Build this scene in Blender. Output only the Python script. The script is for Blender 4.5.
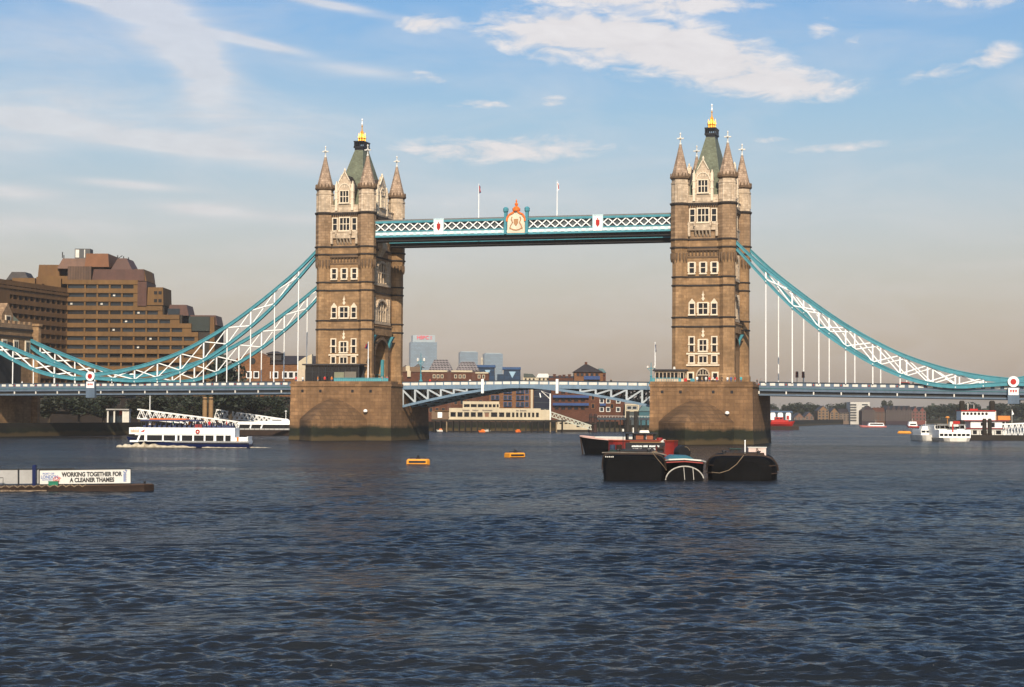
import bpy, bmesh, math, random
import numpy as np
from mathutils import Vector, Matrix
random.seed(7); rng = np.random.default_rng(7)
S = bpy.context.scene
COL = S.collection
for o in list(bpy.data.objects): bpy.data.objects.remove(o)

# ------------------------------------------------------------------ camera
F, CX, CY, CZ, YAW, PITCH, ROLL = 1826.3184, 110.7404, -397.035, 6.3019, 0.2824, 0.0379, 0.0058
_c, _s = math.cos(YAW), math.sin(YAW)
FWD = Vector((-_s*math.cos(PITCH), _c*math.cos(PITCH), math.sin(PITCH)))
RT0 = Vector((_c, _s, 0)); UP0 = RT0.cross(FWD)
RT = math.cos(ROLL)*RT0 + math.sin(ROLL)*UP0
UP = math.cos(ROLL)*UP0 - math.sin(ROLL)*RT0
CAM = Vector((CX, CY, CZ))
cam = bpy.data.cameras.new('camera'); camo = bpy.data.objects.new('camera', cam); COL.objects.link(camo)
m = Matrix((RT, UP, -FWD)).transposed().to_4x4(); m.translation = CAM
camo.matrix_world = m
cam.sensor_width = 36; cam.lens = F/1024*36; cam.clip_start = 0.5; cam.clip_end = 30000
S.camera = camo
S.render.resolution_x, S.render.resolution_y = 1024, 687

# ------------------------------------------------------------------ sky, sun, exposure
SUN_AZ, SUN_EL = math.radians(17), math.radians(35)     # azimuth measured from -y towards +x
S.view_settings.view_transform = 'Standard'; S.view_settings.look = 'None'
S.view_settings.exposure = 0.38; S.view_settings.gamma = 1
sun = bpy.data.lights.new('sun', 'SUN'); sun.energy = 5.0; sun.angle = math.radians(0.5); sun.color = (1, .86, .68)
suno = bpy.data.objects.new('sun', sun); COL.objects.link(suno)
sd = Vector((math.sin(SUN_AZ)*math.cos(SUN_EL), -math.cos(SUN_AZ)*math.cos(SUN_EL), math.sin(SUN_EL)))
suno.rotation_euler = sd.to_track_quat('Z', 'Y').to_euler()
suno.location = (0, -200, 300)
W = bpy.data.worlds.new('World'); S.world = W; W.use_nodes = True
wt = W.node_tree; wt.nodes.clear()
class NT:
    def __init__(s, t): s.t = t
    def n(s, ty, **k):
        x = s.t.nodes.new(ty)
        for a, b in k.items(): setattr(x, a, b)
        return x
    def put(s, sock, v):
        if isinstance(v, bpy.types.NodeSocket): s.t.links.new(v, sock)
        else:
            if hasattr(sock.default_value, '__len__') and len(sock.default_value) == 4 and len(v) == 3: v = (*v, 1)
            sock.default_value = v
    def m(s, op, a, b=0.0, c=0.0, clamp=False):
        x = s.n('ShaderNodeMath', operation=op); x.use_clamp = clamp
        s.put(x.inputs[0], a); s.put(x.inputs[1], b); s.put(x.inputs[2], c)
        return x.outputs[0]
    def mix(s, f, a, b, mode='MIX'):
        x = s.n('ShaderNodeMix', data_type='RGBA', blend_type=mode)
        s.put(x.inputs[0], f); s.put(x.inputs[6], a); s.put(x.inputs[7], b)
        return x.outputs[2]
    def noise(s, vec, scale, detail=3, rough=.5, dist=0.0):
        x = s.n('ShaderNodeTexNoise'); s.put(x.inputs['Vector'], vec)
        x.inputs['Scale'].default_value = scale; x.inputs['Detail'].default_value = detail
        x.inputs['Roughness'].default_value = rough; x.inputs['Distortion'].default_value = dist
        return x.outputs[0]
    def ramp(s, f, stops):
        x = s.n('ShaderNodeValToRGB'); s.put(x.inputs[0], f)
        e = x.color_ramp.elements
        while len(e) < len(stops): e.new(.5)
        for q, (p, c) in zip(e, stops): q.position = p; q.color = (*c, 1) if hasattr(c, '__len__') else (c, c, c, 1)
        return x.outputs[0]
    def xyz(s, v):
        x = s.n('ShaderNodeSeparateXYZ'); s.put(x.inputs[0], v); return x.outputs
    def comb(s, a, b, c):
        x = s.n('ShaderNodeCombineXYZ'); s.put(x.inputs[0], a); s.put(x.inputs[1], b); s.put(x.inputs[2], c); return x.outputs[0]
    def vm(s, op, a, b):
        x = s.n('ShaderNodeVectorMath', operation=op); s.put(x.inputs[0], a); s.put(x.inputs[1], b); return x.outputs[0]
w = NT(wt)
sky = w.n('ShaderNodeTexSky', sky_type='NISHITA'); sky.sun_disc = False
sky.sun_elevation = SUN_EL; sky.sun_rotation = math.pi - SUN_AZ
sky.air_density = 1.3; sky.dust_density = 1.6; sky.ozone_density = 2.0
d = w.xyz(w.n('ShaderNodeTexCoord').outputs['Generated'])
# compass bearing and height of a sky direction, in units of 1/18 radian
az = w.m('MULTIPLY', w.m('SUBTRACT', w.m('ARCTAN2', d[0], d[1]), -YAW), F/100)
el = w.m('MULTIPLY', w.m('ARCSINE', d[2]), F/100)
p = w.comb(az, w.m('MULTIPLY', el, 1.0), 0.0)
warp = w.noise(w.comb(w.m('MULTIPLY', az, .8), w.m('MULTIPLY', el, 2.0), 3.1), 1.0, 4, .6)
fine = w.noise(w.comb(w.m('MULTIPLY', az, .9), w.m('MULTIPLY', el, 2.6), 7.7), 2.6, 8, .62, .4)
mid = w.noise(w.comb(w.m('MULTIPLY', az, .35), w.m('MULTIPLY', el, 1.3), 1.7), 1.6, 6, .6, .6)
def blob(u, v, ru, rv, rot=0.0, k=1.0, soft=1.0):
    a0, e0 = (u-512)/100, (412.7-v)/100
    dx = w.m('SUBTRACT', az, a0); dy = w.m('SUBTRACT', el, e0)
    c, s_ = math.cos(rot), math.sin(rot)
    rx = w.m('DIVIDE', w.m('ADD', w.m('MULTIPLY', dx, c), w.m('MULTIPLY', dy, s_)), ru/100)
    ry = w.m('DIVIDE', w.m('SUBTRACT', w.m('MULTIPLY', dy, c), w.m('MULTIPLY', dx, s_)), rv/100)
    r2 = w.m('ADD', w.m('MULTIPLY', rx, rx), w.m('MULTIPLY', ry, ry))
    return w.m('MULTIPLY', w.m('POWER', 2.71828, w.m('MULTIPLY', r2, -soft)), k)
def addall(l):
    a = l[0]
    for b in l[1:]: a = w.m('ADD', a, b)
    return a
cum = addall([blob(560, 36, 80, 20, -.05), blob(640, 46, 100, 26, -.08), blob(715, 66, 70, 22, -.2), blob(790, 89, 62, 15, -.06),
  blob(690, 10, 75, 7), blob(600, 2, 60, 6), blob(420, 27, 26, 10, .1, .8), blob(424, 80, 24, 6, -.1, .75), blob(553, 102, 16, 6, 0, .8),
  blob(480, 106, 34, 5, 0, .6), blob(500, 150, 105, 13, .02, .85), blob(838, 150, 44, 5, .05, .8), blob(986, 66, 22, 10, .1, .85),
  blob(925, 80, 34, 9, .1, .42), blob(965, 8, 85, 16, 0, .62), blob(820, 35, 20, 12, .3, .5), blob(845, 50, 22, 8, .3, .45), blob(765, 142, 28, 4, 0, .5)])
wisp = addall([blob(70, 12, 75, 5, -.24, 1.15), blob(150, 18, 46, 26, -.5, 1.0), blob(192, 62, 30, 18, -.7, .95), blob(212, 95, 34, 30, -.6, .65), blob(80, 60, 120, 50, 0, .25), blob(320, 10, 62, 4, -.17, 1.1),
  blob(252, 50, 52, 4.5, -.18, 1.0), blob(150, 148, 165, 11, -.12, 1.15), blob(60, 120, 100, 22, -.05, .35), blob(130, 192, 50, 4, -.05, .9), blob(205, 214, 46, 6, -.05, .9),
  blob(20, 203, 40, 7, 0, .85), blob(20, 158, 50, 12, 0, .4), blob(260, 125, 90, 25, 0, .42), blob(360, 75, 60, 6, -.1, .4), blob(300, 222, 40, 6, 0, .5), blob(450, 200, 90, 14, 0, .25), blob(40, 235, 60, 8, 0, .4)])
cm = w.m('MULTIPLY', cum, w.m('ADD', .35, w.m('MULTIPLY', warp, 1.2)))
cm = w.m('ADD', cm, w.m('MULTIPLY', w.m('SUBTRACT', fine, .49), 3.0))
cm = w.m('MULTIPLY', cm, w.m('MINIMUM', w.m('MULTIPLY', cum, 2.5), 1.0))
cmask = w.m('SMOOTH_MIN', w.m('MULTIPLY', w.m('MAXIMUM', w.m('SUBTRACT', cm, .12), 0.0), 1.15), .92, .15)
streak = w.noise(w.comb(w.m('ADD', w.m('MULTIPLY', az, .55), w.m('MULTIPLY', el, .6)), w.m('MULTIPLY', el, 5.0), 9.3), 1.5, 7, .68, .5)
wm = w.m('MULTIPLY', wisp, w.m('ADD', -.25, w.m('ADD', w.m('MULTIPLY', mid, .8), w.m('MULTIPLY', streak, 1.5))))
wm = w.m('ADD', wm, w.m('MULTIPLY', w.m('MAXIMUM', w.m('SUBTRACT', mid, .42), 0.0), .85))
wmask = w.m('MINIMUM', w.m('MULTIPLY', wm, .95), .66)
allm = w.m('MAXIMUM', w.m('MAXIMUM', cmask, wmask), 0.0, clamp=True)
tint = w.ramp(w.m('DIVIDE', el, 4.2), [(0.0, (1.16, .89, .82)), (.2, (1.2, .97, .97)), (.45, (1.17, 1.06, 1.14)), (.7, (.9, 1.05, 1.2)), (1.0, (.62, .96, 1.3))])
skyc = w.mix(1.0, sky.outputs[0], tint, 'MULTIPLY')
cloudc = w.mix(w.m('MULTIPLY', fine, 1.0), (7.2, 6.8, 6.9), (10.0, 9.6, 9.5))
cl = w.mix(allm, skyc, cloudc)
bg = w.n('ShaderNodeBackground'); w.put(bg.inputs[0], cl); bg.inputs[1].default_value = 0.078
w.t.links.new(bg.outputs[0], w.n('ShaderNodeOutputWorld').inputs[0])
S.cycles.volume_bounces = 0
S.cycles.max_bounces = 6

# ------------------------------------------------------------------ picture <-> place helpers
def ray(u, v): return (RT*((u-512)/F) + UP*((343.5-v)/F) + FWD)
def water_at(u, v): d = ray(u, v); return CAM + d*(-CZ/d.z)
def on_y(u, v, y): d = ray(u, v); return CAM + d*((y-CY)/d.y)
def on_x(u, v, x): d = ray(u, v); return CAM + d*((x-CX)/d.x)
HF = Vector((-_s, _c, 0)); HR = Vector((_c, _s, 0))
def vh(u): return 409.72 + u*5.91/1023
def depth_at(u, v): return CZ*F/(v-vh(u))            # distance of a point of the water
def at(u, D): q = CAM + HF*D + HR*((u-512)*D/F); return Vector((q.x, q.y, 0))
def zat(u, v, D): return CZ + (vh(u)-v)*D/F

# ------------------------------------------------------------------ materials
MATS = {}
def mat(name, col, rough=.7, metal=0.0, var=.18, scale=.35, col2=None, streak=0.0, bump=0.0, bscale=3.0, brick=None, tide=None, spec=.3, joint=.55):
    if name in MATS: return MATS[name]
    M = bpy.data.materials.new(name); M.use_nodes = True; t = NT(M.node_tree)
    b = t.t.nodes['Principled BSDF']
    co = t.n('ShaderNodeTexCoord').outputs['Object']
    n1 = t.noise(co, scale, 5, .6); n2 = t.noise(co, scale*9, 3, .6)
    c2 = col2 or tuple(min(1, c*(1-var*1.6)) for c in col)
    c1 = tuple(min(1, c*(1+var*.7)) for c in col)
    f = t.m('ADD', t.m('MULTIPLY', n1, 1.5), -.25, clamp=True)
    c = t.mix(f, c2, c1)
    c = t.mix(1.0, c, t.ramp(n2, [(.3, 1-var*.7), (.7, 1.0)]), 'MULTIPLY')
    h = n2
    if brick:
        x = t.xyz(co)
        bt = t.n('ShaderNodeTexBrick'); t.put(bt.inputs['Vector'], t.comb(t.m('ADD', x[0], x[1]), x[2], 0.0))
        bt.inputs['Scale'].default_value = 1; bt.inputs['Brick Width'].default_value = brick[0]; bt.inputs['Row Height'].default_value = brick[1]
        bt.inputs['Mortar Size'].default_value = brick[2]; bt.inputs['Mortar Smooth'].default_value = .3
        bt.inputs['Color1'].default_value = (1, 1, 1, 1); bt.inputs['Color2'].default_value = (.66, .635, .61, 1); bt.inputs['Mortar'].default_value = (joint, joint*.97, joint*.94, 1)
        c = t.mix(1.0, c, bt.outputs[0], 'MULTIPLY'); h = bt.outputs[0]
    if streak:
        x = t.xyz(co)
        sn = t.noise(t.comb(t.m('MULTIPLY', t.m('ADD', x[0], x[1]), 1.0), t.m('MULTIPLY', x[2], .07), 0.0), .8, 5, .65)
        c = t.mix(t.m('MULTIPLY', t.ramp(sn, [(.42, 0.0), (.68, 1.0)]), streak), c, tuple(q*.35 for q in col))
    if tide:
        # weed and silt left by the river below the high-water mark (world height, ragged edge)
        g = t.xyz(t.n('ShaderNodeNewGeometry').outputs['Position'])
        zz = t.m('ADD', g[2], t.m('MULTIPLY', t.m('SUBTRACT', t.noise(co, .22, 5, .65), .5), 2.2))
        k = t.ramp(t.m('DIVIDE', zz, 10.0), [(max(0, tide/10-.05), 1.0), (tide/10+.03, 0.0)])
        weed = t.mix(t.ramp(n1, [(.35, 0.0), (.65, 1.0)]), (.003, .005, .003), (.015, .017, .006))
        low = t.ramp(t.m('DIVIDE', zz, 10.0), [(.07, 1.0), (.12, 0.0)])
        weed = t.mix(t.m('MULTIPLY', low, .75), weed, (.075, .05, .02))
        c = t.mix(k, c, weed)
    t.put(b.inputs['Base Color'], c)
    b.inputs['Roughness'].default_value = rough; b.inputs['Metallic'].default_value = metal
    b.inputs['Specular IOR Level'].default_value = spec
    if bump:
        bn = t.n('ShaderNodeBump'); bn.inputs['Strength'].default_value = bump; bn.inputs['Distance'].default_value = .05
        t.put(bn.inputs['Height'], h); t.put(b.inputs['Normal'], bn.outputs[0])
    MATS[name] = M; return M
stone = mat('tower stone', (.43, .262, .13), .85, var=.4, scale=.2, brick=(1.5, .62, .05), streak=.6, joint=.7, bump=.5)
stone_up = mat('upper tower stone', (.40, .26, .15), .85, var=.3, scale=.3, brick=(1.3, .6, .05), streak=.5, bump=.4)
stone_pale = mat('pale dressed stone', (.72, .57, .41), .8, var=.3, scale=.6, brick=(.9, .5, .05), streak=.5, bump=.3, joint=.7)
trim = mat('white limestone trim', (.7, .59, .44), .7, var=.18, scale=.8)
stringm = mat('sooty string course', (.038, .029, .024), .85, var=.3, scale=.5)
stringb = mat('brown corbel stone', (.15, .095, .055), .85, var=.3, scale=.5)
pierm = mat('pier granite', (.32, .18, .085), .85, var=.5, scale=.12, brick=(1.9, .78, .07), streak=.9, bump=.5, tide=3.2, joint=.58)
capm = mat('weathered cutwater granite', (.22, .125, .06), .85, var=.4, scale=.2, brick=(1.9, .78, .07), streak=.75, bump=.5, tide=3.2, joint=.42)
roofm = mat('green slate roof', (.17, .19, .125), .6, var=.28, scale=.4, streak=.4, brick=(.5, .35, .03), joint=.7)
spirem = mat('stone spire', (.56, .4, .28), .85, var=.4, scale=1.0, brick=(.7, .5, .06), streak=.5)
black = mat('black paint', (.012, .012, .015), .5, var=.2)
gold = mat('gilding', (.85, .42, .06), .4, metal=.55, var=.15, scale=2)
teal = mat('turquoise paint', (.062, .25, .30), .45, var=.16, scale=.5, streak=.25)
teald = mat('dark turquoise steel', (.035, .14, .15), .5, var=.2)
blue = mat('grey blue paint', (.1, .14, .19), .5, var=.16, scale=.4, streak=.3)
blued = mat('dark blue steel', (.03, .042, .055), .6, var=.2)
white = mat('white paint', (.8, .8, .77), .5, var=.08, scale=.6)
offwhite = mat('weathered white paint', (.66, .63, .56), .55, var=.16, scale=.5, streak=.15)
glass = mat('dark window glass', (.012, .014, .018), .15, var=.4, scale=1.2, spec=.3)
glassb = mat('bluish glass', (.02, .03, .04), .2, var=.3, spec=.3)
red = mat('red paint', (.42, .018, .012), .45, var=.15)
orange = mat('orange paint', (.75, .16, .02), .5, var=.15)
asphalt = mat('asphalt', (.05, .05, .05), .9)
darkst = mat('dark steelwork', (.02, .02, .02), .7, var=.3)
cream = mat('cream render', (.5, .42, .29), .75, var=.12, streak=.2)
brick_o = mat('orange brick', (.25, .115, .048), .85, var=.25, scale=.2, brick=(.6, .25, .03))
brick_r = mat('red brown brick', (.13, .047, .024), .85, var=.25, scale=.2, brick=(.6, .25, .03))
concrete = mat('tan precast concrete', (.165, .088, .031), .85, var=.22, scale=.12, streak=.4)
concrete_d = mat('brown precast concrete', (.165, .086, .033), .85, var=.25, scale=.12, streak=.4)
copper = mat('brown standing seam roof', (.09, .036, .024), .6, var=.25, scale=.2, streak=.35)
slate = mat('dark slate', (.05, .04, .038), .6, var=.3, brick=(.6, .3, .03))
barkm = mat('bark', (.06, .045, .03), .9)
hullk = mat('black hull paint', (.005, .005, .0055), .75, var=.5, scale=.8, streak=.2, spec=.08)
hulln = mat('navy hull paint', (.006, .014, .07), .5, var=.2, spec=.15)
rust = mat('rusty brown steel', (.04, .022, .014), .8, var=.5, scale=1.0, streak=.4)
yellow = mat('amber paint', (.72, .28, .015), .55, var=.25, scale=1.5)
green = mat('green plastic', (.01, .16, .09), .5)
quay = mat('quay wall', (.022, .019, .014), .9, var=.35, scale=.2, brick=(1.5, .6, .05), tide=2.2)
timber = mat('dark timber', (.03, .024, .018), .85, var=.4)
skin = mat('skin', (.45, .26, .17), .6)
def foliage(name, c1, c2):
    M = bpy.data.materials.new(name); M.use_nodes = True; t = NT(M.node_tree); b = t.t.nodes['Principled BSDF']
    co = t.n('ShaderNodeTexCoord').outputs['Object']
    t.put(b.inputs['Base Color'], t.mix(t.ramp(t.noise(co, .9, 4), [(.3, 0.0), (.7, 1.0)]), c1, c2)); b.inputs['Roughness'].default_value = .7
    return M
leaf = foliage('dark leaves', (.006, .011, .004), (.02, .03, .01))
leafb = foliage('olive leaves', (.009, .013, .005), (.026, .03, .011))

# ------------------------------------------------------------------ mesh building
class MB:
    def __init__(s, off=(0, 0, 0)): s.v = []; s.f = []; s.off = Vector(off)
    def add(s, vs, fs, M=None):
        k = len(s.v)
        for q in vs:
            q = Vector(q)
            if M is not None: q = M @ q
            s.v.append(tuple(q + s.off))
        for f in fs: s.f.append(tuple(i+k for i in f))
        return s
    def box(s, x0, x1, y0, y1, z0, z1, M=None, tx=0.0, ty=0.0):
        vs = [(x0, y0, z0), (x1, y0, z0), (x1, y1, z0), (x0, y1, z0), (x0+tx, y0+ty, z1), (x1-tx, y0+ty, z1), (x1-tx, y1-ty, z1), (x0+tx, y1-ty, z1)]
        return s.add(vs, [(3, 2, 1, 0), (4, 5, 6, 7), (0, 1, 5, 4), (1, 2, 6, 5), (2, 3, 7, 6), (3, 0, 4, 7)], M)
    def prism(s, poly, axis, a, b, M=None):
        # poly: 2-D outline; axis 'x': (y,z), 'y': (x,z), 'z': (x,y)
        def mk(p, t): return (t, p[0], p[1]) if axis == 'x' else (p[0], t, p[1]) if axis == 'y' else (p[0], p[1], t)
        n = len(poly); vs = [mk(p, a) for p in poly] + [mk(p, b) for p in poly]
        fs = [tuple(range(n))[::-1], tuple(range(n, 2*n))] + [(i, (i+1) % n, n+(i+1) % n, n+i) for i in range(n)]
        return s.add(vs, fs, M)
    def loft(s, rings, M=None, cap=True, closed=True):
        n = len(rings[0]); vs = [p for r in rings for p in r]; fs = []
        for k in range(len(rings)-1):
            for i in range(n if closed else n-1):
                j = (i+1) % n; fs.append((k*n+i, k*n+j, (k+1)*n+j, (k+1)*n+i))
        if cap and closed: fs += [tuple(range(n))[::-1], tuple(range((len(rings)-1)*n, len(rings)*n))]
        return s.add(vs, fs, M)
    def lathe(s, prof, c=(0, 0), n=8, ph=None, M=None):
        ph = math.pi/n if ph is None else ph
        return s.loft([[(c[0]+r*math.cos(2*math.pi*i/n+ph), c[1]+r*math.sin(2*math.pi*i/n+ph), z) for i in range(n)] for r, z in prof], M)
    def tube(s, pts, r, n=6, M=None):
        pts = [Vector(p) for p in pts]; rings = []
        for i, p in enumerate(pts):
            t = (pts[min(i+1, len(pts)-1)] - pts[max(i-1, 0)]).normalized()
            a = t.cross(Vector((0, 0, 1)) if abs(t.z) < .95 else Vector((1, 0, 0))).normalized(); b = t.cross(a)
            rr = r[i] if hasattr(r, '__len__') else r
            rings.append([p + a*rr*math.cos(2*math.pi*k/n) + b*rr*math.sin(2*math.pi*k/n) for k in range(n)])
        return s.loft(rings, M)
    def bar(s, p, q, wy, wz, M=None):
        # straight bar of rectangular section; wy across in plan, wz in the bar's own upright direction
        p, q = Vector(p), Vector(q); t = (q-p).normalized()
        a = t.cross(Vector((0, 0, 1)) if abs(t.z) < .99 else Vector((1, 0, 0))).normalized(); b = a.cross(t)
        return s.loft([[e+a*wy/2+b*wz/2, e-a*wy/2+b*wz/2, e-a*wy/2-b*wz/2, e+a*wy/2-b*wz/2] for e in (p, q)], M)
    def strip(s, pts, wy, wz, M=None):
        for a, b in zip(pts, pts[1:]): s.bar(a, b, wy, wz, M)
        return s
    def build(s, name, mt, parent=None, loc=None, rz=None, smooth=False):
        me = bpy.data.meshes.new(name); me.from_pydata(s.v, [], s.f)
        bm = bmesh.new(); bm.from_mesh(me); bmesh.ops.recalc_face_normals(bm, faces=bm.faces[:]); bm.to_mesh(me); bm.free()
        me.materials.append(mt)
        if smooth: me.polygons.foreach_set('use_smooth', [True]*len(me.polygons))
        o = bpy.data.objects.new(name, me); COL.objects.link(o)
        if parent is not None: o.parent = parent
        if loc is not None: o.location = loc
        if rz is not None: o.rotation_euler = (0, 0, rz)
        return o
def tag(o, label=None, cat=None, group=None, kind=None):
    if label: o['label'] = label
    if cat: o['category'] = cat
    if group: o['group'] = group
    if kind: o['kind'] = kind
    return o
def thing(name, label, cat, loc=(0, 0, 0), rz=0.0, group=None):
    o = bpy.data.objects.new(name, None); COL.objects.link(o); o.location = loc; o.rotation_euler = (0, 0, rz); o.empty_display_size = .5
    return tag(o, label, cat, group)
KIDS = {}
def copy_tree(o, loc=None, rz=None, label=None, scale=None):
    def rec(q, par):
        c = q.copy(); COL.objects.link(c)
        if par is not None: c.parent = par
        for ch in q.children: rec(ch, c)
        return c
    r = rec(o, None)
    if loc is not None: r.location = loc
    if rz is not None: r.rotation_euler = (0, 0, rz)
    if scale is not None: r.scale = scale
    if label: r['label'] = label
    return r
def text_mesh(name, txt, size, mt, parent, M, extrude=.01, align='CENTER', xs=1.0, bold=0.0):
    cu = bpy.data.curves.new(name, 'FONT'); cu.body = txt; cu.size = size; cu.extrude = extrude; cu.align_x = align; cu.align_y = 'CENTER'; cu.offset = bold
    o = bpy.data.objects.new(name, cu); COL.objects.link(o)
    bpy.context.view_layer.update()
    me = bpy.data.meshes.new_from_object(o.evaluated_get(bpy.context.evaluated_depsgraph_get()))
    bpy.data.objects.remove(o); bpy.data.curves.remove(cu)
    me.transform(Matrix.Diagonal((xs, 1, 1, 1))); me.transform(M)
    me.materials.clear(); me.materials.append(mt)
    o = bpy.data.objects.new(name, me); COL.objects.link(o); o.parent = parent
    return o
def FACE(y=0.0, x=0.0, z=0.0):          # lays text flat on an upright wall that looks towards -y
    return Matrix.Translation((x, y, z)) @ Matrix.Rotation(math.pi/2, 4, 'X')
def arch_pts(cx, z0, hw, h, n=10, pointed=.0):
    # outline of an arch from left springing to right springing
    out = []
    for i in range(n+1):
        a = math.pi*(1-i/n); x = cx+hw*math.cos(a); z = z0+h*math.sin(a)**(1+pointed*.5)
        out.append((x, z))
    return out
# ================================================================== SETTING
def water_sheet():
    # one polar sheet centred under the viewpoint, fine in the stretch the photo looks over, real wave relief near by
    half = .34
    th_f = np.linspace(-half, half, 760); th_c1 = np.linspace(-math.pi, -half, 60)[1:-1]; th_c2 = np.linspace(half, math.pi, 60)[1:]
    th = np.concatenate([th_c1, th_f, th_c2])
    rad = [0.5, 6, 14, 22, 30, 35]
    while rad[-1] < 190: rad.append(rad[-1]*1.0021)
    while rad[-1] < 420: rad.append(rad[-1]*1.003)
    while rad[-1] < 700: rad.append(rad[-1]*1.008)
    while rad[-1] < 5600: rad.append(rad[-1]*1.03)
    rad = np.array(rad)
    R_, T_ = np.meshgrid(rad, th, indexing='ij')
    X = CX + R_*(-np.sin(T_+YAW)); Y = CY + R_*np.cos(T_+YAW)
    Z = np.zeros_like(X)
    g = np.random.default_rng(3)
    wind = math.radians(-70)
    # short crested waves in patches
    for k in range(110):
        lam = .26*(2.0/.26)**(g.random()**1.1)
        a = wind + g.normal()*.47
        amp = .0092*lam**.8*(.5+g.random())
        if lam > 1.5: amp *= .9
        kx, ky = math.cos(a)*2*math.pi/lam, math.sin(a)*2*math.pi/lam
        ph = kx*X + ky*Y + g.random()*6.28
        dr = np.gradient(rad); ok = np.clip((lam/(dr*2.2))-1, 0, 1)[:, None]
        env = .65+.35*np.sin(X*g.normal()*.05+Y*g.normal()*.05+g.random()*6)
        s_ = np.sin(ph); Z += amp*ok*env*s_
    # calmer slicks and livelier patches
    E = np.zeros_like(X)
    for k in range(14):
        lam = 7*(60/7)**g.random(); a = g.random()*6.28
        E += np.sin((math.cos(a)*X+math.sin(a)*Y)*6.28/lam+g.random()*6.28)
    Z *= np.clip(.84+.11*E, .4, 1.15)
    nr, nt = X.shape
    co = np.stack([X, Y, Z], -1).reshape(-1, 3)
    i = np.arange((nr-1)*nt).reshape(nr-1, nt); j = np.roll(i, -1, 1)
    quads = np.stack([i, i+nt, j+nt, j], -1).reshape(-1, 4)
    me = bpy.data.meshes.new('water'); me.vertices.add(len(co)); me.vertices.foreach_set('co', co.ravel())
    me.loops.add(quads.size); me.loops.foreach_set('vertex_index', quads.ravel().astype(np.int32))
    me.polygons.add(len(quads)); me.polygons.foreach_set('loop_start', np.arange(0, quads.size, 4, dtype=np.int32)); me.polygons.foreach_set('loop_total', np.full(len(quads), 4, np.int32))
    me.polygons.foreach_set('use_smooth', np.ones(len(quads), bool)); me.update(calc_edges=True); me.validate()
    M = bpy.data.materials.new('river water'); M.use_nodes = True; t = NT(M.node_tree); b = t.t.nodes['Principled BSDF']
    pos = t.n('ShaderNodeNewGeometry').outputs['Position']
    silt = t.noise(pos, .03, 4, .6)
    dn = t.n('ShaderNodeMapping'); dn.inputs['Rotation'].default_value = (0, 0, -wind); t.put(dn.inputs['Vector'], pos)
    st = t.vm('MULTIPLY', dn.outputs[0], (1.0, .45, 1.0))
    gust = t.ramp(t.noise(t.vm('MULTIPLY', dn.outputs[0], (1.0, .5, 1.0)), .022, 7, .68, .5), [(.32, 0.0), (.68, 1.0)])
    h = t.m('ADD', t.m('MULTIPLY', t.noise(st, 2.4, 4, .6, .3), .4), t.m('MULTIPLY', t.noise(st, .6, 3, .6, .3), 1.1))
    h = t.m('ADD', h, t.m('MULTIPLY', t.noise(st, .17, 3, .6, .3), 3.6))
    h = t.m('MULTIPLY', h, t.m('ADD', .4, t.m('MULTIPLY', gust, 1.35)))
    bn = t.n('ShaderNodeBump'); bn.inputs['Strength'].default_value = .85; bn.inputs['Distance'].default_value = .34
    t.put(bn.inputs['Height'], h)
    t.t.nodes.remove(b)
    body = t.n('ShaderNodeBsdfDiffuse'); t.put(body.inputs[0], t.mix(t.ramp(silt, [(.4, 0.0), (.65, 1.0)]), (.006, .010, .016), (.013, .015, .017))); t.put(body.inputs['Normal'], bn.outputs[0])
    gl = t.n('ShaderNodeBsdfGlossy'); gl.inputs[0].default_value = (.6, .59, .57, 1); t.put(gl.inputs[1], t.m('ADD', .09, t.m('MULTIPLY', gust, .14))); t.put(gl.inputs['Normal'], bn.outputs[0])
    fr = t.n('ShaderNodeFresnel'); fr.inputs[0].default_value = 1.33; t.put(fr.inputs['Normal'], bn.outputs[0])
    mx = t.n('ShaderNodeMixShader'); t.put(mx.inputs[0], fr.outputs[0]); t.t.links.new(body.outputs[0], mx.inputs[1]); t.t.links.new(gl.outputs[0], mx.inputs[2])
    t.t.links.new(mx.outputs[0], [q for q in t.t.nodes if q.bl_idname == 'ShaderNodeOutputMaterial'][0].inputs[0])
    me.materials.append(M)
    o = bpy.data.objects.new('water', me); COL.objects.link(o); tag(o, kind='structure')
water_sheet()
# north bank: a slab of land with its quay wall, running from above the bridge round the bend of the river
shore = [(-128, -90), (-124, -20), (-118, 40), (-108, 78), (-100, 112), (-92, 165), (-84, 196), (-58, 206), (-46, 262), (-36, 330), (-22, 430), (-16, 600), (-16, 830), (60, 862), (200, 905), (520, 960), (2500, 1000), (5200, 900), (5200, 5300), (-5200, 5300), (-5200, -90)]
b_ = MB(); b_.prism(shore, 'z', -1.5, 2.6)
tag(b_.build('ground', mat('bank ground', (.06, .055, .04), .95, var=.3, scale=.05)), kind='structure')
q_ = MB(); q_.loft([[(x+.25, y-.25, z) for x, y in shore[:17]] for z in (-1.5, 3.2)], cap=False, closed=False)
q_.loft([[(x-.6, y-.25, z) for x, y in shore[:17]] for z in (2.4, 3.2)], cap=False, closed=False)
q_.loft([[(x+e, y-.25, 3.2) for x, y in shore[:17]] for e in (.25, -.6)], cap=False, closed=False)
tag(q_.build('embankment_wall', quay), 'dark weed stained quay wall along the far river bank', 'wall')
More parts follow.
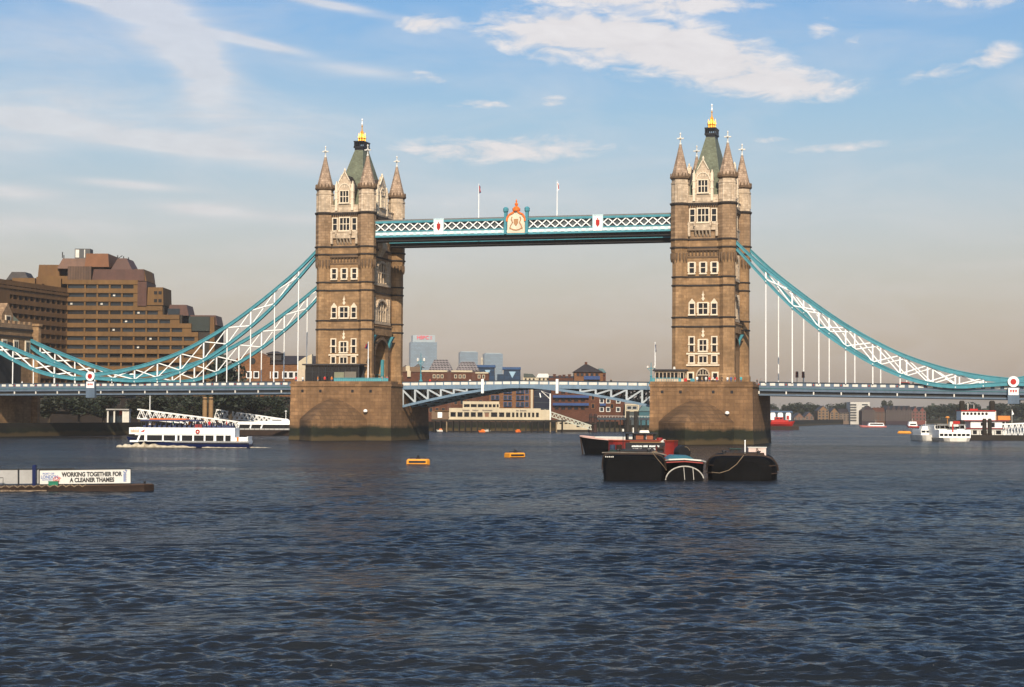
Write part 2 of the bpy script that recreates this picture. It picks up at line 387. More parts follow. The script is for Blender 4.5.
def haze():
    b = MB(); b.box(-5800, 5800, -900, 5800, -3, 330)
    M = bpy.data.materials.new('haze'); M.use_nodes = True; nt = M.node_tree; nt.nodes.clear()
    v = nt.nodes.new('ShaderNodeVolumePrincipled'); v.inputs['Color'].default_value = (.93, .88, .82, 1); v.inputs['Density'].default_value = 1.05e-4; v.inputs['Anisotropy'].default_value = .15
    nt.links.new(v.outputs[0], nt.nodes.new('ShaderNodeOutputMaterial').inputs['Volume'])
    M.cycles.homogeneous_volume = True
    o = b.build('haze', M); tag(o, kind='stuff'); o.visible_shadow = True
haze()
# ================================================================== THE BRIDGE
TX, TY, AX = 5.15, 9.75, 41.15          # turret axes inside a tower, tower axes along the bridge
ZB = 13.2                               # level of the pier tops
TO = (0, 0, -ZB)
def wall_window(parent, face, cx, z0, z1, w, lights, rows, sur=.24, mt=None, head='flat', name='window', label=None, sill=True):
    # face: (matrix) maps local (x right, y out of the wall (negative = outwards), z) to the tower
    b = MB(TO) if face[1] else MB()
    M = face[0]; h = w/2
    b.box(cx-h-sur, cx-h, -.28, .06, z0-.1, z1+sur, M); b.box(cx+h, cx+h+sur, -.28, .06, z0-.1, z1+sur, M)
    b.box(cx-h, cx+h, -.28, .06, z1, z1+sur, M)
    if sill: b.box(cx-h-sur-.1, cx+h+sur+.1, -.42, .06, z0-.4, z0-.1, M)
    mw = .16
    for i in range(1, lights): b.box(cx-h+w*i/lights-mw/2, cx-h+w*i/lights+mw/2, -.16, .04, z0-.1, z1, M)
    for i in range(1, rows): b.box(cx-h, cx+h, -.13, .03, z0+(z1-z0)*i/rows-mw/2, z0+(z1-z0)*i/rows+mw/2, M)
    if head == 'quoin':
        for k in range(5):
            z = z0+(z1-z0)*(k+.3)/5
            b.box(cx-h-sur-.18, cx-h-sur+.01, -.25, .05, z, z+.4, M); b.box(cx+h+sur-.01, cx+h+sur+.18, -.25, .05, z, z+.4, M)
    if head == 'gable':
        b.prism([(cx-h-sur, z1+sur-.002), (cx+h+sur, z1+sur-.002), (cx, z1+sur+.9)], 'y', -.24, .05, M)
    o = b.build(name, mt or trim, parent)
    g = MB(TO) if face[1] else MB(); g.box(cx-h+.01, cx+h-.01, -.03, .05, z0-.09, z1-.01, M); g.build('pane', glass, o)
    return o
def face_m(kind, off):
    # front/back (normal -y/+y) or sides (normal -x/+x), at distance off from the axis
    if kind == 'front': return Matrix.Translation((0, -off, 0))
    if kind == 'back': return Matrix.Translation((0, off, 0)) @ Matrix.Rotation(math.pi, 4, 'Z')
    if kind == 'east': return Matrix.Translation((off, 0, 0)) @ Matrix.Rotation(math.pi/2, 4, 'Z')
    return Matrix.Translation((-off, 0, 0)) @ Matrix.Rotation(-math.pi/2, 4, 'Z')
def make_tower():
    T = thing('bridge_tower', 'x', 'tower', (-AX, 0, ZB))
    wx, wy = 4.75, 10.35
    b = MB(TO)
    # storey with the road arch, cut right through
    arch = arch_pts(0, 19.2, 4.7, 4.1, 12)
    prof = [(-wy, 13.0), (-4.7, 13.0)] + arch + [(4.7, 13.0), (wy, 13.0), (wy, 24.8), (-wy, 24.8)]
    b.prism(prof, 'x', -wx, wx)
    b.box(-wx, wx, -wy, wy, 24.8, 43.6)
    b.build('wall', stone, T)
    b = MB(TO); b.box(-wx, wx, -wy, wy, 43.6, 51.3); b.build('upper_wall', stone_up, T)
    # string courses
    for z, hgt, ov in ((24.8, .36, .16), (26.8, .34, .16), (33.65, .36, .16), (35.5, .34, .16), (41.8, .36, .18), (43.55, .36, .18)):
        b = MB(TO); r0 = 1.72 if z < 40 else 2.05
        b.box(-wx-ov, wx+ov, -wy-ov, wy+ov, z, z+hgt)
        for sx in (-1, 1):
            for sy in (-1, 1): b.lathe([(r0+ov, z+.003), (r0+ov+.06, z+hgt*.5), (r0+ov, z+hgt-.003)], (sx*TX, sy*TY))
        b.build('string_course', stringm, T)
    # turrets
    for sx in (-1, 1):
        for sy in (-1, 1):
            c = (sx*TX, sy*TY)
            b = MB(TO); b.lathe([(2.0, 13.0), (2.0, 14.6), (1.74, 15.1), (1.72, 38.6), (1.84, 40.0), (2.05, 41.6), (2.05, 43.6)], c)
            t = b.build('turret', stone, T)
            b = MB(TO); b.lathe([(2.04, 43.5), (2.04, 51.3)], c); b.build('turret_shaft', stone_up, t)
            b = MB(TO)
            for k in range(8):
                a = math.pi*2*(k+.5)/8
                for da in (-.2, .2):
                    x, y = c[0]+1.9*math.cos(a+da), c[1]+1.9*math.sin(a+da)
                    b.lathe([(.06, 38.9), (.22, 39.6), (.22, 40.8)], (x, y), 5)
            b.build('corbel', stringb, t)
            b = MB(TO); b.lathe([(2.08, 51.05), (2.3, 51.35), (2.3, 51.6), (2.02, 51.7)], c); b.build('cornice', stringm, t)
            b = MB(TO); b.lathe([(1.98, 51.65), (1.98, 55.6), (2.06, 55.7), (2.06, 56.0), (1.9, 56.1), (1.9, 56.8)], c)
            for k in range(8):
                a = math.pi*2*(k+.5)/8
                M = Matrix.Translation((c[0], c[1], 0)) @ Matrix.Rotation(a, 4, 'Z')
                b.box(1.8, 1.9, -.55, -.42, 52.3, 55.4, M); b.box(1.8, 1.9, .42, .55, 52.3, 55.4, M)
            b.build('turret_head', stone_pale, t)
            b = MB(TO); b.lathe([(1.95, 56.7), (2.28, 57.0), (2.28, 57.35), (2.02, 57.5)], c)
            for k in range(16):
                a = 2*math.pi*k/16; b.lathe([(.16, 57.3), (.16, 57.95), (.02, 58.1)], (c[0]+2.08*math.cos(a), c[1]+2.08*math.sin(a)), 4)
            b.build('turret_rim', stringb, t)
            b = MB(TO); b.lathe([(1.95, 57.4), (1.05, 61.0), (.36, 63.9), (.3, 64.3)], c); sp = b.build('spire', spirem, t)
            b = MB(TO); b.lathe([(.16, 64.25), (.32, 64.5), (.14, 64.8), (.12, 65.4), (.34, 65.75), (.12, 66.1), (.11, 66.5), (.22, 66.75), (.02, 67.1)], c, 8)
            b.box(c[0]-.75, c[0]+.75, c[1]-.12, c[1]+.12, 65.62, 65.88); b.box(c[0]-.12, c[0]+.12, c[1]-.75, c[1]+.75, 65.625, 65.885)
            b.build('finial', offwhite, t)
    # parapet between the turrets
    for k, (off, hw) in (('front', (wy, TX-1.9)), ('back', (wy, TX-1.9)), ('east', (wx, TY-1.9)), ('west', (wx, TY-1.9))):
        M = face_m(k, off); b = MB(TO)
        b.box(-hw, hw, -.32, .25, 51.62, 53.0, M); b.box(-hw, hw, -.45, .25, 53.0, 53.25, M)
        for i in range(7):
            x = -hw+2*hw*(i+.5)/7; b.box(x-.16, x+.16, -.39, -.3, 52.2, 52.85, M)
        b.build('parapet', stone_pale, T)
        b = MB(TO); b.box(-hw, hw, -.42, .2, 51.3, 51.62, M)
        for i in range(int(hw*4)):
            x = -hw+2*hw*(i+.5)/int(hw*4); b.box(x-.12, x+.12, -.42, .1, 50.75, 51.3, M)
        b.build('cornice', stringm, T)
    # steep roof with its iron crown
    b = MB(TO); b.loft([[(sx*x, sy*y, z) for sx, sy in ((-1, -1), (1, -1), (1, 1), (-1, 1))] for x, y, z in ((3.95, 9.0, 51.9), (3.9, 8.9, 53.2), (2.35, 5.2, 60.5), (1.0, 2.0, 67.0))])
    rf = b.build('roof', roofm, T)
    b = MB(TO); b.box(-1.02, 1.02, -2.0, 2.0, 66.9, 67.5); b.box(-1.25, 1.25, -2.2, 2.2, 67.5, 67.9)
    for i in range(6):
        for sy in (-1, 1): b.box(-1.15+.42*i, -1.0+.42*i, sy*2.1-.06, sy*2.1+.06, 67.9, 68.9)
    for i in range(9):
        for sx in (-1, 1): b.box(sx*1.18-.06, sx*1.18+.06, -1.9+.45*i, -1.75+.45*i, 67.9, 68.9)
    b.box(-1.25, 1.25, -2.2, 2.2, 68.9, 69.15)
    b.build('roof_cresting', black, rf)
    b = MB(TO); b.lathe([(.8, 69.15), (.78, 69.5), (.5, 70.0), (.6, 70.3), (.3, 71.2), (.34, 71.5), (.16, 71.9), (.1, 72.6), (.2, 72.8), (.07, 73.2)], (0, 0), 8)
    for k in range(8):
        a = math.pi*k/4; x, y = .78*math.cos(a), 1.0*math.sin(a)
        b.lathe([(.2, 69.15), (.13, 69.8), (.24, 70.1), (.02, 70.9 if k % 2 else 71.3)], (x, y), 5); b.lathe([(.12, 70.2), (.02, 71.7 if k % 2 else 71.2)], (x*.5, y*.5), 5)
    b.build('gilded_crown', gold, rf)
    b = MB(TO); b.lathe([(.12, 73.1), (.26, 73.4), (.1, 73.7), (.1, 74.1), (.24, 74.35), (.02, 74.7)], (0, 0), 8); b.build('finial', white, rf)
    # gabled dormers, one to each side
    for k, off, hw in (('front', wy, 1.95), ('back', wy, 1.95), ('east', wx, 3.1), ('west', wx, 3.1)):
        M = face_m(k, off); b = MB(TO); dd = 3.0 if off > 8 else 2.2
        b.prism([(-hw, 51.9), (hw, 51.9), (hw, 57.6), (hw*.78, 57.9), (hw*.7, 58.7), (hw*.45, 58.8), (0, 60.9), (-hw*.45, 58.8), (-hw*.7, 58.7), (-hw*.78, 57.9), (-hw, 57.6)], 'y', -.4, .3, M)
        d = b.build('dormer', stone_pale, T)
        b = MB(TO)
        for s_ in (-1, 1):
            b.box(s_*hw-.28, s_*hw+.28, -.62, .2, 51.96, 58.0, M); b.box(s_*hw-.16, s_*hw+.16, -.5, .1, 58.0, 58.7, M, .1, .1)
            b.bar(M @ Vector((s_*hw*.62, -.5, 58.75)), M @ Vector((0, -.5, 60.95)), .24, .2)
        for i in range(5): b.box(-hw*.6+hw*1.2*i/4-.07, -hw*.6+hw*1.2*i/4+.07, -.47, -.3, 57.2, 58.5-abs(i-2)*.2, M)
        for z in (54.6, 56.2):
            for s_ in (-1, 1): b.box(s_*hw-.36, s_*hw+.36, -.7, .1, z, z+.22, M)
        b.bar(M @ Vector((-hw+.2, -.45, 53.45)), M @ Vector((hw-.2, -.45, 53.45)), .2, .2)
        ap = arch_pts(0, 56.5, 1.5, 1.6, 8, .5)
        b.strip([M @ Vector((x, -.46, z)) for x, z in ap], .2, .2)
        b.lathe([(.2, 60.8), (.28, 61.2), (.04, 61.7)], tuple((M @ Vector((0, -.3, 0)))[:2]), 6)
        b.build('dormer_trim', trim, d)
        wall_window(d, (M @ Matrix.Translation((0, -.4, 0)), True), 0, 53.9, 56.4, 2.0 if off > 8 else 2.6, 3, 2, .2, trim)
        b = MB(TO); b.prism([(-hw*.9, 52.0), (hw*.9, 52.0), (hw*.9, 57.3), (0, 60.2), (-hw*.9, 57.3)], 'y', .301, dd+(1.6 if off > 8 else .9), M); b.build('dormer_roof', slate, d)
    # front and back elevations
    for k in ('front', 'back'):
        M = face_m(k, wy); fm = (M, True)
        wall_window(T, fm, 0, 47.6, 50.3, 2.3, 3, 2, .26); wall_window(T, fm, -2.35, 47.6, 50.2, .95, 1, 2, .22); wall_window(T, fm, 2.35, 47.6, 50.2, .95, 1, 2, .22)
        b = MB(TO)                          # balcony under the top windows
        b.box(-3.25, 3.25, -.45, .05, 45.7, 46.9, M); b.box(-1.75, 1.75, -1.05, -.44, 45.6, 47.0, M); b.box(-3.35, 3.35, -.6, .03, 46.9, 47.1, M); b.box(-1.85, 1.85, -1.15, -.59, 47.0, 47.15, M)
        for x in (-1.55, -.78, 0, .78, 1.55):
            b.prism([(-1.0, 45.6), (.03, 45.6), (.03, 44.2), (-.3, 44.5)], 'x', x-.17, x+.17, M)
        for x in (-3.0, 3.0): b.box(x-.25, x+.25, -.62, .02, 44.4, 46.6, M)
        for x in (-3.05, -1.7, 1.7, 3.05): b.box(x-.2, x+.2, -1.2 if abs(x) < 2 else -.66, -.3, 46.5, 47.5, M)
        b.build('balcony', stone_pale, T)
        b = MB(TO)                          # corbel table
        for i in range(9):
            x = -3.1+6.2*i/8; b.prism([(-.5, 41.5), (.02, 41.5), (.02, 40.2), (-.14, 40.3), (-.2, 40.8)], 'x', x-.17, x+.17, M)
        b.box(-3.4, 3.4, -.55, .02, 41.3, 41.74, M); b.box(-3.4, 3.4, -.14, .02, 39.75, 40.1, M)
        b.build('corbel_table', stringb, T)
        for x in (-2.45, 0, 2.45): wall_window(T, fm, x, 36.6, 38.7, 1.0, 1, 2, .22, head='quoin')
        wall_window(T, fm, 0, 27.75, 30.0, 1.9, 2, 2, .24, head='quoin')
        for x in (-2.4, 2.4): wall_window(T, fm, x, 27.75, 29.9, 1.0, 1, 2, .22, head='gable')
        for z, c in ((30.95, .36), (23.1, .36)):
            b = MB(TO); b.prism([(-c, z), (0, z-.5), (c, z), (.12, z+.5), (.3, z+.9), (.1, z+1.05), (0, z+1.7), (-.1, z+1.05), (-.3, z+.9), (-.12, z+.5)], 'y', -.2, .03, M); b.build('carved_ornament', trim, T)
        wall_window(T, fm, 0, 19.9, 22.1, 1.5, 2, 2, .24, head='quoin')
        wall_window(T, fm, 0, 17.4, 18.6, 1.6, 2, 1, .24)
        for x in (-2.45, 2.45):
            wall_window(T, fm, x, 21.4, 22.7, .9, 1, 1, .24); wall_window(T, fm, x, 19.7, 21.0, .9, 1, 1, .22, sill=False); wall_window(T, fm, x, 17.4, 18.7, .9, 1, 1, .24)
            wall_window(T, fm, x*1.08, 13.9, 15.0, .9, 1, 1, .3)
        b = MB(TO); b.box(-3.6, 3.6, -.3, .03, 19.0, 19.35, M); b.box(-3.6, 3.6, -.35, .03, 16.55, 16.9, M)
        b.build('band', trim, T)
        ap = arch_pts(0, 14.6, 1.35, 1.4, 10, .3)
        b = MB(TO); b.strip([M @ Vector((-1.35, -.12, 13.2))]+[M @ Vector((x, -.12, z)) for x, z in ap]+[M @ Vector((1.35, -.12, 13.2))], .4, .3)
        d = b.build('door_arch', stone_pale, T)
        b = MB(TO); b.prism([(-1.2, 13.2)]+[(x*.92, z-.1) for x, z in ap]+[(1.2, 13.2)], 'y', -.04, .05, M); dr = b.build('door', timber, d)
        b = MB(TO); b.box(-1.1, 1.1, -.1, 0, 14.55, 14.7, M); b.box(-.06, .06, -.1, 0, 14.6, 15.9, M)
        for s_ in (-1, 1): b.box(s_*.6-.05, s_*.6+.05, -.1, 0, 14.6, 15.6, M)
        b.build('tracery', trim, dr)
    # elevations over the road
    for k in ('east', 'west'):
        M = face_m(k, wx)
        b = MB(TO)
        b.strip([M @ Vector((-4.7, -.25, 13.0))]+[M @ Vector((x, -.25, z)) for x, z in arch]+[M @ Vector((4.7, -.25, 13.0))], .9, .7)
        b.build('arch_ring', stringb, T)
        for s_ in (-1, 1):
            b = MB(TO); b.prism([(-1.5, 23.9), (.02, 23.9), (.02, 20.6), (-.5, 21.4), (-.8, 22.6)], 'x', s_*5.9-.55, s_*5.9+.55, M); b.build('bracket', teal, T)
        # two tiers of tall traceried bays
        for z0, z1, tall in ((27.2, 32.2, 1), (36.1, 41.0, 1)):
            b = MB(TO)
            ap = arch_pts(0, z1-1.9, 3.3, 1.9, 10, .4)
            b.strip([M @ Vector((-3.3, -.3, z0))]+[M @ Vector((x, -.3, z)) for x, z in ap]+[M @ Vector((3.3, -.3, z0))], .8, .5)
            for x in (-5.4, -4.2, 4.2, 5.4): b.box(x-.24, x+.24, -.55, .03, z0-.3, z1+.4, M)
            for x in (-1.65, 0, 1.65): b.box(x-.16, x+.16, -.4, .03, z0, z1-.3, M)
            b.box(-5.7, 5.7, -.62, .03, z0-.7, z0-.1, M); b.box(-3.2, 3.2, -.3, .03, (z0+z1)/2-.12, (z0+z1)/2+.12, M)
            for x in (-4.8, 4.8): b.box(x-.55, x+.55, -.35, .03, z1-1.2, z1-.6, M)
            bay = b.build('traceried_bay', stone_pale, T)
            g = MB(TO); g.prism([(-3.0, z0)]+[(x*.94, z-.2) for x, z in ap]+[(3.0, z0)], 'y', -.1, .05, M); g.build('pane', glass, bay)
            g = MB(TO)
            for x in (-4.8, 4.8): g.box(x-.3, x+.3, -.06, .05, z0+.2, z1-1.3, M)
            g.build('pane', glass, bay)
        b = MB(TO)                          # bracketed balcony over the arch
        b.box(-5.8, 5.8, -.9, .03, 24.0, 25.9, M); b.box(-6.0, 6.0, -1.1, .03, 25.9, 26.2, M)
        for i in range(8): b.prism([(-.85, 24.0), (.02, 24.0), (.02, 22.9), (-.2, 23.1)], 'x', -5.2+10.4*i/7-.2, -5.2+10.4*i/7+.2, M)
        b.build('balcony', stone, T)
        b = MB(TO)
        for x in (-3.4, 0, 3.4): wall_window(T, (M, True), x, 47.4, 49.8, 1.4, 2, 2, .3)
        b.box(-1.6, 1.6, -1.15, .03, 43.9, 46.3, M); b.prism([(-1.1, 43.9), (.02, 43.9), (.02, 42.2), (-.4, 42.8)], 'x', -1.3, 1.3, M); b.box(-1.8, 1.8, -1.3, .03, 46.3, 46.6, M)
        b.build('oriel', stone_pale, T)
    # turquoise gate screens under the arch
    b = MB(TO)
    for s_ in (-1, 1):
        y = s_*4.2
        for i in range(7): b.bar((-4.2+1.4*i, y, 13.2), (-4.2+1.4*i, y, 15.0), .1, .1)
        b.bar((-4.4, y, 15.0), (4.4, y, 15.0), .14, .14); b.box(-4.3, 4.3, y-.05, y+.05, 13.2, 14.2)
        for x in (-3.9, 3.9): b.box(x-.35, x+.35, s_*4.45-.25, s_*4.45+.25, 13.2, 18.5)
    b.build('gate_screen', teal, T)
    return T
tw = make_tower()
tw['label'] = 'tall stone bridge tower with corner spires between the lattice walkway and the brown stepped building'
tag(tw, cat='tower', group='gothic towers of the bridge')
tw2 = copy_tree(tw, (AX, 0, ZB), label='tall stone bridge tower with corner spires rising behind the moored black barges')

def make_pier(xl, xr, y0, y1, label):
    P = thing('bridge_pier', label, 'pier', ((xl+xr)/2, (y0+y1)/2, 0), 0, 'stone piers of the bridge')
    cx, cy = (xl+xr)/2, (y0+y1)/2; off = (-cx, -cy, 0); hw = (xr-xl)/2
    b = MB(off)
    b.loft([[(xl-a, y0-a, z), (xr+a, y0-a, z), (xr+a, y1+a, z), (xl-a, y1+a, z)] for a, z in ((.5, -3), (.15, 2.0), (0, 12.0))])
    b.build('shaft', pierm, P)
    b = MB(off); b.box(xl+3, xr-3, y1-.1, y1+4.5, -3, 13.0); b.build('rear_shaft', pierm, P)
    b = MB(off); b.box(xl-.18, xr+.18, y0-.18, y1+.18, 12.0, 12.55)
    b.build('coping', pierm, P)
    b = MB(off)
    for x0, x1, ya, yb in ((xl, xr, y0, y0+.5), (xl, xr, y1-.5, y1), (xl, xl+.5, y0+.5, y1-.5), (xr-.5, xr, y0+.5, y1-.5)):
        if x1-x0 > 2: b.box(x0, x1, ya, yb, 12.55, 13.1)
        else: b.box(x0, x1, ya, ya+4, 12.55, 13.1); b.box(x0, x1, yb-4, yb, 12.55, 13.1)
    b.build('parapet', pierm, P)
    for sy, yy in ((-1, y0), (1, y1+4.4)):      # pointed cutwaters with hooded caps
        b = MB(off); n = 24; L = 12.5; ww = 8.1; ccx = math.copysign(40.9, cx)
        rim = []; wallc = []
        for i in range(n+1):
            s_ = -1+2*i/n
            x = ccx+s_*ww
            yy_ = yy+sy*L*(1-abs(s_)**1.25)
            rim.append((x, yy_))
            wallc.append((x, yy+sy*.0, 4.6+4.6*(1-abs(s_)**1.7)))
        rings = [[(x, y, -3) for x, y in rim], [(x, y, 4.4) for x, y in rim]]
        b.loft(rings, cap=False, closed=False)
        cap = []
        for t in np.linspace(0, 1, 7):
            cap.append([(rx+(wx_-rx)*t, ry+(wy_-ry)*t, 4.4+(wz-4.4)*(t**.75)) for (rx, ry), (wx_, wy_, wz) in zip(rim, wallc)])
        b2 = MB(off); b2.loft(cap, cap=False, closed=False)
        cw = b.build('cutwater', pierm, P); b2.build('cap', capm, cw)
    b = MB(off)
    for fx in (.12, .3, .62, .8):
        b.box(xl+(xr-xl)*fx-.28, xl+(xr-xl)*fx+.28, y0-.06, y0+.1, 10.6, 11.2)
    b.build('drain_opening', black, P)
    b = MB(off); x = xl+(xr-xl)*.76
    b.bar((x, y0-.1, 6.5), (x, y0-.4, 6.5), .2, .2); b.lathe([(.1, 6.1), (.45, 6.35), (.45, 6.7), (.1, 6.9)], (x, y0-.6), 8); b.build('river_light', white, P)
    return P
PYF, PYB = -17.0, 8.5
make_pier(-51.2, -27.3, PYF, PYB, 'massive stone bridge pier behind the two amber buoys, weedy at the waterline')
make_pier(31.0, 52.8, PYF, PYB, 'massive stone bridge pier behind the black barges, weedy at the waterline')

# ---- high level walkways
def make_walkway(yf, label):
    P = thing('walkway', label, 'walkway', (0, yf, 45.8), 0, 'high level walkways of the bridge')
    off = (0, -yf, -45.8); xa, xb = -35.9, 35.9; wd = 4.4; y2 = yf+wd
    def chord(z0, z1, ov, mt, nm):
        b = MB(off); b.box(xa, xb, yf-ov, yf+.35, z0, z1); b.box(xa, xb, y2-.35, y2+ov, z0, z1); return b.build(nm, mt, P)
    chord(48.95, 49.45, .12, teal, 'top_chord')
    chord(45.75, 46.15, .35, teal, 'bottom_chord')
    chord(46.95, 47.2, .15, teal, 'middle_rail')
    b = MB(off); b.box(xa, xb, yf-.05, yf+.05, 46.15, 46.95); b.box(xa, xb, y2-.05, y2+.05, 46.15, 46.95)
    b.build('side_plate', mat('pale blue paint', (.46, .6, .62), .5, var=.1), P)
    b = MB(off)
    for i in range(44):
        x = xa+.8+1.6*i
        for y in (yf-.12, y2+.12): b.box(x-.42, x+.42, y-.06, y+.06, 46.3, 46.75)
    b.build('panel', white, P)
    b = MB(off); n = 36; dx = (xb-xa)/n
    gaps = ((on_y(439, 230, yf).x, 1.6), (on_y(516.5, 230, yf).x, 2.9), (on_y(598, 230, yf).x, 1.6))
    for y in (yf+.1, y2-.1):
        b = MB(off)
        for i in range(n):
            x0, x1 = xa+dx*i, xa+dx*(i+1)
            if any(abs((x0+x1)/2-g) < w_*.75 for g, w_ in gaps) and y < yf+1 and yf < 0:
                if b.v: b.build('lattice', white, P); b = MB(off)
                continue
            b.bar((x0, y-.06, 47.2), (x1, y-.06, 48.95), .14, .23); b.bar((x0, y+.06, 48.95), (x1, y+.06, 47.2), .14, .23)
        b.build('lattice', white, P)
    b = MB(off); b.box(xa, xb, yf+.36, y2-.36, 45.6, 45.9); b.build('floor', darkst, P)
    b = MB(off); b.box(xa, xb, yf+.45, y2-.45, 44.95, 45.598); b.build('underside_shade_box', darkst, P)  # dark box added below the floor, standing in for the black underside shade
    b = MB(off); b.box(xa, xb, yf-.1, y2+.1, 49.45, 49.62); b.prism([(yf-.05, 49.62), (y2+.05, 49.62), ((yf+y2)/2, 50.0)], 'x', xa, xb); b.build('roof', mat('lead roof', (.18, .17, .15), .6), P)
    b = MB(off); b.box(xa, xb, yf+.5, yf+.56, 46.2, 48.9); b.build('window_strip', mat('smoky window', (.11, .13, .135), .3, var=.35), P)
    if yf < 0:
        for g, w_ in (gaps[0], gaps[2]):
            b = MB(off); b.box(g-w_*.72, g+w_*.72, yf-.32, yf+.2, 46.2, 49.75); pn = b.build('shield_panel', white, P)
            b = MB(off); b.prism([(g-.42, 48.6), (g-.42, 47.6), (g, 47.0), (g+.42, 47.6), (g+.42, 48.6)], 'y', yf-.37, yf-.3); b.box(g-.1, g+.1, yf-.38, yf-.3, 48.65, 49.0); b.build('shield', red, pn)
            b = MB(off); b.box(g-w_*.75, g-w_*.75+.22, yf-.36, yf-.3, 46.2, 49.7); b.box(g+w_*.75-.22, g+w_*.75, yf-.36, yf-.3, 46.2, 49.7); b.box(g-w_*.7, g+w_*.7, yf-.365, yf-.3, 49.45, 49.75); b.build('shield_frame', mat('pale blue paint', (.5, .6, .6)), pn)
        g = gaps[1][0]
        b = MB(off); b.prism([(g-2.0, 46.1), (g+2.0, 46.1), (g+2.0, 49.4), (g+1.6, 50.1), (g+.7, 50.6), (g, 51.4), (g-.7, 50.6), (g-1.6, 50.1), (g-2.0, 49.4)], 'y', yf-.4, yf+.2)
        cr = b.build('coat_of_arms', trim, P)
        b = MB(off)
        b.strip([(g-2.1, yf-.5, 48.7), (g-2.0, yf-.5, 49.5), (g-1.5, yf-.5, 50.25), (g-.7, yf-.5, 50.6), (g, yf-.5, 51.4), (g+.7, yf-.5, 50.6), (g+1.5, yf-.5, 50.25), (g+2.0, yf-.5, 49.5), (g+2.1, yf-.5, 48.7)], .3, .36)
        b.lathe([(.85, 51.0), (.9, 51.5), (.5, 51.9), (.2, 52.1)], (g, yf-.2), 10); b.lathe([(.12, 52.0), (.4, 52.4), (.34, 52.7), (.1, 52.9), (.2, 53.2), (.03, 53.6)], (g, yf-.2), 8)
        b.build('crown', orange, cr)
        b = MB(off)                         # two supporters, a shield and a scroll in relief
        b.prism([(g-.5, 49.2), (g-.5, 48.3), (g, 47.6), (g+.5, 48.3), (g+.5, 49.2)], 'y', yf-.5, yf-.38)
        for s_ in (-1, 1):
            b.tube([(g+s_*1.4, yf-.45, 47.0), (g+s_*1.2, yf-.45, 47.8), (g+s_*.8, yf-.45, 48.4), (g+s_*1.1, yf-.45, 49.2), (g+s_*.9, yf-.45, 49.7)], .13, 5)
        b.strip([(g-1.5, yf-.45, 47.3), (g-.7, yf-.45, 46.85), (g, yf-.45, 46.75), (g+.7, yf-.45, 46.85), (g+1.5, yf-.45, 47.3)], .1, .22)
        b.build('relief', mat('brown gilt paint', (.42, .22, .1), .6), cr)
        for s_ in (-1, 1):
            b = MB(off); b.box(g+s_*2.45-.3, g+s_*2.45+.3, yf-.55, yf+.3, 45.9, 50.6); b.lathe([(.35, 50.6), (.6, 51.0), (.6, 51.6), (.3, 51.9)], (g+s_*2.45, yf-.12), 8); b.build('end_post', teal, cr)
    return P
make_walkway(-9.3, 'lattice walkway with the coat of arms high between the towers')
make_walkway(4.9, 'farther lattice walkway whose teal edge shows just below the one with the arms')

# ---- decks
def deckz(x): return 13.25 - .55*max(0, (abs(x)-52)/78) - (.35*max(0, (x-52)/55) if x > 52 else 0)
YD = 9.3
def make_approach(x0, x1, label):
    xm = (x0+x1)/2; P = thing('approach_deck', label, 'bridge deck', (xm, 0, 10), 0, 'side spans of the bridge deck')
    off = (-xm, 0, -10); n = max(2, round(abs(x1-x0)/5.62)); xs = [x0+(x1-x0)*i/n for i in range(n+1)]
    def run(nm, mt, dz0, dz1, ov0, ov1, sides=(-1, 1)):
        b = MB(off)
        for s_ in sides:
            ya, yb = sorted((s_*(YD+ov0), s_*(YD+ov1)))
            b.loft([[(x, ya, deckz(x)+dz0), (x, yb, deckz(x)+dz0), (x, yb, deckz(x)+dz1), (x, ya, deckz(x)+dz1)] for x in xs])
        return b.build(nm, mt, P)
    run('handrail', blued, -.2, 0, -.2, .12)
    run('parapet', blue, -.95, -.2, -.12, .02)
    run('girder', blue, -2.0, -.95, -.3, .14)
    run('girder_lip', teald, -1.45, -1.32, .14, .22)
    run('lower_rail', blue, -2.95, -2.6, -.2, .05)
    b = MB(off)
    b.loft([[(x, -YD+.35, deckz(x)-2.9), (x, YD-.35, deckz(x)-2.9), (x, YD-.35, deckz(x)-1.1), (x, -YD+.35, deckz(x)-1.1)] for x in xs]); b.build('roadway', asphalt, P)
    b = MB(off); r = MB(off); q = MB(off)
    for i in range(n):
        d = (x1-x0)/n
        for k in range(3):
            x = x0+d*(i+(k+.5)/3)
            for s_ in (-1, 1): b.box(x-.56, x+.56, s_*(YD+.05)-.05, s_*(YD+.05)+.05, deckz(x)-.83, deckz(x)-.3)
        x = x0+d*i
        for s_ in (-1, 1):
            r.prism([(x-.2, deckz(x)-.56), (x, deckz(x)-.8), (x+.2, deckz(x)-.56), (x, deckz(x)-.32)], 'y', s_*(YD+.1)-.05, s_*(YD+.1)+.05)
            q.box(x-.13, x+.13, s_*(YD-.05)-.15, s_*(YD-.05)+.15, deckz(x)-2.62, deckz(x)-1.98)
    b.build('parapet_panels', offwhite, P); r.build('rosettes', mat('faded red paint', (.3, .07, .05), .6), P); q.build('hangers', offwhite, P)
    return P
make_approach(-137.5, -51.0, 'side span of the bridge deck running under the chains towards the brown stepped building')
make_approach(53.0, 139.5, 'side span of the bridge deck between the barge side tower and the picture edge')
bluel = mat('pale grey blue paint', (.15, .225, .3), .5, var=.16, scale=.4, streak=.3)
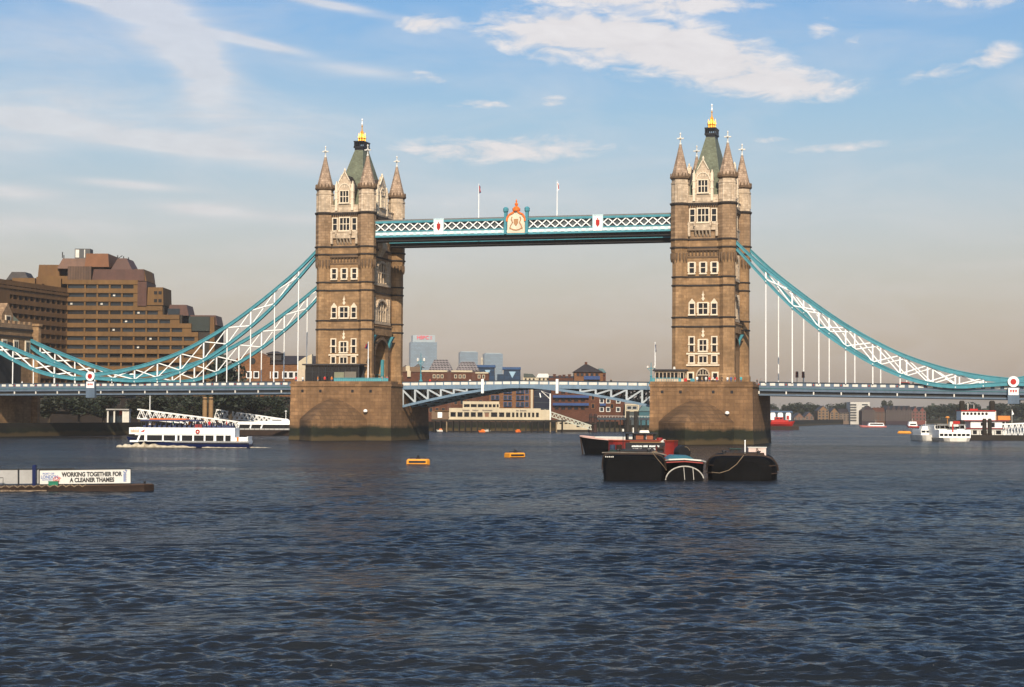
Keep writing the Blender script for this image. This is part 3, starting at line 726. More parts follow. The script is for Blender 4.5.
def make_leaf(xh, xt, label):
    # one bascule leaf, hinge at xh, tip at xt
    P = thing('bascule_leaf', label, 'bascule', (xh, 0, 10), 0, 'bascule leaves of the opening span')
    off = (-xh, 0, -10); L = xt-xh; n = 10
    zt = lambda t: 13.15+.35*t
    zl = lambda t: 7.3+4.55*(1-(1-t)**1.45)
    ts = [i/n for i in range(n+1)]
    def band(nm, mt, f0, f1, ov, th):
        b = MB(off)
        for s_ in (-1, 1):
            ya, yb = sorted((s_*(YD+ov), s_*(YD+ov-th)))
            b.loft([[(xh+L*t, ya, f0(t)), (xh+L*t, yb, f0(t)), (xh+L*t, yb, f1(t)), (xh+L*t, ya, f1(t))] for t in ts])
        return b.build(nm, mt, P)
    band('handrail', blued, lambda t: zt(t)-.15, zt, .1, .3)
    band('parapet', bluel, lambda t: zt(t)-1.0, lambda t: zt(t)-.15, 0, .14)
    band('girder', bluel, lambda t: zt(t)-1.75, lambda t: zt(t)-1.0, .12, .4)
    b = MB(off)
    for y in (-YD+.1, -3.2, 3.2, YD-.1):
        w_ = .5
        b.loft([[(xh+L*t, y-w_/2, zl(t)), (xh+L*t, y+w_/2, zl(t)), (xh+L*t, y+w_/2, zl(t)+.55), (xh+L*t, y-w_/2, zl(t)+.55)] for t in ts])
    b.build('lower_chord', bluel, P)
    b = MB(off); k = 14
    for i in range(k):
        x = xh+L*(i+.08)/k
        for s_ in (-1, 1): b.box(min(x, x+L*.84/k), max(x, x+L*.84/k), s_*(YD+.02)-.06, s_*(YD+.02)+.06, zt(i/k)-.85, zt(i/k)-.25)
    b.build('parapet_panels', offwhite, P)
    for y in (-YD+.1, -3.2, 3.2, YD-.1):
        b = MB(off)
        for i in range(8):
            t0, t1 = i/9, (i+1)/9
            if zt(t1)-1.75-zl(t1) < .9: continue
            b.bar((xh+L*t1, y, zl(t1)+.3), (xh+L*t1, y, zt(t1)-1.75), .3, .42)
            b.bar((xh+L*t0, y, zt(t0)-1.8), (xh+L*t1, y, zl(t1)+.5), .26, .36)
        b.bar((xh+L*.004, y, zl(0)+.3), (xh+L*.004, y, zt(0)-1.75), .3, .5)
        b.build('truss', mat('pale grey paint', (.42, .46, .48), .5, streak=.2), P)
    b = MB(off)
    b.loft([[(xh+L*t, -YD+.3, zt(t)-1.8), (xh+L*t, YD-.3, zt(t)-1.8), (xh+L*t, YD-.3, zt(t)-1.15), (xh+L*t, -YD+.3, zt(t)-1.15)] for t in ts]); b.build('roadway', asphalt, P)
    b = MB(off)
    for i in range(9):
        t = (i+.5)/9; b.box(xh+L*t-.2, xh+L*t+.2, -YD+.4, YD-.4, zl(t)+.1, zl(t)+.5)
        for y in (-6.2, 0, 6.2): b.bar((xh+L*t, y-2.6, zl(t)+.3), (xh+L*t, y+2.6, zt(t)-1.8), .2, .25)
    b.build('cross_frames', darkst, P)
    x = xh+L*.91*.98 if False else (on_y(483, 385, -YD).x if L > 0 else on_y(557.5, 385, -YD).x)
    b = MB(off); b.box(x-.28, x+.28, -YD-.45, -YD-.15, 10.6, 13.75); b.build('signal_board', white, P)
    return P
make_leaf(-27.4, .0, 'closed bascule leaf hinged at the pier behind the amber buoys')
make_leaf(31.1, .06, 'closed bascule leaf hinged at the pier behind the black barges')
# ---- suspension chains with their rods
TOPC = [(46.0, 44.8), (47.6, 43.5), (52.8, 38.6), (58.6, 33.9), (64.5, 29.5), (70.3, 25.6), (76.3, 22.2), (82.3, 19.3), (88, 17.2), (93.7, 15.6), (99.7, 14.5), (105.2, 13.9)]
LOWC = [(46.0, 43.6), (47.6, 42.3), (52.8, 36.6), (58.6, 30.5), (64.4, 25.5), (70.3, 21.2), (76.2, 17.6), (82.2, 14.9), (88, 13.2), (93.9, 12.6), (99.5, 12.9), (105.2, 13.3)]
TOPL = [(105.2, 13.9), (110, 15.0), (115.7, 16.6), (122, 18.7), (129.9, 21.6), (134.5, 23.6)]
LOWL = [(105.2, 13.3), (109, 13.1), (115.6, 13.9), (121.3, 15.5), (129.9, 19.4), (134.5, 22.4)]
def smooth(pts, n=4):
    P = [Vector((a, 0, b)) for a, b in pts]; out = []
    for i in range(len(P)-1):
        p0, p1, p2, p3 = P[max(i-1, 0)], P[i], P[i+1], P[min(i+2, len(P)-1)]
        for k in range(n):
            t = k/n; out.append(.5*((2*p1)+(-p0+p2)*t+(2*p0-5*p1+4*p2-p3)*t*t+(-p0+3*p1-3*p2+p3)*t**3))
    return [(q.x, q.z) for q in out]+[pts[-1]]
def zon(pts, x):
    return float(np.interp(x, [a for a, _ in pts], [b for _, b in pts]))
def make_chain(sx, y, dz, label):
    P = thing('suspension_chain', label, 'chain', (sx*105.2, y, 12.5), 0, 'suspension chains of the bridge')
    off = (-sx*105.2, -y, -12.5)
    tops, lows, topl, lowl = (smooth(q) for q in (TOPC, LOWC, TOPL, LOWL))
    dzf = lambda x: dz*min(1, max(0, (x-50)/45))
    pt = lambda x, z: (sx*x, y, z+dzf(x))
    for nm, seqs in (('upper_chord', (tops, topl)), ('lower_chord', (lows, lowl))):
        b = MB(off)
        for sq in seqs:
            for h, w_ in ((.82, .5), (.16, .72)):
                for e in ((0,) if h > .5 else (-.36, .36)):
                    b.loft([[(sx*x, y+a, z+dzf(x)+c) for a, c in ((-w_/2, e-h/2), (w_/2, e-h/2), (w_/2, e+h/2), (-w_/2, e+h/2))] for x, z in sq])
        b.build(nm, teal, P)
    b = MB(off)
    nodes = [54.5+5.59*i for i in range(9)] if sx > 0 else [52.6+5.9*i for i in range(9)]
    for i, x in enumerate(nodes):
        zt, zl = zon(tops, x), zon(lows, x)
        if zt-zl > 1.6: b.bar(pt(x, zl+.3), pt(x, zt-.3), .22, .3)
        if i+1 < len(nodes):
            x2 = nodes[i+1]; z2t, z2l = zon(tops, x2), zon(lows, x2)
            b.bar((sx*x, y-.12, zl+.3+dzf(x)), (sx*x2, y-.12, z2t-.3+dzf(x2)), .12, .22); b.bar((sx*x, y+.12, zt-.3+dzf(x)), (sx*x2, y+.12, z2l+.3+dzf(x2)), .12, .22)
    b.build('lattice', white, P); b = MB(off)
    nl = [109.5, 115.1, 120.7, 126.3, 130.5]
    for i, x in enumerate(nl):
        zt, zl = zon(topl, x), zon(lowl, x); b.bar(pt(x, zl+.2), pt(x, zt-.2), .2, .28)
        if i+1 < len(nl):
            x2 = nl[i+1]; b.bar((sx*x, y-.12, zl+.2+dzf(x)), (sx*x2, y-.12, zon(topl, x2)-.2+dzf(x2)), .14, .28); b.bar((sx*x, y+.12, zt-.2+dzf(x)), (sx*x2, y+.12, zon(lowl, x2)+.2+dzf(x2)), .14, .28)
    b.build('lattice', white, P)
    for x in nodes+nl[:-1]:
        zl = zon(lows if x < 105 else lowl, x)
        b = MB(off); zd = deckz(sx*x)-.2
        b.tube([pt(x, zl-.3), (sx*x, y, zd)], .13, 6)
        b.lathe([(.2, zl+dzf(x)-.5), (.34, zl+dzf(x)-.2), (.2, zl+dzf(x)+.1)], (sx*x, y), 6)
        b.build('suspension_rod', white, P)
    # link roundel and its bracket
    z0 = 13.6+dz; s_ = -1 if y < 0 else 1
    b = MB(off); M = Matrix.Translation((sx*105.2, y+s_*.5, z0)) @ Matrix.Rotation(math.pi/2, 4, 'X')
    b.lathe([(1.12, -.2), (1.12, .2)], n=20, M=M); ro = b.build('roundel', white, P)
    b = MB(off); M2 = Matrix.Translation((sx*105.2, y+s_*.62, z0)) @ Matrix.Rotation(math.pi/2, 4, 'X'); b.lathe([(.58, -.2), (.58, .2)], n=16, M=M2); b.build('disc', red, ro)
    b = MB(off); b.box(sx*105.2-1.15, sx*105.2+1.15, y-.5, y+.5, 8.9+dz*.5, 12.4+dz); br = b.build('bracket', blue, P)
    b = MB(off); b.box(sx*105.2-1.0, sx*105.2+1.0, y+s_*.52-.06, y+s_*.52+.06, 10.85+dz, 12.3+dz); pl = b.build('plate', white, br)
    b = MB(off)
    for e in (-.5, 0, .5): b.prism([(sx*105.2+e-.22, 11.75+dz), (sx*105.2+e, 11.3+dz), (sx*105.2+e+.22, 11.75+dz), (sx*105.2+e, 12.0+dz)], 'y', y+s_*.6-.03, y+s_*.6+.03)
    b.build('mark', red, pl)
    return P
YC = 9.72
make_chain(-1, -YC, .75, 'near turquoise chain climbing from the red and white roundel to the buoy side tower')
make_chain(-1, YC, .75, 'farther turquoise chain seen through the near one, between the brown stepped building and the tower')
make_chain(1, -YC, -.35, 'near turquoise chain from the barge side tower down to the roundel by the river boats')
make_chain(1, YC, -.35, 'farther turquoise chain whose upper edge runs along the near one, over the distant river bank')
# ---- abutment tower on the far left bank, partly in the picture
def abutment():
    P = thing('abutment_tower', 'weathered stone gatehouse with green roof cut off by the left picture edge', 'gatehouse', (-140.5, 0, 4))
    off = (140.5, 0, -4); xr, xl = -133.2, -147.5
    b = MB(off)
    ap = arch_pts(0, 18.6, 5.2, 4.4, 10)
    b.prism([(-12.5, 3.0), (12.5, 3.0), (12.5, 26.0), (-12.5, 26.0)], 'x', xl, xr); b.build('wall', stone, P)
    b = MB(off); b.prism([(-5.2, 12.9)]+ap+[(5.2, 12.9)], 'x', xr-.1, xr+.06); b.build('road_arch', darkst, P)
    for z in (24.2, 26.0):
        b = MB(off); b.box(xl-.25, xr+.25, -12.75, 12.75, z, z+.5); b.build('string_course', stringm, P)
    for y in (-12.0, 12.0):
        b = MB(off); b.lathe([(1.7, 3), (1.7, 27.2), (2.0, 27.4), (2.0, 28.0)], (xr-.4, y)); b.build('turret', stone, P)
    b = MB(off); b.box(xr-.6, xr+.1, -10.3, 10.3, 26.5, 27.6)
    for i in range(9): b.box(xr-.6, xr+.1, -10.0+2.4*i, -8.9+2.4*i, 27.6, 28.3)
    b.build('battlement', stone_up, P)
    b = MB(off); b.loft([[(xl+1, -10.5, 26.4), (xr-1, -10.5, 26.4), (xr-1, 10.5, 26.4), (xl+1, 10.5, 26.4)], [(-140.8, -4.5, 34.0), (-140.2, -4.5, 34.0), (-140.2, 4.5, 34.0), (-140.8, 4.5, 34.0)]]); b.build('roof', roofm, P)
    b = MB(off); b.prism([(-2.6, 26.5), (2.6, 26.5), (2.6, 29.6), (0, 32.6), (-2.6, 29.6)], 'x', xr-4, xr-.7); dm = b.build('dormer', stone_up, P)
    M = face_m('east', xr) ; M = Matrix.Translation((xr, 0, 0)) @ Matrix.Rotation(math.pi/2, 4, 'Z')
    for y in (-8, -2.6, 2.6, 8):
        w0 = MB(off); w0.box(y-1.1, y+1.1, -.25, .05, 19.8, 23.6, M); wo = w0.build('window', trim, P); g = MB(off); g.box(y-.7, y-.1, -.28, .0, 20.2, 23.2, M); g.box(y+.1, y+.7, -.28, .0, 20.2, 23.2, M); g.build('pane', glass, wo)
    w0 = MB(off); w0.box(-1.2, 1.2, .45, .75, 27.2, 29.6, M); wo = w0.build('window', trim, dm); g = MB(off); g.box(-.8, .8, .4, .5, 27.5, 29.3, M); g.build('pane', glass, wo)
    return P
abutment()
# ================================================================== OBJECTS ROUND THE BRIDGE
class Px:
    """a thing standing at a given distance; X()/Z() turn measured widths and heights into its own metres"""
    def __init__(s, name, label, cat, u0, D, rz=0.0, group=None, z=0.0):
        s.u0, s.D, s.k = u0, D, D/F
        q = at(u0, D); s.z = z
        s.o = thing(name, label, cat, (q.x, q.y, z), YAW+rz, group)
    def X(s, u): return (u-s.u0)*s.k
    def Z(s, v): return zat(s.u0, v, s.D)-s.z
def slab(P, name, u0, u1, v0, v1, y0, y1, mt, parent=None, tx=0.0, ty=0.0):
    b = MB(); b.box(P.X(u0), P.X(u1), y0, y1, P.Z(v1), P.Z(v0), None, tx, ty); return b.build(name, mt, parent or P.o)
def pane_box(P, u0, u1, v0, v1, y, mt=glass, fr=.0, frm=None, parent=None, name='window', d=.08):
    """a window: a frame standing proud of the wall at y and a pane in it"""
    x0, x1, z0, z1 = P.X(u0), P.X(u1), P.Z(v1), P.Z(v0)
    if fr:
        b = MB(); b.box(x0-fr, x0, y-d, y+.02, z0-fr, z1+fr); b.box(x1, x1+fr, y-d, y+.02, z0-fr, z1+fr); b.box(x0, x1, y-d, y+.02, z1, z1+fr); b.box(x0, x1, y-d, y+.02, z0-fr, z0)
        f = b.build(name, frm or trim, parent or P.o)
        g = MB(); g.box(x0+.01, x1-.01, y-d*.35, y+.03, z0+.01, z1-.01); g.build('pane', mt, f); return f
    g = MB(); g.box(x0, x1, y-d*.35, y+.03, z0, z1); return g.build(name, mt, parent or P.o)

# ---------------------------------------------------------------- brown stepped hotel on the left bank
def hotel():
    P = Px('hotel', 'large stepped tan and brown hotel block with ribbon windows on the left bank', 'building', 66, 560)
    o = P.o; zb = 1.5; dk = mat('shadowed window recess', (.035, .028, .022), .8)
    win = []                                     # (matrix-free boxes) windows waiting to be made
    def block(nm, u0, u1, vt, y0, y1, mt):
        b = MB(); b.box(P.X(u0), P.X(u1), y0, y1, zb, P.Z(vt)); return b.build(nm, mt, o)
    rows = [286.0+8.66*i for i in range(13)]
    ends = [136, 136, 136, 161, 178, 190, 197, 199, 203, 206, 208, 210, 212]
    block('main_block', 66, 137, 280, 1.0, 22, dk); block('stepped_block', 137, 163, 305.5, 1.0, 22, dk); block('stepped_block', 163, 181, 314, 1.0, 20, dk); block('stepped_block', 181, 213, 323, 1.0, 20, dk)
    b = MB(); wn = []
    for i, v in enumerate(rows):
        e = ends[i]
        b.box(P.X(66), P.X(e+1), -.25, 1.02, P.Z(v-2.1), P.Z(v-(6.6 if i else 6.5)))
        u = 84.0
        b.box(P.X(66), P.X(66.6), 0, 1.01, P.Z(v+2.1), P.Z(v-2.1))
        wn.append((67, 83.2, v))
        while u+11 <= e:
            b.box(P.X(u-.9), P.X(u+.8), -.02, 1.01, P.Z(v+2.1), P.Z(v-2.1)); wn.append((u+1, u+11, v)); u += 12.35
        b.box(P.X(u-.9), P.X(e+1), -.02, 1.01, P.Z(v+2.1), P.Z(v-2.1))
    b.box(P.X(66), P.X(213), -.25, 1.0, zb, P.Z(rows[-1]+2.1))
    b.build('spandrels', concrete, o)
    for (a, c, v) in wn[:62]:
        g = MB(); g.box(P.X(a), P.X(c), .55, .99, P.Z(v+2.1), P.Z(v-2.1)); w_ = g.build('window', glassb if (int(a)+int(v)) % 3 else glass, o)
        if (int(a*3)+int(v)) % 7 == 0:
            g = MB(); g.box(P.X(a+2), P.X(a+4.2), .5, .56, P.Z(v+.9), P.Z(v-1.2)); g.build('blind', offwhite, w_)
    # wing that comes forward on the left
    e0 = Vector((0, 0)); A = at(66, 560); B = at(-6, 519)
    d = (B-A); L = d.length; ang = math.atan2(d.y, d.x)
    M = Matrix.Rotation(-YAW, 4, 'Z') @ Matrix.Rotation(ang, 4, 'Z')
    # along +x of M runs the wing, its visible face looks towards +y of M
    zr = lambda v: zat(66, v, 560)
    b = MB(); b.box(0, L, -18, -1.0, zb, zr(296), M); b.build('wing', dk, o)
    b = MB(); n = 13
    for i, v in enumerate(rows[1:]):
        v += 7.0-8.66+1.7
        b.box(0, L, -1.02, .25, zr(v-2.1), zr(v-6.6), M)
        for k in range(n+1): b.box(L*k/n-.35, L*k/n+.35, -1.01, .02, zr(v+2.1), zr(v-2.1), M)
    b.box(L*.82, L, -1.0, .3, zb, zr(296), M)
    b.box(-.4, L, -18, .5, zr(296), zr(293.5), M)
    b.build('wing_spandrels', concrete_d, o)
    cnt = 0
    for i, v in enumerate(rows[1:5]):
        v += .04
        for k in range(n-3):
            if cnt >= 38: break
            cnt += 1
            g = MB(); g.box(L*k/n+.36, L*(k+1)/n-.36, -.99, -.6, zr(v+2.1), zr(v-2.1), M); g.build('window', glass, o)
    # set back upper storeys and plant
    def cop(u0, u1, v0, v1, y0, y1, mt=copper, t=0.0, nm='mansard'):
        b = MB(); b.box(P.X(u0), P.X(u1), y0, y1, P.Z(v1), P.Z(v0), None, t, t*.5); return b.build(nm, mt, o)
    cop(66.5, 90, 266, 280, -.2, 14, mat('brown fluted cladding', (.12, .07, .045), .7, var=.25, brick=(.8, 30, .12)))
    cop(90, 143, 268.5, 280, .8, 18, copper, .5)
    cop(53, 101, 257, 267.5, 3, 16, concrete_d if False else mat('tan standing seam roof', (.15, .075, .045), .6, var=.25, streak=.3), 1.6)
    cop(82, 106.5, 252.5, 266, 1.6, 15, mat('orange brown cladding', (.19, .08, .035), .7, var=.2), .4)
    cop(107, 129, 256.5, 269, 3, 15, copper, 2.0); cop(129, 144.5, 268, 280, 1.5, 15, concrete_d, 1.0)
    cop(33, 55, 263.5, 276, 4, 15, concrete_d, .3); cop(38, 67, 275, 283, 3, 15, concrete, 0, 'upper_wall'); cop(42, 58.5, 278, 297, 1.5, 15, concrete, 0, 'upper_wall'); cop(32, 42.5, 276, 295, 3.5, 15, concrete_d, 0, 'upper_wall')
    cop(9, 32, 277.5, 291, 2, 15, concrete, 0, 'upper_wall'); cop(2, 25, 271, 279, 3, 12, slate, 1.5, 'plant_room'); cop(-8, 10, 284, 300, 2, 15, copper, .4)
    p = cop(70, 85.5, 247, 257, 4, 8, mat('grey plant cladding', (.08, .08, .08), .6), 0, 'plant_room')
    for u0, u1 in ((70.8, 74.5), (79.5, 80.5)):
        b = MB(); b.box(P.X(u0), P.X(u1), 3.9, 4.0, P.Z(256), P.Z(248)); b.build('panel', offwhite, p)
    cop(137, 146, 281, 305.5, -.6, 14, copper, 0, 'stair_tower'); cop(146, 162.5, 286.5, 304.5, .2, 14, concrete, .2, 'upper_wall')
    for v in (292, 300):
        for u in (153, 157.5): pane_box(P, u, u+3.2, v-1.6, v+1.6, .2)
    cop(165, 187, 303.5, 314.5, 2, 14, copper, .8); pane_box(P, 166, 178, 307.5, 313.5, 1.95, glassb)
    cop(187, 216, 314, 324, 1.5, 14, copper, .6); cop(188, 209, 315.5, 330, 0.5, 10, mat('green tinted glazing', (.02, .032, .03), .2, spec=.5), 0, 'conservatory'); cop(209, 215, 316, 380, -.5, 12, concrete_d, .3, 'end_wall')
    b = MB()
    for u, v in ((56, 250), (57.5, 253), (118, 254), (112, 253), (33.5, 264), (123, 255)): b.bar((P.X(u), 6, P.Z(v+6)), (P.X(u), 6, P.Z(v)), .25, .25)
    b.bar((P.X(110), 7, P.Z(257)), (P.X(116), 7, P.Z(253)), .2, .2)
    b.build('antennas', darkst, o)
hotel()
def dark_backing():  # dark block added behind the trees, its colour carrying the under deck shade
    P = Px('dark_backing_block', 'low dark block added behind the trees to darken the space under the left deck', 'building', 150, 528)
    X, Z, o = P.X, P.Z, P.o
    b = MB(); b.box(X(-20), X(312), 0, 12, 1.5, 10.2); b.build('wall', mat('under deck shade tone', (.022, .015, .011), .9, var=.4, scale=.2), o)
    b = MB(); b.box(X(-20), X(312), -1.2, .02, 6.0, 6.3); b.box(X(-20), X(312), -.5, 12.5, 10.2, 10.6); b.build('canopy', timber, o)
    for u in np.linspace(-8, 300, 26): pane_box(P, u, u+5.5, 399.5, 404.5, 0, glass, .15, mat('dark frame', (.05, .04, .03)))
dark_backing()
def gabled_warehouse():
    P = Px('warehouse', 'orange brick building with a round gable window behind the left chains', 'building', 253, 545)
    X, Z, o = P.X, P.Z, P.o
    b = MB(); b.prism([(X(236), 1.5), (X(270), 1.5), (X(270), Z(357.5)), (X(254), Z(351)), (X(236), Z(359))], 'y', 0, 20); b.box(X(270), X(330), .4, 20, 1.5, Z(364)); b.build('wall', brick_o, o)
    b = MB(); b.prism([(.1, Z(364)), (20, Z(364)), (10, Z(354.5))], 'x', X(268), X(330)); b.build('roof', slate, o)
    b = MB(); b.box(X(266), X(280), 3, 9, Z(360), Z(353.5)); b.box(X(265), X(281), 2.4, 9.6, Z(353.5), Z(352.6)); b.loft([[(X(265), 2.4, Z(352.6)), (X(281), 2.4, Z(352.6)), (X(281), 9.6, Z(352.6)), (X(265), 9.6, Z(352.6))], [(X(271), 5, Z(350.5)), (X(275), 5, Z(350.5)), (X(275), 7, Z(350.5)), (X(271), 7, Z(350.5))]]); b.build('roof_lantern', slate, o)
    b = MB(); M = Matrix.Translation((X(252.5), 0, Z(361))) @ Matrix.Rotation(math.pi/2, 4, 'X'); b.lathe([(.95, -.05), (.95, .15)], n=18, M=M); rw = b.build('round_window', darkst, o)
    for u in (247.2, 254.5, 266, 273.5, 283, 289, 295): pane_box(P, u, u+4, 372, 377.5, 0 if u < 262 else .4, glass, .22, white)
    b = MB(); b.prism([(X(299), 1.5), (X(313), 1.5), (X(313), Z(354)), (X(306), Z(357)), (X(299), Z(362))], 'y', -3, .35); b.build('annexe', cream, o)
    b = MB(); b.box(X(308), X(310.5), -3.05, -2.9, Z(382), Z(373)); b.build('door', timber, o)
gabled_warehouse()

# ---------------------------------------------------------------- trees
def tree_mesh(seed, h, r, mtl, n=420, trunk_h=.3):
    g = random.Random(seed); T = thing('tree', 'x', 'tree')
    b = MB(); b.tube([(0, 0, 0), (.1, 0, h*.25), (0, .1, h*.55), (.1, 0, h*.8)], [h*.035, h*.028, h*.018, h*.006], 7)
    for k in range(6):
        a = g.random()*6.28; z = h*(.25+.08*k); b.tube([(0, 0, z), (math.cos(a)*r*.4, math.sin(a)*r*.4, z+h*.12), (math.cos(a)*r*.75, math.sin(a)*r*.75, z+h*.2)], [h*.014, h*.009, h*.003], 5)
    b.build('trunk', barkm, T)
    b = MB(); cl = [(g.uniform(-.6, .6)*r, g.uniform(-.6, .6)*r, h*g.uniform(.3, .86), r*g.uniform(.28, .5)) for _ in range(15)]
    for k in range(n*5):
        cx, cy, cz, cr = g.choice(cl)
        d = Vector((g.gauss(0, 1), g.gauss(0, 1), g.gauss(0, 1))).normalized()*cr*g.random()**.4
        p = Vector((cx, cy, cz))+d*1.0; p.z = max(p.z, h*.1)
        s_ = h*.03*g.uniform(.6, 1.5); u = Vector((g.gauss(0, 1), g.gauss(0, 1), g.gauss(0, 1))).normalized(); v = u.orthogonal().normalized(); w_ = u.cross(v)
        b.add([p-v*s_, p-w_*s_*.7, p+v*s_, p+w_*s_*.7], [(0, 1, 2, 3)])
    me = bpy.data.meshes.new('crown'); me.from_pydata(b.v, [], b.f); me.materials.append(mtl)
    o = bpy.data.objects.new('crown', me); COL.objects.link(o); o.parent = T
    return T
TR = [tree_mesh(1, 10, 4.2, leaf), tree_mesh(2, 10, 3.6, leafb), tree_mesh(3, 10, 5.0, leaf)]
used_tree = [False]*3
def plant_tree(k, u, D, vtop, label, group, z=2.5, wide=1.0):
    q = at(u, D); h = (zat(u, vtop, D)-z)/10.0*1.06
    if not used_tree[k]:
        t = TR[k]; used_tree[k] = True; t['label'] = label; t.location = (q.x, q.y, z); t.rotation_euler = (0, 0, u); t.scale = (h*wide, h*wide, h)
    else: t = copy_tree(TR[k], (q.x, q.y, z), u*1.7, label, (h*wide, h*wide, h))
    t['group'] = group
g1 = 'dark trees on the left bank under the deck'
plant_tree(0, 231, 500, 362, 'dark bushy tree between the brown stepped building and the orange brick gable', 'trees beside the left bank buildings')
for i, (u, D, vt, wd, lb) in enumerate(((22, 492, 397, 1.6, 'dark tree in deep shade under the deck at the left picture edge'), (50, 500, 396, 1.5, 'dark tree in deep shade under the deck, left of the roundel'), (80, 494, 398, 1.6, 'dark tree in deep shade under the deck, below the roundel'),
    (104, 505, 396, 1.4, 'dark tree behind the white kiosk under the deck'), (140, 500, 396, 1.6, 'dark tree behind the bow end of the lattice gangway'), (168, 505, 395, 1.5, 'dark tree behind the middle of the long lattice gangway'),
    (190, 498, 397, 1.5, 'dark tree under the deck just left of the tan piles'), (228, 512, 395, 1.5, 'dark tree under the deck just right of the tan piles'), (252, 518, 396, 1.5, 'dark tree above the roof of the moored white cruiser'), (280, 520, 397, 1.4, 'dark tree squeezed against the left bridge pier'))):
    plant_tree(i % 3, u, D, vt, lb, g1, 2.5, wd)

# ---------------------------------------------------------------- left bank furniture
def kiosk():
    P = Px('kiosk', 'small white kiosk under the deck, left of the cruise boat', 'kiosk', 119, 480, z=2.6)
    X, Z = P.X, P.Z
    b = MB()
    for u in (108.5, 115, 124, 129): b.box(X(u)-.2, X(u)+.2, 0, .4, 0, Z(410))
    b.box(X(123), X(129.5), .05, 2.5, 0, Z(409)); b.build('wall', offwhite, P.o)
    b = MB(); b.box(X(107), X(130), -.5, 3, Z(410), Z(408.8)); b.build('roof', mat('grey white board', (.36, .35, .33)), P.o)
    b = MB(); b.box(X(108.6), X(123), 1.8, 2.2, 0, Z(410)); b.build('back_wall', glassb, P.o)
    b = MB(); b.box(X(118.5), X(121.5), 1.7, 1.79, Z(415), Z(410.5)); b.build('poster', red, P.o)
kiosk()
for i, (u, lb) in enumerate(((205.5, 'thick tan pile under the deck, the left one of the pair'), (211.5, 'thick tan pile under the deck, the right one of the pair'))):
    P = Px('mooring_pile', lb, 'pile', u, 483, group='tan piles under the deck')
    b = MB(); b.lathe([(.62, -2), (.62, P.Z(398)), (.5, P.Z(397))], n=12); b.build('shaft', mat('tan painted steel', (.33, .2, .09), .7, var=.3, streak=.4), P.o)
    b = MB(); b.lathe([(.75, P.Z(399.2)), (.75, P.Z(398.4))], n=12); b.build('collar', rust, P.o)
def gangway(u0, u1, t0, b0, t1, b1, D, label, n, group=None, name='gangway', mt=offwhite, wd=2.2, floor=timber):
    if mt is offwhite: mt = white
    P = Px(name, label, 'gangway', (u0+u1)/2, D, group=group)
    X, Z = P.X, P.Z; x0, x1 = X(u0), X(u1)
    zt = lambda t: Z(t0)*(1-t)+Z(t1)*t; zb = lambda t: Z(b0)*(1-t)+Z(b1)*t
    for y in (0, wd):
        b = MB(); b.bar((x0, y, zt(0)), (x1, y, zt(1)), .32, .32); b.bar((x0, y, zb(0)), (x1, y, zb(1)), .26, .3)
        for i in range(n):
            a, c, m_ = i/n, (i+1)/n, (i+.5)/n
            xa, xm, xc = x0+(x1-x0)*a, x0+(x1-x0)*m_, x0+(x1-x0)*c
            b.bar((xa, y, zb(a)), (xm, y, zt(m_)), .16, .19); b.bar((xm, y, zt(m_)), (xc, y, zb(c)), .16, .19)
        b.build('side_truss', mt, P.o)
    b = MB(); b.loft([[(x0, .15, zb(0)-.1), (x0, wd-.15, zb(0)-.1), (x0, wd-.15, zb(0)+.1), (x0, .15, zb(0)+.1)], [(x1, .15, zb(1)-.1), (x1, wd-.15, zb(1)-.1), (x1, wd-.15, zb(1)+.1), (x1, .15, zb(1)+.1)]]); b.build('walkway', floor, P.o)
    return P
gp = 'white lattice gangways by the left bank'
gangway(138, 238, 409.6, 418.5, 421.5, 428.5, 474, 'long white lattice gangway sloping down behind the blue hulled cruise boat', 14, gp)
gangway(215, 284, 409.6, 418, 419, 422.5, 508, 'shorter white lattice gangway above the moored white cruiser', 14, gp)
def pontoon(u0, u1, D, y0, y1, h, label, name='pontoon', mt=rust):
    P = Px(name, label, 'pontoon', (u0+u1)/2, D)
    b = MB(); b.box(P.X(u0), P.X(u1), y0, y1, -.6, h, None, -.1, -.1); b.build('hull', mt, P.o)
    b = MB()
    for i in range(12): x = P.X(u0)+(P.X(u1)-P.X(u0))*(i+.5)/12; b.bar((x, y0+.2, h), (x, y0+.2, h+1.1), .08, .08)
    b.bar((P.X(u0), y0+.2, h+1.1), (P.X(u1), y0+.2, h+1.1), .08, .08); b.build('railing', darkst, P.o)
pontoon(233, 292, 478, 0, 5, 1.4, 'dark pontoon at the foot of the long white lattice gangway')

# ---------------------------------------------------------------- boats
def hull_rings(x0, x1, bw, z0, z1, bow='left', rake=2.0, n=14, sheer=.5, tumble=.9, power=2.0):
    """cross sections of a boat hull lying along x; the bow is at x0"""
    R_ = []
    for i in range(n+1):
        t = i/n; x = x0+(x1-x0)*t
        f = min(1.0, (t/.38))**(1/power) if t < .38 else 1.0
        f = max(f, .03); sh = sheer*(1-min(1, t/.6))**2
        w_ = bw/2*f; dx = rake*(1-min(1, t/.3))
        R_.append([(x+dx, -w_*.55, z0), (x+dx*.6, -w_*tumble, z0+(z1-z0)*.5), (x, -w_, z1+sh), (x, w_, z1+sh), (x+dx*.6, w_*tumble, z0+(z1-z0)*.5), (x+dx, w_*.55, z0)])
    return R_
def life_ring(P, x, y, z, r=.38):
    b = MB(); pts = [(x+r*math.cos(a), y, z+r*math.sin(a)) for a in np.linspace(0, 2*math.pi, 15)]
    b.tube(pts, .13, 6); return b.build('life_ring', red, P.o)
PERSON = {}
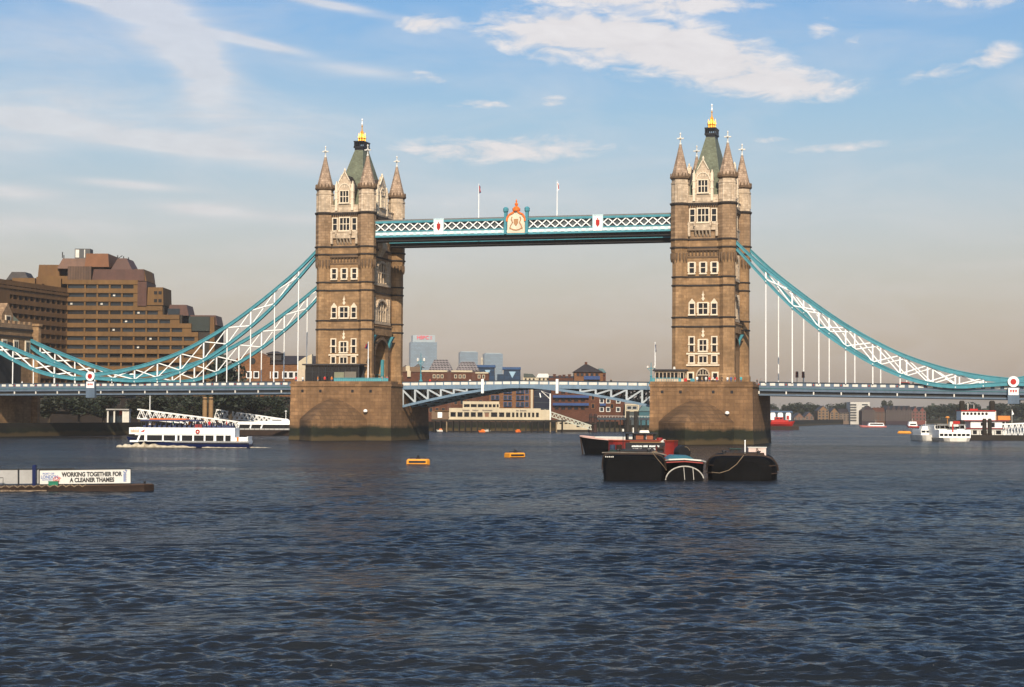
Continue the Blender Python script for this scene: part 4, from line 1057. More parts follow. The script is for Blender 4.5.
def person_mesh(kind):
    # one continuous figure grown along a skeleton: standing, arms a little apart
    J = [(0, 0, .95), (0, 0, 1.2), (0, 0, 1.42), (0, 0, 1.53), (0, -.02, 1.66), (0, -.01, 1.74), (-.1, 0, .9), (-.12, -.03, .5), (-.13, .02, .09), (-.13, -.14, .05), (.1, 0, .9), (.13, .05, .5), (.14, .1, .09), (.14, -.06, .05),
         (-.2, 0, 1.4), (-.27, .03, 1.14), (-.25, -.1, .9), (-.24, -.15, .82), (.2, 0, 1.4), (.28, .02, 1.14), (.26, -.12, .92), (.25, -.16, .84)]
    Ed = [(0, 1), (1, 2), (2, 3), (3, 4), (4, 5), (0, 6), (6, 7), (7, 8), (8, 9), (0, 10), (10, 11), (11, 12), (12, 13), (2, 14), (14, 15), (15, 16), (16, 17), (2, 18), (18, 19), (19, 20), (20, 21)]
    Rd = [.16, .15, .16, .06, .1, .085, .11, .075, .05, .045, .11, .075, .05, .045, .07, .05, .038, .042, .07, .05, .038, .042]
    me = bpy.data.meshes.new('person'); me.from_pydata(J, Ed, [])
    o = bpy.data.objects.new('person', me); COL.objects.link(o)
    m_ = o.modifiers.new('skin', 'SKIN'); sv = me.skin_vertices[0].data
    for q, r in zip(sv, Rd): q.radius = (r, r*.8)
    sv[0].use_root = True
    su = o.modifiers.new('sub', 'SUBSURF'); su.levels = 1; su.render_levels = 1
    bpy.context.view_layer.update()
    out = bpy.data.meshes.new_from_object(o.evaluated_get(bpy.context.evaluated_depsgraph_get()))
    bpy.data.objects.remove(o)
    return out
PM = person_mesh(0)
hair = mat('dark hair', (.03, .018, .01), .7)
def person(x, y, z, rz, top, legs, label, group=None):
    me = PM.copy(); me.materials.clear()
    for q in (skin, top, legs, hair): me.materials.append(q)
    for p in me.polygons:
        c = p.center; i = 0
        if c.z > 1.7 or (c.z > 1.58 and c.y > .02): i = 3
        elif .93 < c.z < 1.5 and not (abs(c.x) > .22 and c.z < 1.15): i = 1
        elif c.z <= .93 and abs(c.x) < .21: i = 2
        p.material_index = i
    o = bpy.data.objects.new('person', me); COL.objects.link(o); o.location = (x, y, z); o.rotation_euler = (0, 0, rz)
    tag(o, label, 'person', group); return o
cl = {k: mat(k+' cloth', v, .8, var=.1) for k, v in (('white', (.75, .75, .72)), ('red', (.5, .03, .03)), ('blue', (.05, .1, .3)), ('black', (.02, .02, .02)), ('grey', (.2, .2, .2)), ('teal', (.03, .35, .38)), ('tan', (.4, .28, .16)), ('orange', (.7, .2, .03)), ('denim', (.06, .09, .16)))}

def cruise_boat():
    P = Px('cruise_boat', 'white cruise boat with navy hull and awning passing the left bank', 'boat', 190, depth_at(190, 447.2))
    X, Z, o = P.X, P.Z, P.o; bw = 5.6; y0 = -bw/2
    b = MB(); b.loft(hull_rings(X(127.5), X(252), bw, -.5, .62, rake=1.6, sheer=1.2, power=1.8)); b.build('hull', hulln, o)
    b = MB(); b.loft(hull_rings(X(139), X(251.5), bw+.1, .6, 1.16, rake=0, sheer=0, power=3)); b.build('topside', white, o)
    zc0, zc1 = 1.16, Z(434.2)
    b = MB()
    # lower saloon side: sill, window posts and head, so that the windows are real openings
    zw0, zw1 = Z(441.2), Z(435.0); u0, u1 = 140, 238
    b.box(X(142), X(u1), y0+.15, -y0-.15, zc0, zw0); b.box(X(139), X(u1), y0+.15, -y0-.15, zw1, Z(427.6))
    posts = [(148.5, 151), (166, 167.5), (179, 181), (183.5, 185.5), (196, 197.5), (207.3, 208.8), (217, 219.5), (227, 228.5), (234, 238)]
    for a, c in posts: b.box(X(a), X(c), y0+.15, -y0-.15, zw0, zw1)
    b.bar((X(141.2), y0+.3, zw0-.1), (X(144), y0+.3, zw1+.1), .3, .3); b.bar((X(141.2), -y0-.3, zw0-.1), (X(144), -y0-.3, zw1+.1), .3, .3)
    b.box(X(133), X(142), y0+1.0, -y0-1.0, .9, 1.2)
    sal = b.build('saloon', white, o)
    xs = [151, 167.5, 181, 185.5, 197.5, 208.8, 219.5, 228.5]; xe = [166, 179, 183.5, 196, 207.3, 217, 227, 234]
    for a, c in zip(xs, xe):
        g = MB(); g.box(X(a)-.01, X(c)+.01, y0+.3, y0+.36, zw0-.01, zw1+.01); g.build('window', glass, o)
    g = MB(); g.box(X(142), X(148.6), y0+.3, -y0-.3, zw0-.01, zw1+.01); g.build('windscreen', glass, o)
    b = MB(); b.box(X(238), X(251), y0+.3, y0+.5, 1.16, Z(437)); b.box(X(250), X(251), y0+.3, -y0-.3, 1.16, Z(436)); b.box(X(238), X(251), -y0-.5, -y0-.3, 1.16, Z(437)); b.build('stern_rail', white, o)
    for u in (241.5, 246, 249.5): life = None
    b = MB(); b.box(X(239.8), X(241.8), y0+.22, y0+.3, Z(441), Z(436.5)); b.build('stern_panel', orange, o)
    # upper deck
    b = MB(); b.box(X(133.5), X(237), y0+.05, y0+.15, Z(434), Z(427.5)); b.box(X(133.5), X(237), -y0-.15, -y0-.05, Z(434), Z(427.5)); b.box(X(133.3), X(134.2), y0+.15, -y0-.15, Z(434), Z(427.5)); b.box(X(134), X(237), y0+.15, -y0-.15, Z(428.6), Z(428.0)); b.build('bulwark', white, o)
    b = MB()
    for i in range(9): b.bar((X(135), y0+.02, Z(432.5)), (X(142.5), y0+.02, Z(429.6)), .05, .05)
    b2 = MB(); rr = random.Random(3)
    for i, u in enumerate(np.linspace(135, 142.2, 7)): b2.box(X(u), X(u+.7), y0-.0, y0+.05, Z(432.4), Z(430.0 if i % 2 else 429.4))
    b2.build('name_lettering', mat('gold brown lettering', (.4, .22, .08), .6), o)
    b = MB(); b.prism([(X(144.5), Z(431.8)), (X(148.2), Z(431.8)), (X(149.2), Z(429.2)), (X(146.5), Z(430.6))], 'y', y0-.0, y0+.05); b.build('emblem', red, o)
    b = MB(); b.box(X(144), X(202.5), y0+.2, -y0-.2, Z(421.2), Z(419.6), None, .1, .1); b.build('awning', hulln, o)
    b = MB(); b.box(X(152), X(189), y0+.6, -y0-.6, Z(419.65), Z(418.4), None, .2, .5); b.build('awning_stripe', orange, o)
    b = MB()
    for u in (145, 157, 170, 183, 196, 202):
        for y in (y0+.35, -y0-.35): b.bar((X(u), y, Z(428)), (X(u), y, Z(421)), .08, .08)
    b.build('awning_posts', darkst, o)
    b = MB()
    for u in np.linspace(148, 232, 18):
        for y in (-1.6, 1.2): b.box(X(u)-.25, X(u)+.25, y-.7, y+.7, Z(428), Z(428)+.45); b.box(X(u)+.2, X(u)+.28, y-.7, y+.7, Z(428)+.45, Z(428)+.9)
    b.build('seats', mat('navy seat plastic', (.02, .03, .09), .5), o)
    b = MB(); b.box(X(198), X(205), y0+.4, y0+1.6, Z(434), Z(424)); b.build('funnel_box', mat('dark red paint', (.22, .02, .02), .5), o)
    life_ring(P, X(201.3), y0+.0, Z(431.3), .27)
    b = MB(); b.bar((X(160), 0, Z(420)), (X(160), 0, Z(412)), .1, .1); b.build('mast', white, o)
    pos = P.o.matrix_world
    Mw = Matrix.Translation(P.o.location) @ Matrix.Rotation(YAW, 4, 'Z')
    for i, (u, y, c1, nm) in enumerate(((153, -1.9, 'white', 'in white under the bow end of the navy awning'), (157, -1.7, 'tan', 'in tan near the bow end of the cruise boat awning'), (176, -1.8, 'teal', 'in teal under the middle of the cruise boat awning'), (188, -1.9, 'white', 'in white under the stern end of the cruise boat awning'), (192, -1.5, 'orange', 'in orange under the stern end of the cruise boat awning'), (212, -1.9, 'red', 'in red on the open stern deck of the cruise boat'), (220, -1.6, 'black', 'in black on the open stern deck of the cruise boat'), (229, -1.8, 'red', 'in red at the stern rail of the cruise boat'))):
        q = Mw @ Vector((X(u), y, Z(428)))
        person(q.x, q.y, q.z-.35, YAW+i*.7, cl[c1], cl['denim'], 'passenger '+nm, 'passengers on the cruise boat')
    # bow wave and wake
    f = MB(); rr = random.Random(5)
    def foam(u0, u1, y, h0, h1, w0, w1):
        ring = []
        for i in range(17):
            t = i/16; x = X(u0+(u1-u0)*t); h = (h0*(1-t)+h1*t)*rr.uniform(.6, 1.15); w_ = w0*(1-t)+w1*t
            ring.append([(x, y-w_*rr.uniform(.8, 1.1), .02), (x, y-w_*.35, h*.8), (x, y, h), (x, y+w_*.4, .02)])
        f.loft(ring, cap=True)
    foam(122, 150, y0-.1, .4, .9, .9, 1.2); foam(150, 200, y0-.1, .7, .22, 1.0, .6); foam(206, 250, y0-.1, .2, .1, .5, .4); foam(252, 272, 0, .2, .03, 1.6, .6)
    fm = mat('foam', (.62, .55, .42), .8, var=.6, scale=1.4, col2=(.12, .085, .045))
    fo = f.build('bow_wave', fm, None, P.o.location, YAW, True); tag(fo, 'white and brown foam of the bow wave and wake along the cruise boat', 'wake', kind='stuff')
cruise_boat()
def moored_cruiser():
    P = Px('moored_cruiser', 'sleek white cruiser with dark window band moored beside the left bridge pier', 'boat', 262, 500)
    X, Z, o = P.X, P.Z, P.o; bw = 6.0; y0 = -bw/2
    b = MB(); b.loft(hull_rings(X(322), X(237), bw, -.5, Z(431.4), rake=-2.0, sheer=.4)); b.build('hull', mat('maroon grey hull', (.09, .055, .06), .5), o)
    b = MB(); b.loft(hull_rings(X(322), X(239), bw+.1, Z(431.4)+.01, Z(428.2), rake=-.6, sheer=.2)); b.build('topside', white, o)
    b = MB(); b.box(X(239), X(300), y0+.3, -y0-.3, Z(428.3), Z(424.4)); b.build('window_band', glass, o)
    b = MB(); b.box(X(239), X(302), y0, -y0, Z(424.4), Z(421.6), None, .5, .3)
    for u in (240, 252, 263): b.bar((X(u), y0+.25, Z(428.4)), (X(u+1.5), y0+.25, Z(424.3)), .25, .4)
    b.build('cabin_roof', white, o)
    b = MB(); b.box(X(270), X(292), -1.6, 1.6, Z(421.6), Z(418.5), None, 1.2, .3); b.build('wheelhouse', white, o)
    b = MB(); b.box(X(273.5), X(283), -1.5, -1.3, Z(420.9), Z(419.4)); b.build('wheelhouse_window', glass, o)
    b = MB(); b.bar((X(286.5), 0, Z(418.5)), (X(286.5), 0, Z(411)), .12, .12); b.lathe([(.3, Z(411.3)), (.3, Z(410.4))], (X(286.5), 0), 8); b.build('mast', white, o)
moored_cruiser()

def sign_barge():
    P = Px('sign_barge', 'low dark barge carrying the cleaner river signboard in the left foreground', 'barge', 70, 143)
    X, Z, o = P.X, P.Z, P.o
    o.rotation_euler = (0, math.radians(-.9), YAW+math.radians(4))
    b = MB()
    out = [(X(-30), -.9), (X(120), -.9), (X(146), -.55), (X(154.5), .2), (X(148), 1.3), (X(120), 2.0), (X(-30), 2.0)]
    b.loft([[(x*1.0, y, -.5) for x, y in out], [(x, y, .12) for x, y in out], [(x, y-.05, .42) for x, y in out]]); b.build('hull', rust, o)
    b = MB(); b.loft([[(x*.99, y*.97, .42) for x, y in out], [(x*.985, y*.95, .47) for x, y in out]]); b.build('deck', mat('wet timber deck', (.09, .05, .028), .8, var=.45, scale=.8), o)
    b = MB()
    for i in range(15):
        a = X(-28)+i*.62; b.tube([(a, -.8, .5), (a+.25, -1.0, .35), (a+.5, -.85, .5)], .05, 5)
    b.build('rope_fender', mat('old rope', (.22, .16, .1), .9), o)
    zs0, zs1 = Z(483.3), Z(469.6)
    b = MB(); b.box(X(43.5), X(132.5), -.55, -.5, zs0, zs1); sg = b.build('signboard', mat('sign white', (.6, .58, .53), .6, var=.08, scale=.7, streak=.1), o)
    b = MB()
    for (x0, x1, z0, z1) in ((X(43)-.02, X(133)+.02, zs1, zs1+.06), (X(43)-.02, X(133)+.02, zs0-.05, zs0), (X(43)-.04, X(43.5), zs0, zs1), (X(132.5), X(133), zs0, zs1)): b.box(x0, x1, -.58, -.47, z0, z1)
    for u in (44, 74, 103, 132): b.box(X(u)-.035, X(u)+.035, -.46, -.38, .45, zs1)
    b.build('frame', darkst, sg)
    ink = mat('black lettering', (.015, .015, .018), .6); inkb = mat('blue lettering', (.05, .12, .35), .6); inkr = mat('red lettering', (.6, .12, .12), .6)
    h = zs1-zs0
    text_mesh('lettering', 'WORKING TOGETHER FOR', h*.43, ink, sg, FACE(-.56, (X(68.5)+X(120.5))/2, zs0+h*.66), .006, xs=.80, bold=.022)
    text_mesh('lettering', 'A CLEANER THAMES', h*.43, ink, sg, FACE(-.56, (X(74)+X(115.5))/2, zs0+h*.25), .006, xs=.80, bold=.022)
    text_mesh('lettering', 'PORT OF', h*.2, inkb, sg, FACE(-.56, X(52), zs0+h*.74), .006, bold=.004)
    text_mesh('lettering', 'LONDON', h*.33, inkb, sg, FACE(-.56, X(53), zs0+h*.5), .006, xs=.85, bold=.008)
    text_mesh('lettering', 'AUTHORITY', h*.15, inkb, sg, FACE(-.56, X(51.5), zs0+h*.3), .006, bold=.003)
    b = MB()
    for k, r in enumerate((.2, .12)):
        b.tube([(X(60.5)+r*1.5*math.cos(a), -.57, zs0+h*.33+r*math.sin(a)) for a in np.linspace(.3+k*2, 5.4+k*2, 14)], .028, 5)
    b.bar((X(58), -.57, zs0+h*.22), (X(63), -.57, zs0+h*.42), .03, .05); b.build('emblem', inkr, sg)
    b = MB(); xq = X(127)
    b.tube([(xq-.12, -.57, zs0+h*.85), (xq+.05, -.57, zs0+h*.72), (xq+.16, -.57, zs0+h*.9), (xq+.02, -.57, zs0+h*.95)], .04, 5); b.box(xq-.1, xq-.03, -.58, -.55, zs0+h*.1, zs0+h*.7)
    for k in range(5): b.tube([(xq+.0, -.57, zs0+h*(.12+.12*k)), (xq+.14, -.57, zs0+h*(.15+.12*k)), (xq+.0, -.57, zs0+h*(.19+.12*k))], .022, 4)
    b.build('emblem', inkb, sg)
    # hoarding behind
    for u0, u1 in ((-26, -2), (-1, 20), (21, 35), (38.5, 56), (57, 75)):
        b = MB(); b.box(X(u0)+.03, X(u1)-.03, .35, .4, Z(483), Z(469.2 if u1 < 40 else 468.2)); b.build('panel', mat('grey white board', (.36, .35, .33), .7, var=.15, streak=.2), o)
    b = MB(); b.box(X(-28), X(75), .32, .43, Z(469.1), Z(468.2), None)
    for u in (-26, 20.3, 56.3, 75): b.box(X(u)-.04, X(u)+.04, .28, .45, .45, Z(468))
    b.build('panel_frame', darkst, o)
    b = MB(); b.box(X(35.2), X(38.6), -.2, .2, .4, Z(465.5)); b.lathe([(.2, Z(465.6)), (.12, Z(464.5))], (X(36.9), 0), 8); b.build('post', hulln, o)
    b = MB(); b.tube([(X(-10), -.3, .45), (X(-10), -.3, 1.1), (X(7), -.3, 1.1), (X(7), -.3, .45)], .03, 6); b.build('handrail', darkst, o)
    Mw = Matrix.Translation(P.o.location) @ Matrix.Rotation(YAW+math.radians(4), 4, 'Z')
    def on_deck(name, label, cat, u, y): q = Mw @ Vector((X(u), y, .47-math.sin(math.radians(-.9))*0+X(u)*math.sin(math.radians(.9)))); return thing(name, label, cat, q, YAW+math.radians(4))
    t = on_deck('tool_chest', 'small green chest on the deck of the signboard barge', 'chest', 57, -.68)
    b = MB(); b.box(-.36, .36, -.14, .14, 0, .26); b.build('body', green, t); b = MB(); b.box(-.38, .38, -.16, .16, .265, .33); b.build('lid', green, t)
    t = on_deck('generator', 'amber machine with black grilles behind the right end of the signboard', 'generator', 116, -.2)
    b = MB(); b.box(-.68, .68, -.3, .3, .08, .52, None, .06, .04); b.build('housing', yellow, t)
    b = MB()
    for x in (-.4, -.05, .3): b.box(x-.12, x+.12, -.32, -.29, .18, .4)
    b.box(-.7, .7, -.25, .25, 0, .079); b.build('grille', black, t)
    t = on_deck('bollard', 'small dark bollard near the right tip of the signboard barge', 'bollard', 145, .3)
    b = MB(); b.lathe([(.09, 0), (.07, .1), (.13, .16), (.1, .22)], n=10); b.build('post', black, t)
    d = MB(); rr = random.Random(8)
    for i in range(60):
        x, y, s_ = rr.uniform(X(-30), X(50)), rr.uniform(-1.6, -1.0), rr.uniform(.05, .16); M = Matrix.Translation((x, y, .02)) @ Matrix.Rotation(rr.random()*6, 4, 'Z')
        d.box(-s_*2, s_*2, -s_*.4, s_*.4, -.05, s_*.6, M)
    dd = d.build('driftwood', mat('driftwood', (.3, .22, .15), .9, var=.5, scale=2), None, P.o.location, YAW+math.radians(4)); tag(dd, 'litter and driftwood floating along the near side of the signboard barge', 'driftwood', kind='stuff')
sign_barge()

def mooring_buoy(u, v, D, s, label, rz=0):
    P = Px('mooring_buoy', label, 'buoy', u, D, rz, 'amber mooring buoys')
    b = MB()
    ol = [(-1.35, -.75), (1.1, -.75), (1.4, -.3), (1.4, .5), (1.0, .8), (-1.35, .8)]
    b.loft([[(x*.92*s, y*s, -.3*s) for x, y in ol], [(x*s, y*s, .0) for x, y in ol], [(x*s, y*s, .5*s) for x, y in ol], [(x*.9*s, y*.9*s, .66*s) for x, y in ol]]); h = b.build('float', yellow, P.o)
    b = MB(); b.box(-1.1*s, .95*s, -.79*s, -.7*s, .2*s, .46*s); b.box(-1.3*s, 1.15*s, -.8*s, -.72*s, -.08*s, .06*s); b.build('rubbing_band', black, h)
    b = MB(); b.lathe([(.3*s, .64*s), (.24*s, .78*s), (.12*s, .82*s), (.12*s, 1.0*s), (.2*s, 1.04*s), (.16*s, 1.14*s)], n=10)
    b.tube([(-.9*s, 0, .64*s), (-.9*s, 0, .86*s), (.9*s, 0, .86*s), (.9*s, 0, .64*s)], .05*s, 6); b.build('mooring_ring', black, P.o)
mooring_buoy(419, 461, depth_at(419, 464.2), 1.0, 'amber mooring buoy nearer to the left bridge pier, the lower one in the picture')
mooring_buoy(516, 454, depth_at(516, 457.2), 1.0, 'amber mooring buoy out in mid river, nearer to the black barges', .5)

# ---- the raft of black barges and the tug
def tub(u0, u1, vtop, vw, rz, L, eL, eR, label, nose=(.5, .84, .95)):
    um = (u0+u1)/2; P = Px('lighter', label, 'barge', um, depth_at(um, vw), rz, 'black lighters moored together')
    hw = P.X(u1); zt = P.Z(vtop); n = 18
    def sec(y, s_, dz):
        out = []
        for i in range(n+1):
            a = math.pi*i/n; c, q = math.cos(a), math.sin(a)
            zz = (zt+.5+dz)*abs(q)**.5-.5; nar = 1-.07*max(0, 1-(zz+.5)/(zt+.5))
            out.append((hw*s_*nar*math.copysign(abs(c)**(eR if c > 0 else eL), c), y, zz))
        return out
    b = MB(); b.loft([sec(-.9, nose[0], -.5), sec(-.45, nose[1], -.12), sec(.3, nose[2], .0), sec(1.6, 1, .04), sec(L*.5, 1, 0), sec(L-2, 1, 0), sec(L-.4, .9, -.1), sec(L, .6, -.5)]); b.build('hull', hullk, P.o)
    rs = mat('rusty strake', (.05, .03, .02), .8, var=.5)
    for f, w_ in ((1.0, .14), (.62, .09), (.3, .09)):
        b = MB()
        if f == 1.0: b.strip([(hw*math.copysign(abs(math.cos(a))**(eR if math.cos(a) > 0 else eL), math.cos(a))*.985, -.36+.6*abs(math.cos(a))**3, (zt+.5)*math.sin(a)**.5-.42) for a in np.linspace(.22, math.pi-.22, 20)], .1, w_)
        else: b.strip([(-hw*.98, .9, zt*f), (-hw*.93, .1, zt*f), (-hw*.8, -.42, zt*f-.03), (-hw*.4, -.7, zt*f-.05), (hw*.4, -.7, zt*f-.05), (hw*.8, -.42, zt*f-.03), (hw*.93, .1, zt*f), (hw*.98, .9, zt*f)], .07, w_)
        b.build('rubbing_strake', rs, P.o)
    b = MB(); b.box(-hw*.55, hw*.62, 2.5, L-3, zt-.1, zt+.24, None, .1, .1); b.build('hatch', rust, P.o)
    b = MB()
    for x in (-hw*.5, hw*.45): b.lathe([(.16, zt-.1), (.13, zt+.32), (.22, zt+.36), (.2, zt+.46)], (x, 1.4), 8)
    b.bar((-hw*.5, 1.4, zt+.3), (hw*.45, 1.4, zt+.3), .08, .08); b.build('mooring_bitts', black, P.o)
    return P
l2 = tub(706, 779, 455.6, 480, -.135, 16.2, .25, .42, 'black round ended lighter on the right of the raft, with a pale locker on deck')
l1 = tub(602, 667, 454.3, 480, -.085, 19, .1, .24, 'large black lighter with a square end, left of the white arc boat', (.88, .96, .99))
b = MB()
for i in range(5): b.box(l1.X(606)+.17*i, l1.X(606)+.1+.17*i, -.62, -.5, l1.Z(457.2), l1.Z(456.2 if i % 2 else 456.0))
b.build('lettering', offwhite, l1.o)
b = MB(); zt_ = l1.Z(454.3)
b.strip([(l1.X(602.5), -.02, zt_+.15), (l1.X(612), -.06, zt_+.2), (l1.X(640), -.06, zt_+.14), (l1.X(659), -.05, zt_+.16), (l1.X(667), .05, zt_-.05)], .2, .1); b.build('gunwale', mat('worn grey paint', (.2, .17, .14), .8, var=.5, scale=2), l1.o)
b = MB(); b.loft([[(l1.X(606), 2.2, zt_), (l1.X(640), 2.2, zt_), (l1.X(640), 7, zt_), (l1.X(606), 7, zt_)], [(l1.X(609), 2.8, zt_+.34), (l1.X(636), 2.8, zt_+.28), (l1.X(636), 6.5, zt_+.28), (l1.X(609), 6.5, zt_+.34)]]); b.build('tarpaulin', mat('dark green tarpaulin', (.012, .03, .022), .7, var=.4, scale=1.5), l1.o)
b = MB(); b.tube([(l1.X(655)+.3*math.cos(a)*(1-a*.01), .9+.3*math.sin(a), zt_+.06+a*.012) for a in np.linspace(0, 18, 40)], .05, 5); b.build('rope_coil', mat('old rope', (.3, .24, .17)), l1.o)
# boat with a white painted arc between the two
def arc_boat():
    P = Px('workboat', 'low black workboat with a white arc on its rounded end, between the two lighters', 'boat', 685, depth_at(685, 480.5), -.03)
    X, Z, o = P.X, P.Z, P.o; hw = X(706.5); zt = Z(462.5); L = 11
    n = 12; rings = []
    for j in range(9):
        t = j/8; y = L*t; s_ = 1-.75*max(0, 1-t/.28)**2
        ring = [(-hw*s_*math.cos(math.pi*i/n)*(1.0), y+(.9*math.sin(math.pi*i/n))*max(0, 1-t/.3), (zt+.12*(1-t))-(zt+.5)*math.sin(math.pi*i/n)**.55) for i in range(n+1)]
        rings.append(ring)
    b = MB(); b.loft([[(x, y, max(z, -.5)) for x, y, z in r] for r in rings]); b.build('hull', hullk, o)
    b = MB(); pts = [(X(685)+X(704.5)*.98*math.cos(a), -.25, -.0+(Z(466.0))*math.sin(a)) for a in np.linspace(math.pi*.98, math.pi*.06, 16)]
    b.tube(pts, .062, 6); b.build('painted_arc', mat('worn white paint', (.5, .47, .41), .6, var=.35, scale=1.5), o)
    # flat plate under the arc that closes the stern
    b = MB(); b.prism([(x*.97, z) for x, y, z in pts]+[(pts[-1][0], -.4), (pts[0][0], -.4)], 'y', -.22, 1.2); b.build('stern_plate', hullk, o)
    b = MB(); b.strip([(-hw, 1.5, zt+.1), (-hw*.7, .1, zt+.28), (0, -.05, zt+.34), (hw*.75, .1, zt+.22), (hw*1.02, 1.5, zt+.06)], .12, .13); b.build('gunwale', offwhite, o)
    b = MB(); b.strip([(-hw*.85, .0, zt+.02), (0, -.12, zt+.12), (hw*.85, .0, zt-.02)], .1, .1); b.build('red_strake', mat('dull red strake', (.28, .05, .04), .7), o)
    b = MB(); b.prism([(-hw*.75, zt+.25), (hw*.55, zt+.25), (hw*.3, zt+.55), (-hw*.5, zt+.6)], 'y', 3, 8); b.build('cover', mat('teal tarpaulin', (.02, .12, .17), .5), o)
    b = MB()
    for x in (-.1, .75): b.tube([(x, -.28, zt*.75), (x+.1, -.3, .1)], .025, 5)
    b.build('hanging_lines', offwhite, o)
    return P
ab = arc_boat()
def fender():
    D = 186; P = Px('tyre_fender', 'large black round fender standing behind the white arc boat', 'fender', 682.5, D, .5, z=1.55)
    M = Matrix.Translation((0, 0, .78)) @ Matrix.Rotation(math.pi/2, 4, 'X')
    b = MB(); b.lathe([(.3, -.5), (.72, -.48), (.78, -.3), (.78, .3), (.72, .48), (.3, .5)], n=20, M=M); b.build('tread', mat('rubber', (.012, .012, .013), .6, var=.3), P.o, smooth=False)
    b = MB(); b.tube([(.62*math.cos(a), -.52, .78+.62*math.sin(a)) for a in np.linspace(.4, 1.6, 8)], .04, 5); b.build('rope', mat('old rope', (.3, .24, .17)), P.o)
fender()
def tug():
    D = 203; P = Px('tug', 'red hulled tug with black wheelhouse behind the raft of lighters', 'tug', 643, D)
    X, Z, o = P.X, P.Z, P.o; bw = 3.6
    b = MB(); n = 16; rings = []
    for i in range(n+1):
        t = i/n; x = X(609)+(X(678)-X(609))*t
        f = max(.12, math.sin(math.pi*min(max(t, .0), 1))**.32) if 0 < t < 1 else .12
        rings.append([(x*.97, -bw/2*f*.6, -.4), (x, -bw/2*f, 1.2), (x, -bw/2*f*.93, Z(440.6)), (x, bw/2*f*.93, Z(440.6)), (x, bw/2*f, 1.2), (x*.97, bw/2*f*.6, -.4)])
    b.loft(rings); b.build('hull', mat('dull tug red', (.2, .012, .007), .5, var=.3), o)
    b = MB(); b.strip([(X(609)+(X(678)-X(609))*i/n, -bw/2*(max(.12, math.sin(math.pi*i/n)**.32) if 0 < i < n else .12)*.95-.05, Z(440.4)) for i in range(n+1)], .1, .14); b.build('gunwale', mat('dull orange paint', (.2, .03, .01), .5), o)
    b = MB()
    b.box(X(625), X(664), -2.0, 1.4, Z(454), Z(442.2)); dh = b.build('deckhouse', black, o)
    rr = random.Random(2)
    b = MB()
    for (ua, uc, v) in ((631, 658, 445.8), (632, 654, 448.8)):
        u = ua
        while u < uc:
            w_ = rr.uniform(.5, 1.1)
            if rr.random() > .18: b.box(X(u), X(u+w_), -2.05, -1.99, Z(v+.8), Z(v-.6-rr.random()*.4))
            u += w_+.25
    b.build('lettering', white, dh)
    b = MB(); b.box(X(629), X(660), -2.1, 1.5, Z(442.2), Z(441.4)); b.build('deckhouse_roof', mat('worn brown paint', (.3, .16, .07), .7), dh)
    b = MB()
    x0, x1, ya, yb = X(626.5), X(655.5), -1.3, 1.1
    b.box(x0, x1, ya, yb, Z(441.4), Z(439.2))
    for u in (626.5, 633.5, 643.5, 653):
        for y in (ya, yb-.12): b.box(X(u), X(u)+.22, y, y+.12, Z(439.3), Z(434))
    b.box(X(626), X(657), ya-.2, yb+.2, Z(434), Z(432.6)); wh = b.build('wheelhouse', black, o)
    for ua, uc in ((635, 643), (646, 652.5)):
        g = MB(); g.box(X(ua), X(uc), ya+.03, ya+.08, Z(439.2), Z(434.1)); g.build('window', mat('amber glazing', (.3, .1, .05), .3), wh)
    b = MB(); b.box(X(639.5), X(649.5), -.6, .5, Z(432.6), Z(430.2), None, .1, .1); b.box(X(633), X(634.2), -.1, .1, Z(432.6), Z(427.5)); b.build('roof_gear', offwhite, wh)
    b = MB(); b.lathe([(.38, Z(442)), (.34, Z(437.5))], (X(660), .2), 12); b.build('funnel', mat('dark red paint', (.22, .02, .02)), o)
    b = MB(); b.tube([(X(658.5), -1.4, Z(442)), (X(663), -1.6, Z(441))], .2, 6); b.build('searchlight', offwhite, o)
tug()
def black_boat_bow():
    P = Px('barge_bow', 'black barge with a pale gunwale moored left of the red tug', 'barge', 581, depth_at(581, 453.8), -.42)
    k = P.k; zt = P.Z(439)
    b = MB(); R_ = hull_rings(0, 13, 4.6, -.5, zt, rake=.9, sheer=.5, power=1.6); b.loft(R_); b.build('hull', hullk, P.o)
    b = MB(); b.strip([(r[2][0]-.02, r[2][1]-.06, r[2][2]) for r in R_], .16, .22); b.strip([(r[3][0], r[3][1]+.06, r[3][2]) for r in R_], .16, .22); b.build('gunwale', mat('pale pink paint', (.7, .45, .38), .6), P.o)
    b = MB(); b.box(3, 11.5, -1.5, 1.5, zt+.02, zt+.45); b.build('hatch_cover', offwhite, P.o)
    b = MB(); b.bar((.4, 0, 0), (-.05, 0, zt+.5), .16, .2); b.build('stem', rust, P.o)
black_boat_bow()
def on_boat(name, label, cat, u, v, D): q = at(u, D); return thing(name, label, cat, (q.x, q.y, zat(u, v, D)), YAW)
k_ = 178/F
t = on_boat('locker', 'pale pink locker on the right hand lighter', 'locker', 757, 455.6, 178)
b = MB(); b.box(-.85, .85, -.4, .4, 0, .78); b.build('body', mat('pale pink board', (.68, .52, .46), .7, var=.2, scale=1.2), t)
b = MB(); b.box(-.92, .92, -.47, .47, .782, .86); b.build('lid', offwhite, t); b = MB(); b.bar((-.2, -.44, .05), (-.05, -.44, .75), .04, .05); b.bar((-.05, -.44, .75), (.3, -.44, .2), .04, .05); b.build('bracing', rust, t)
t = on_boat('winch', 'dark winch box on the right hand lighter, left of the white post', 'winch', 735.5, 455.4, 178)
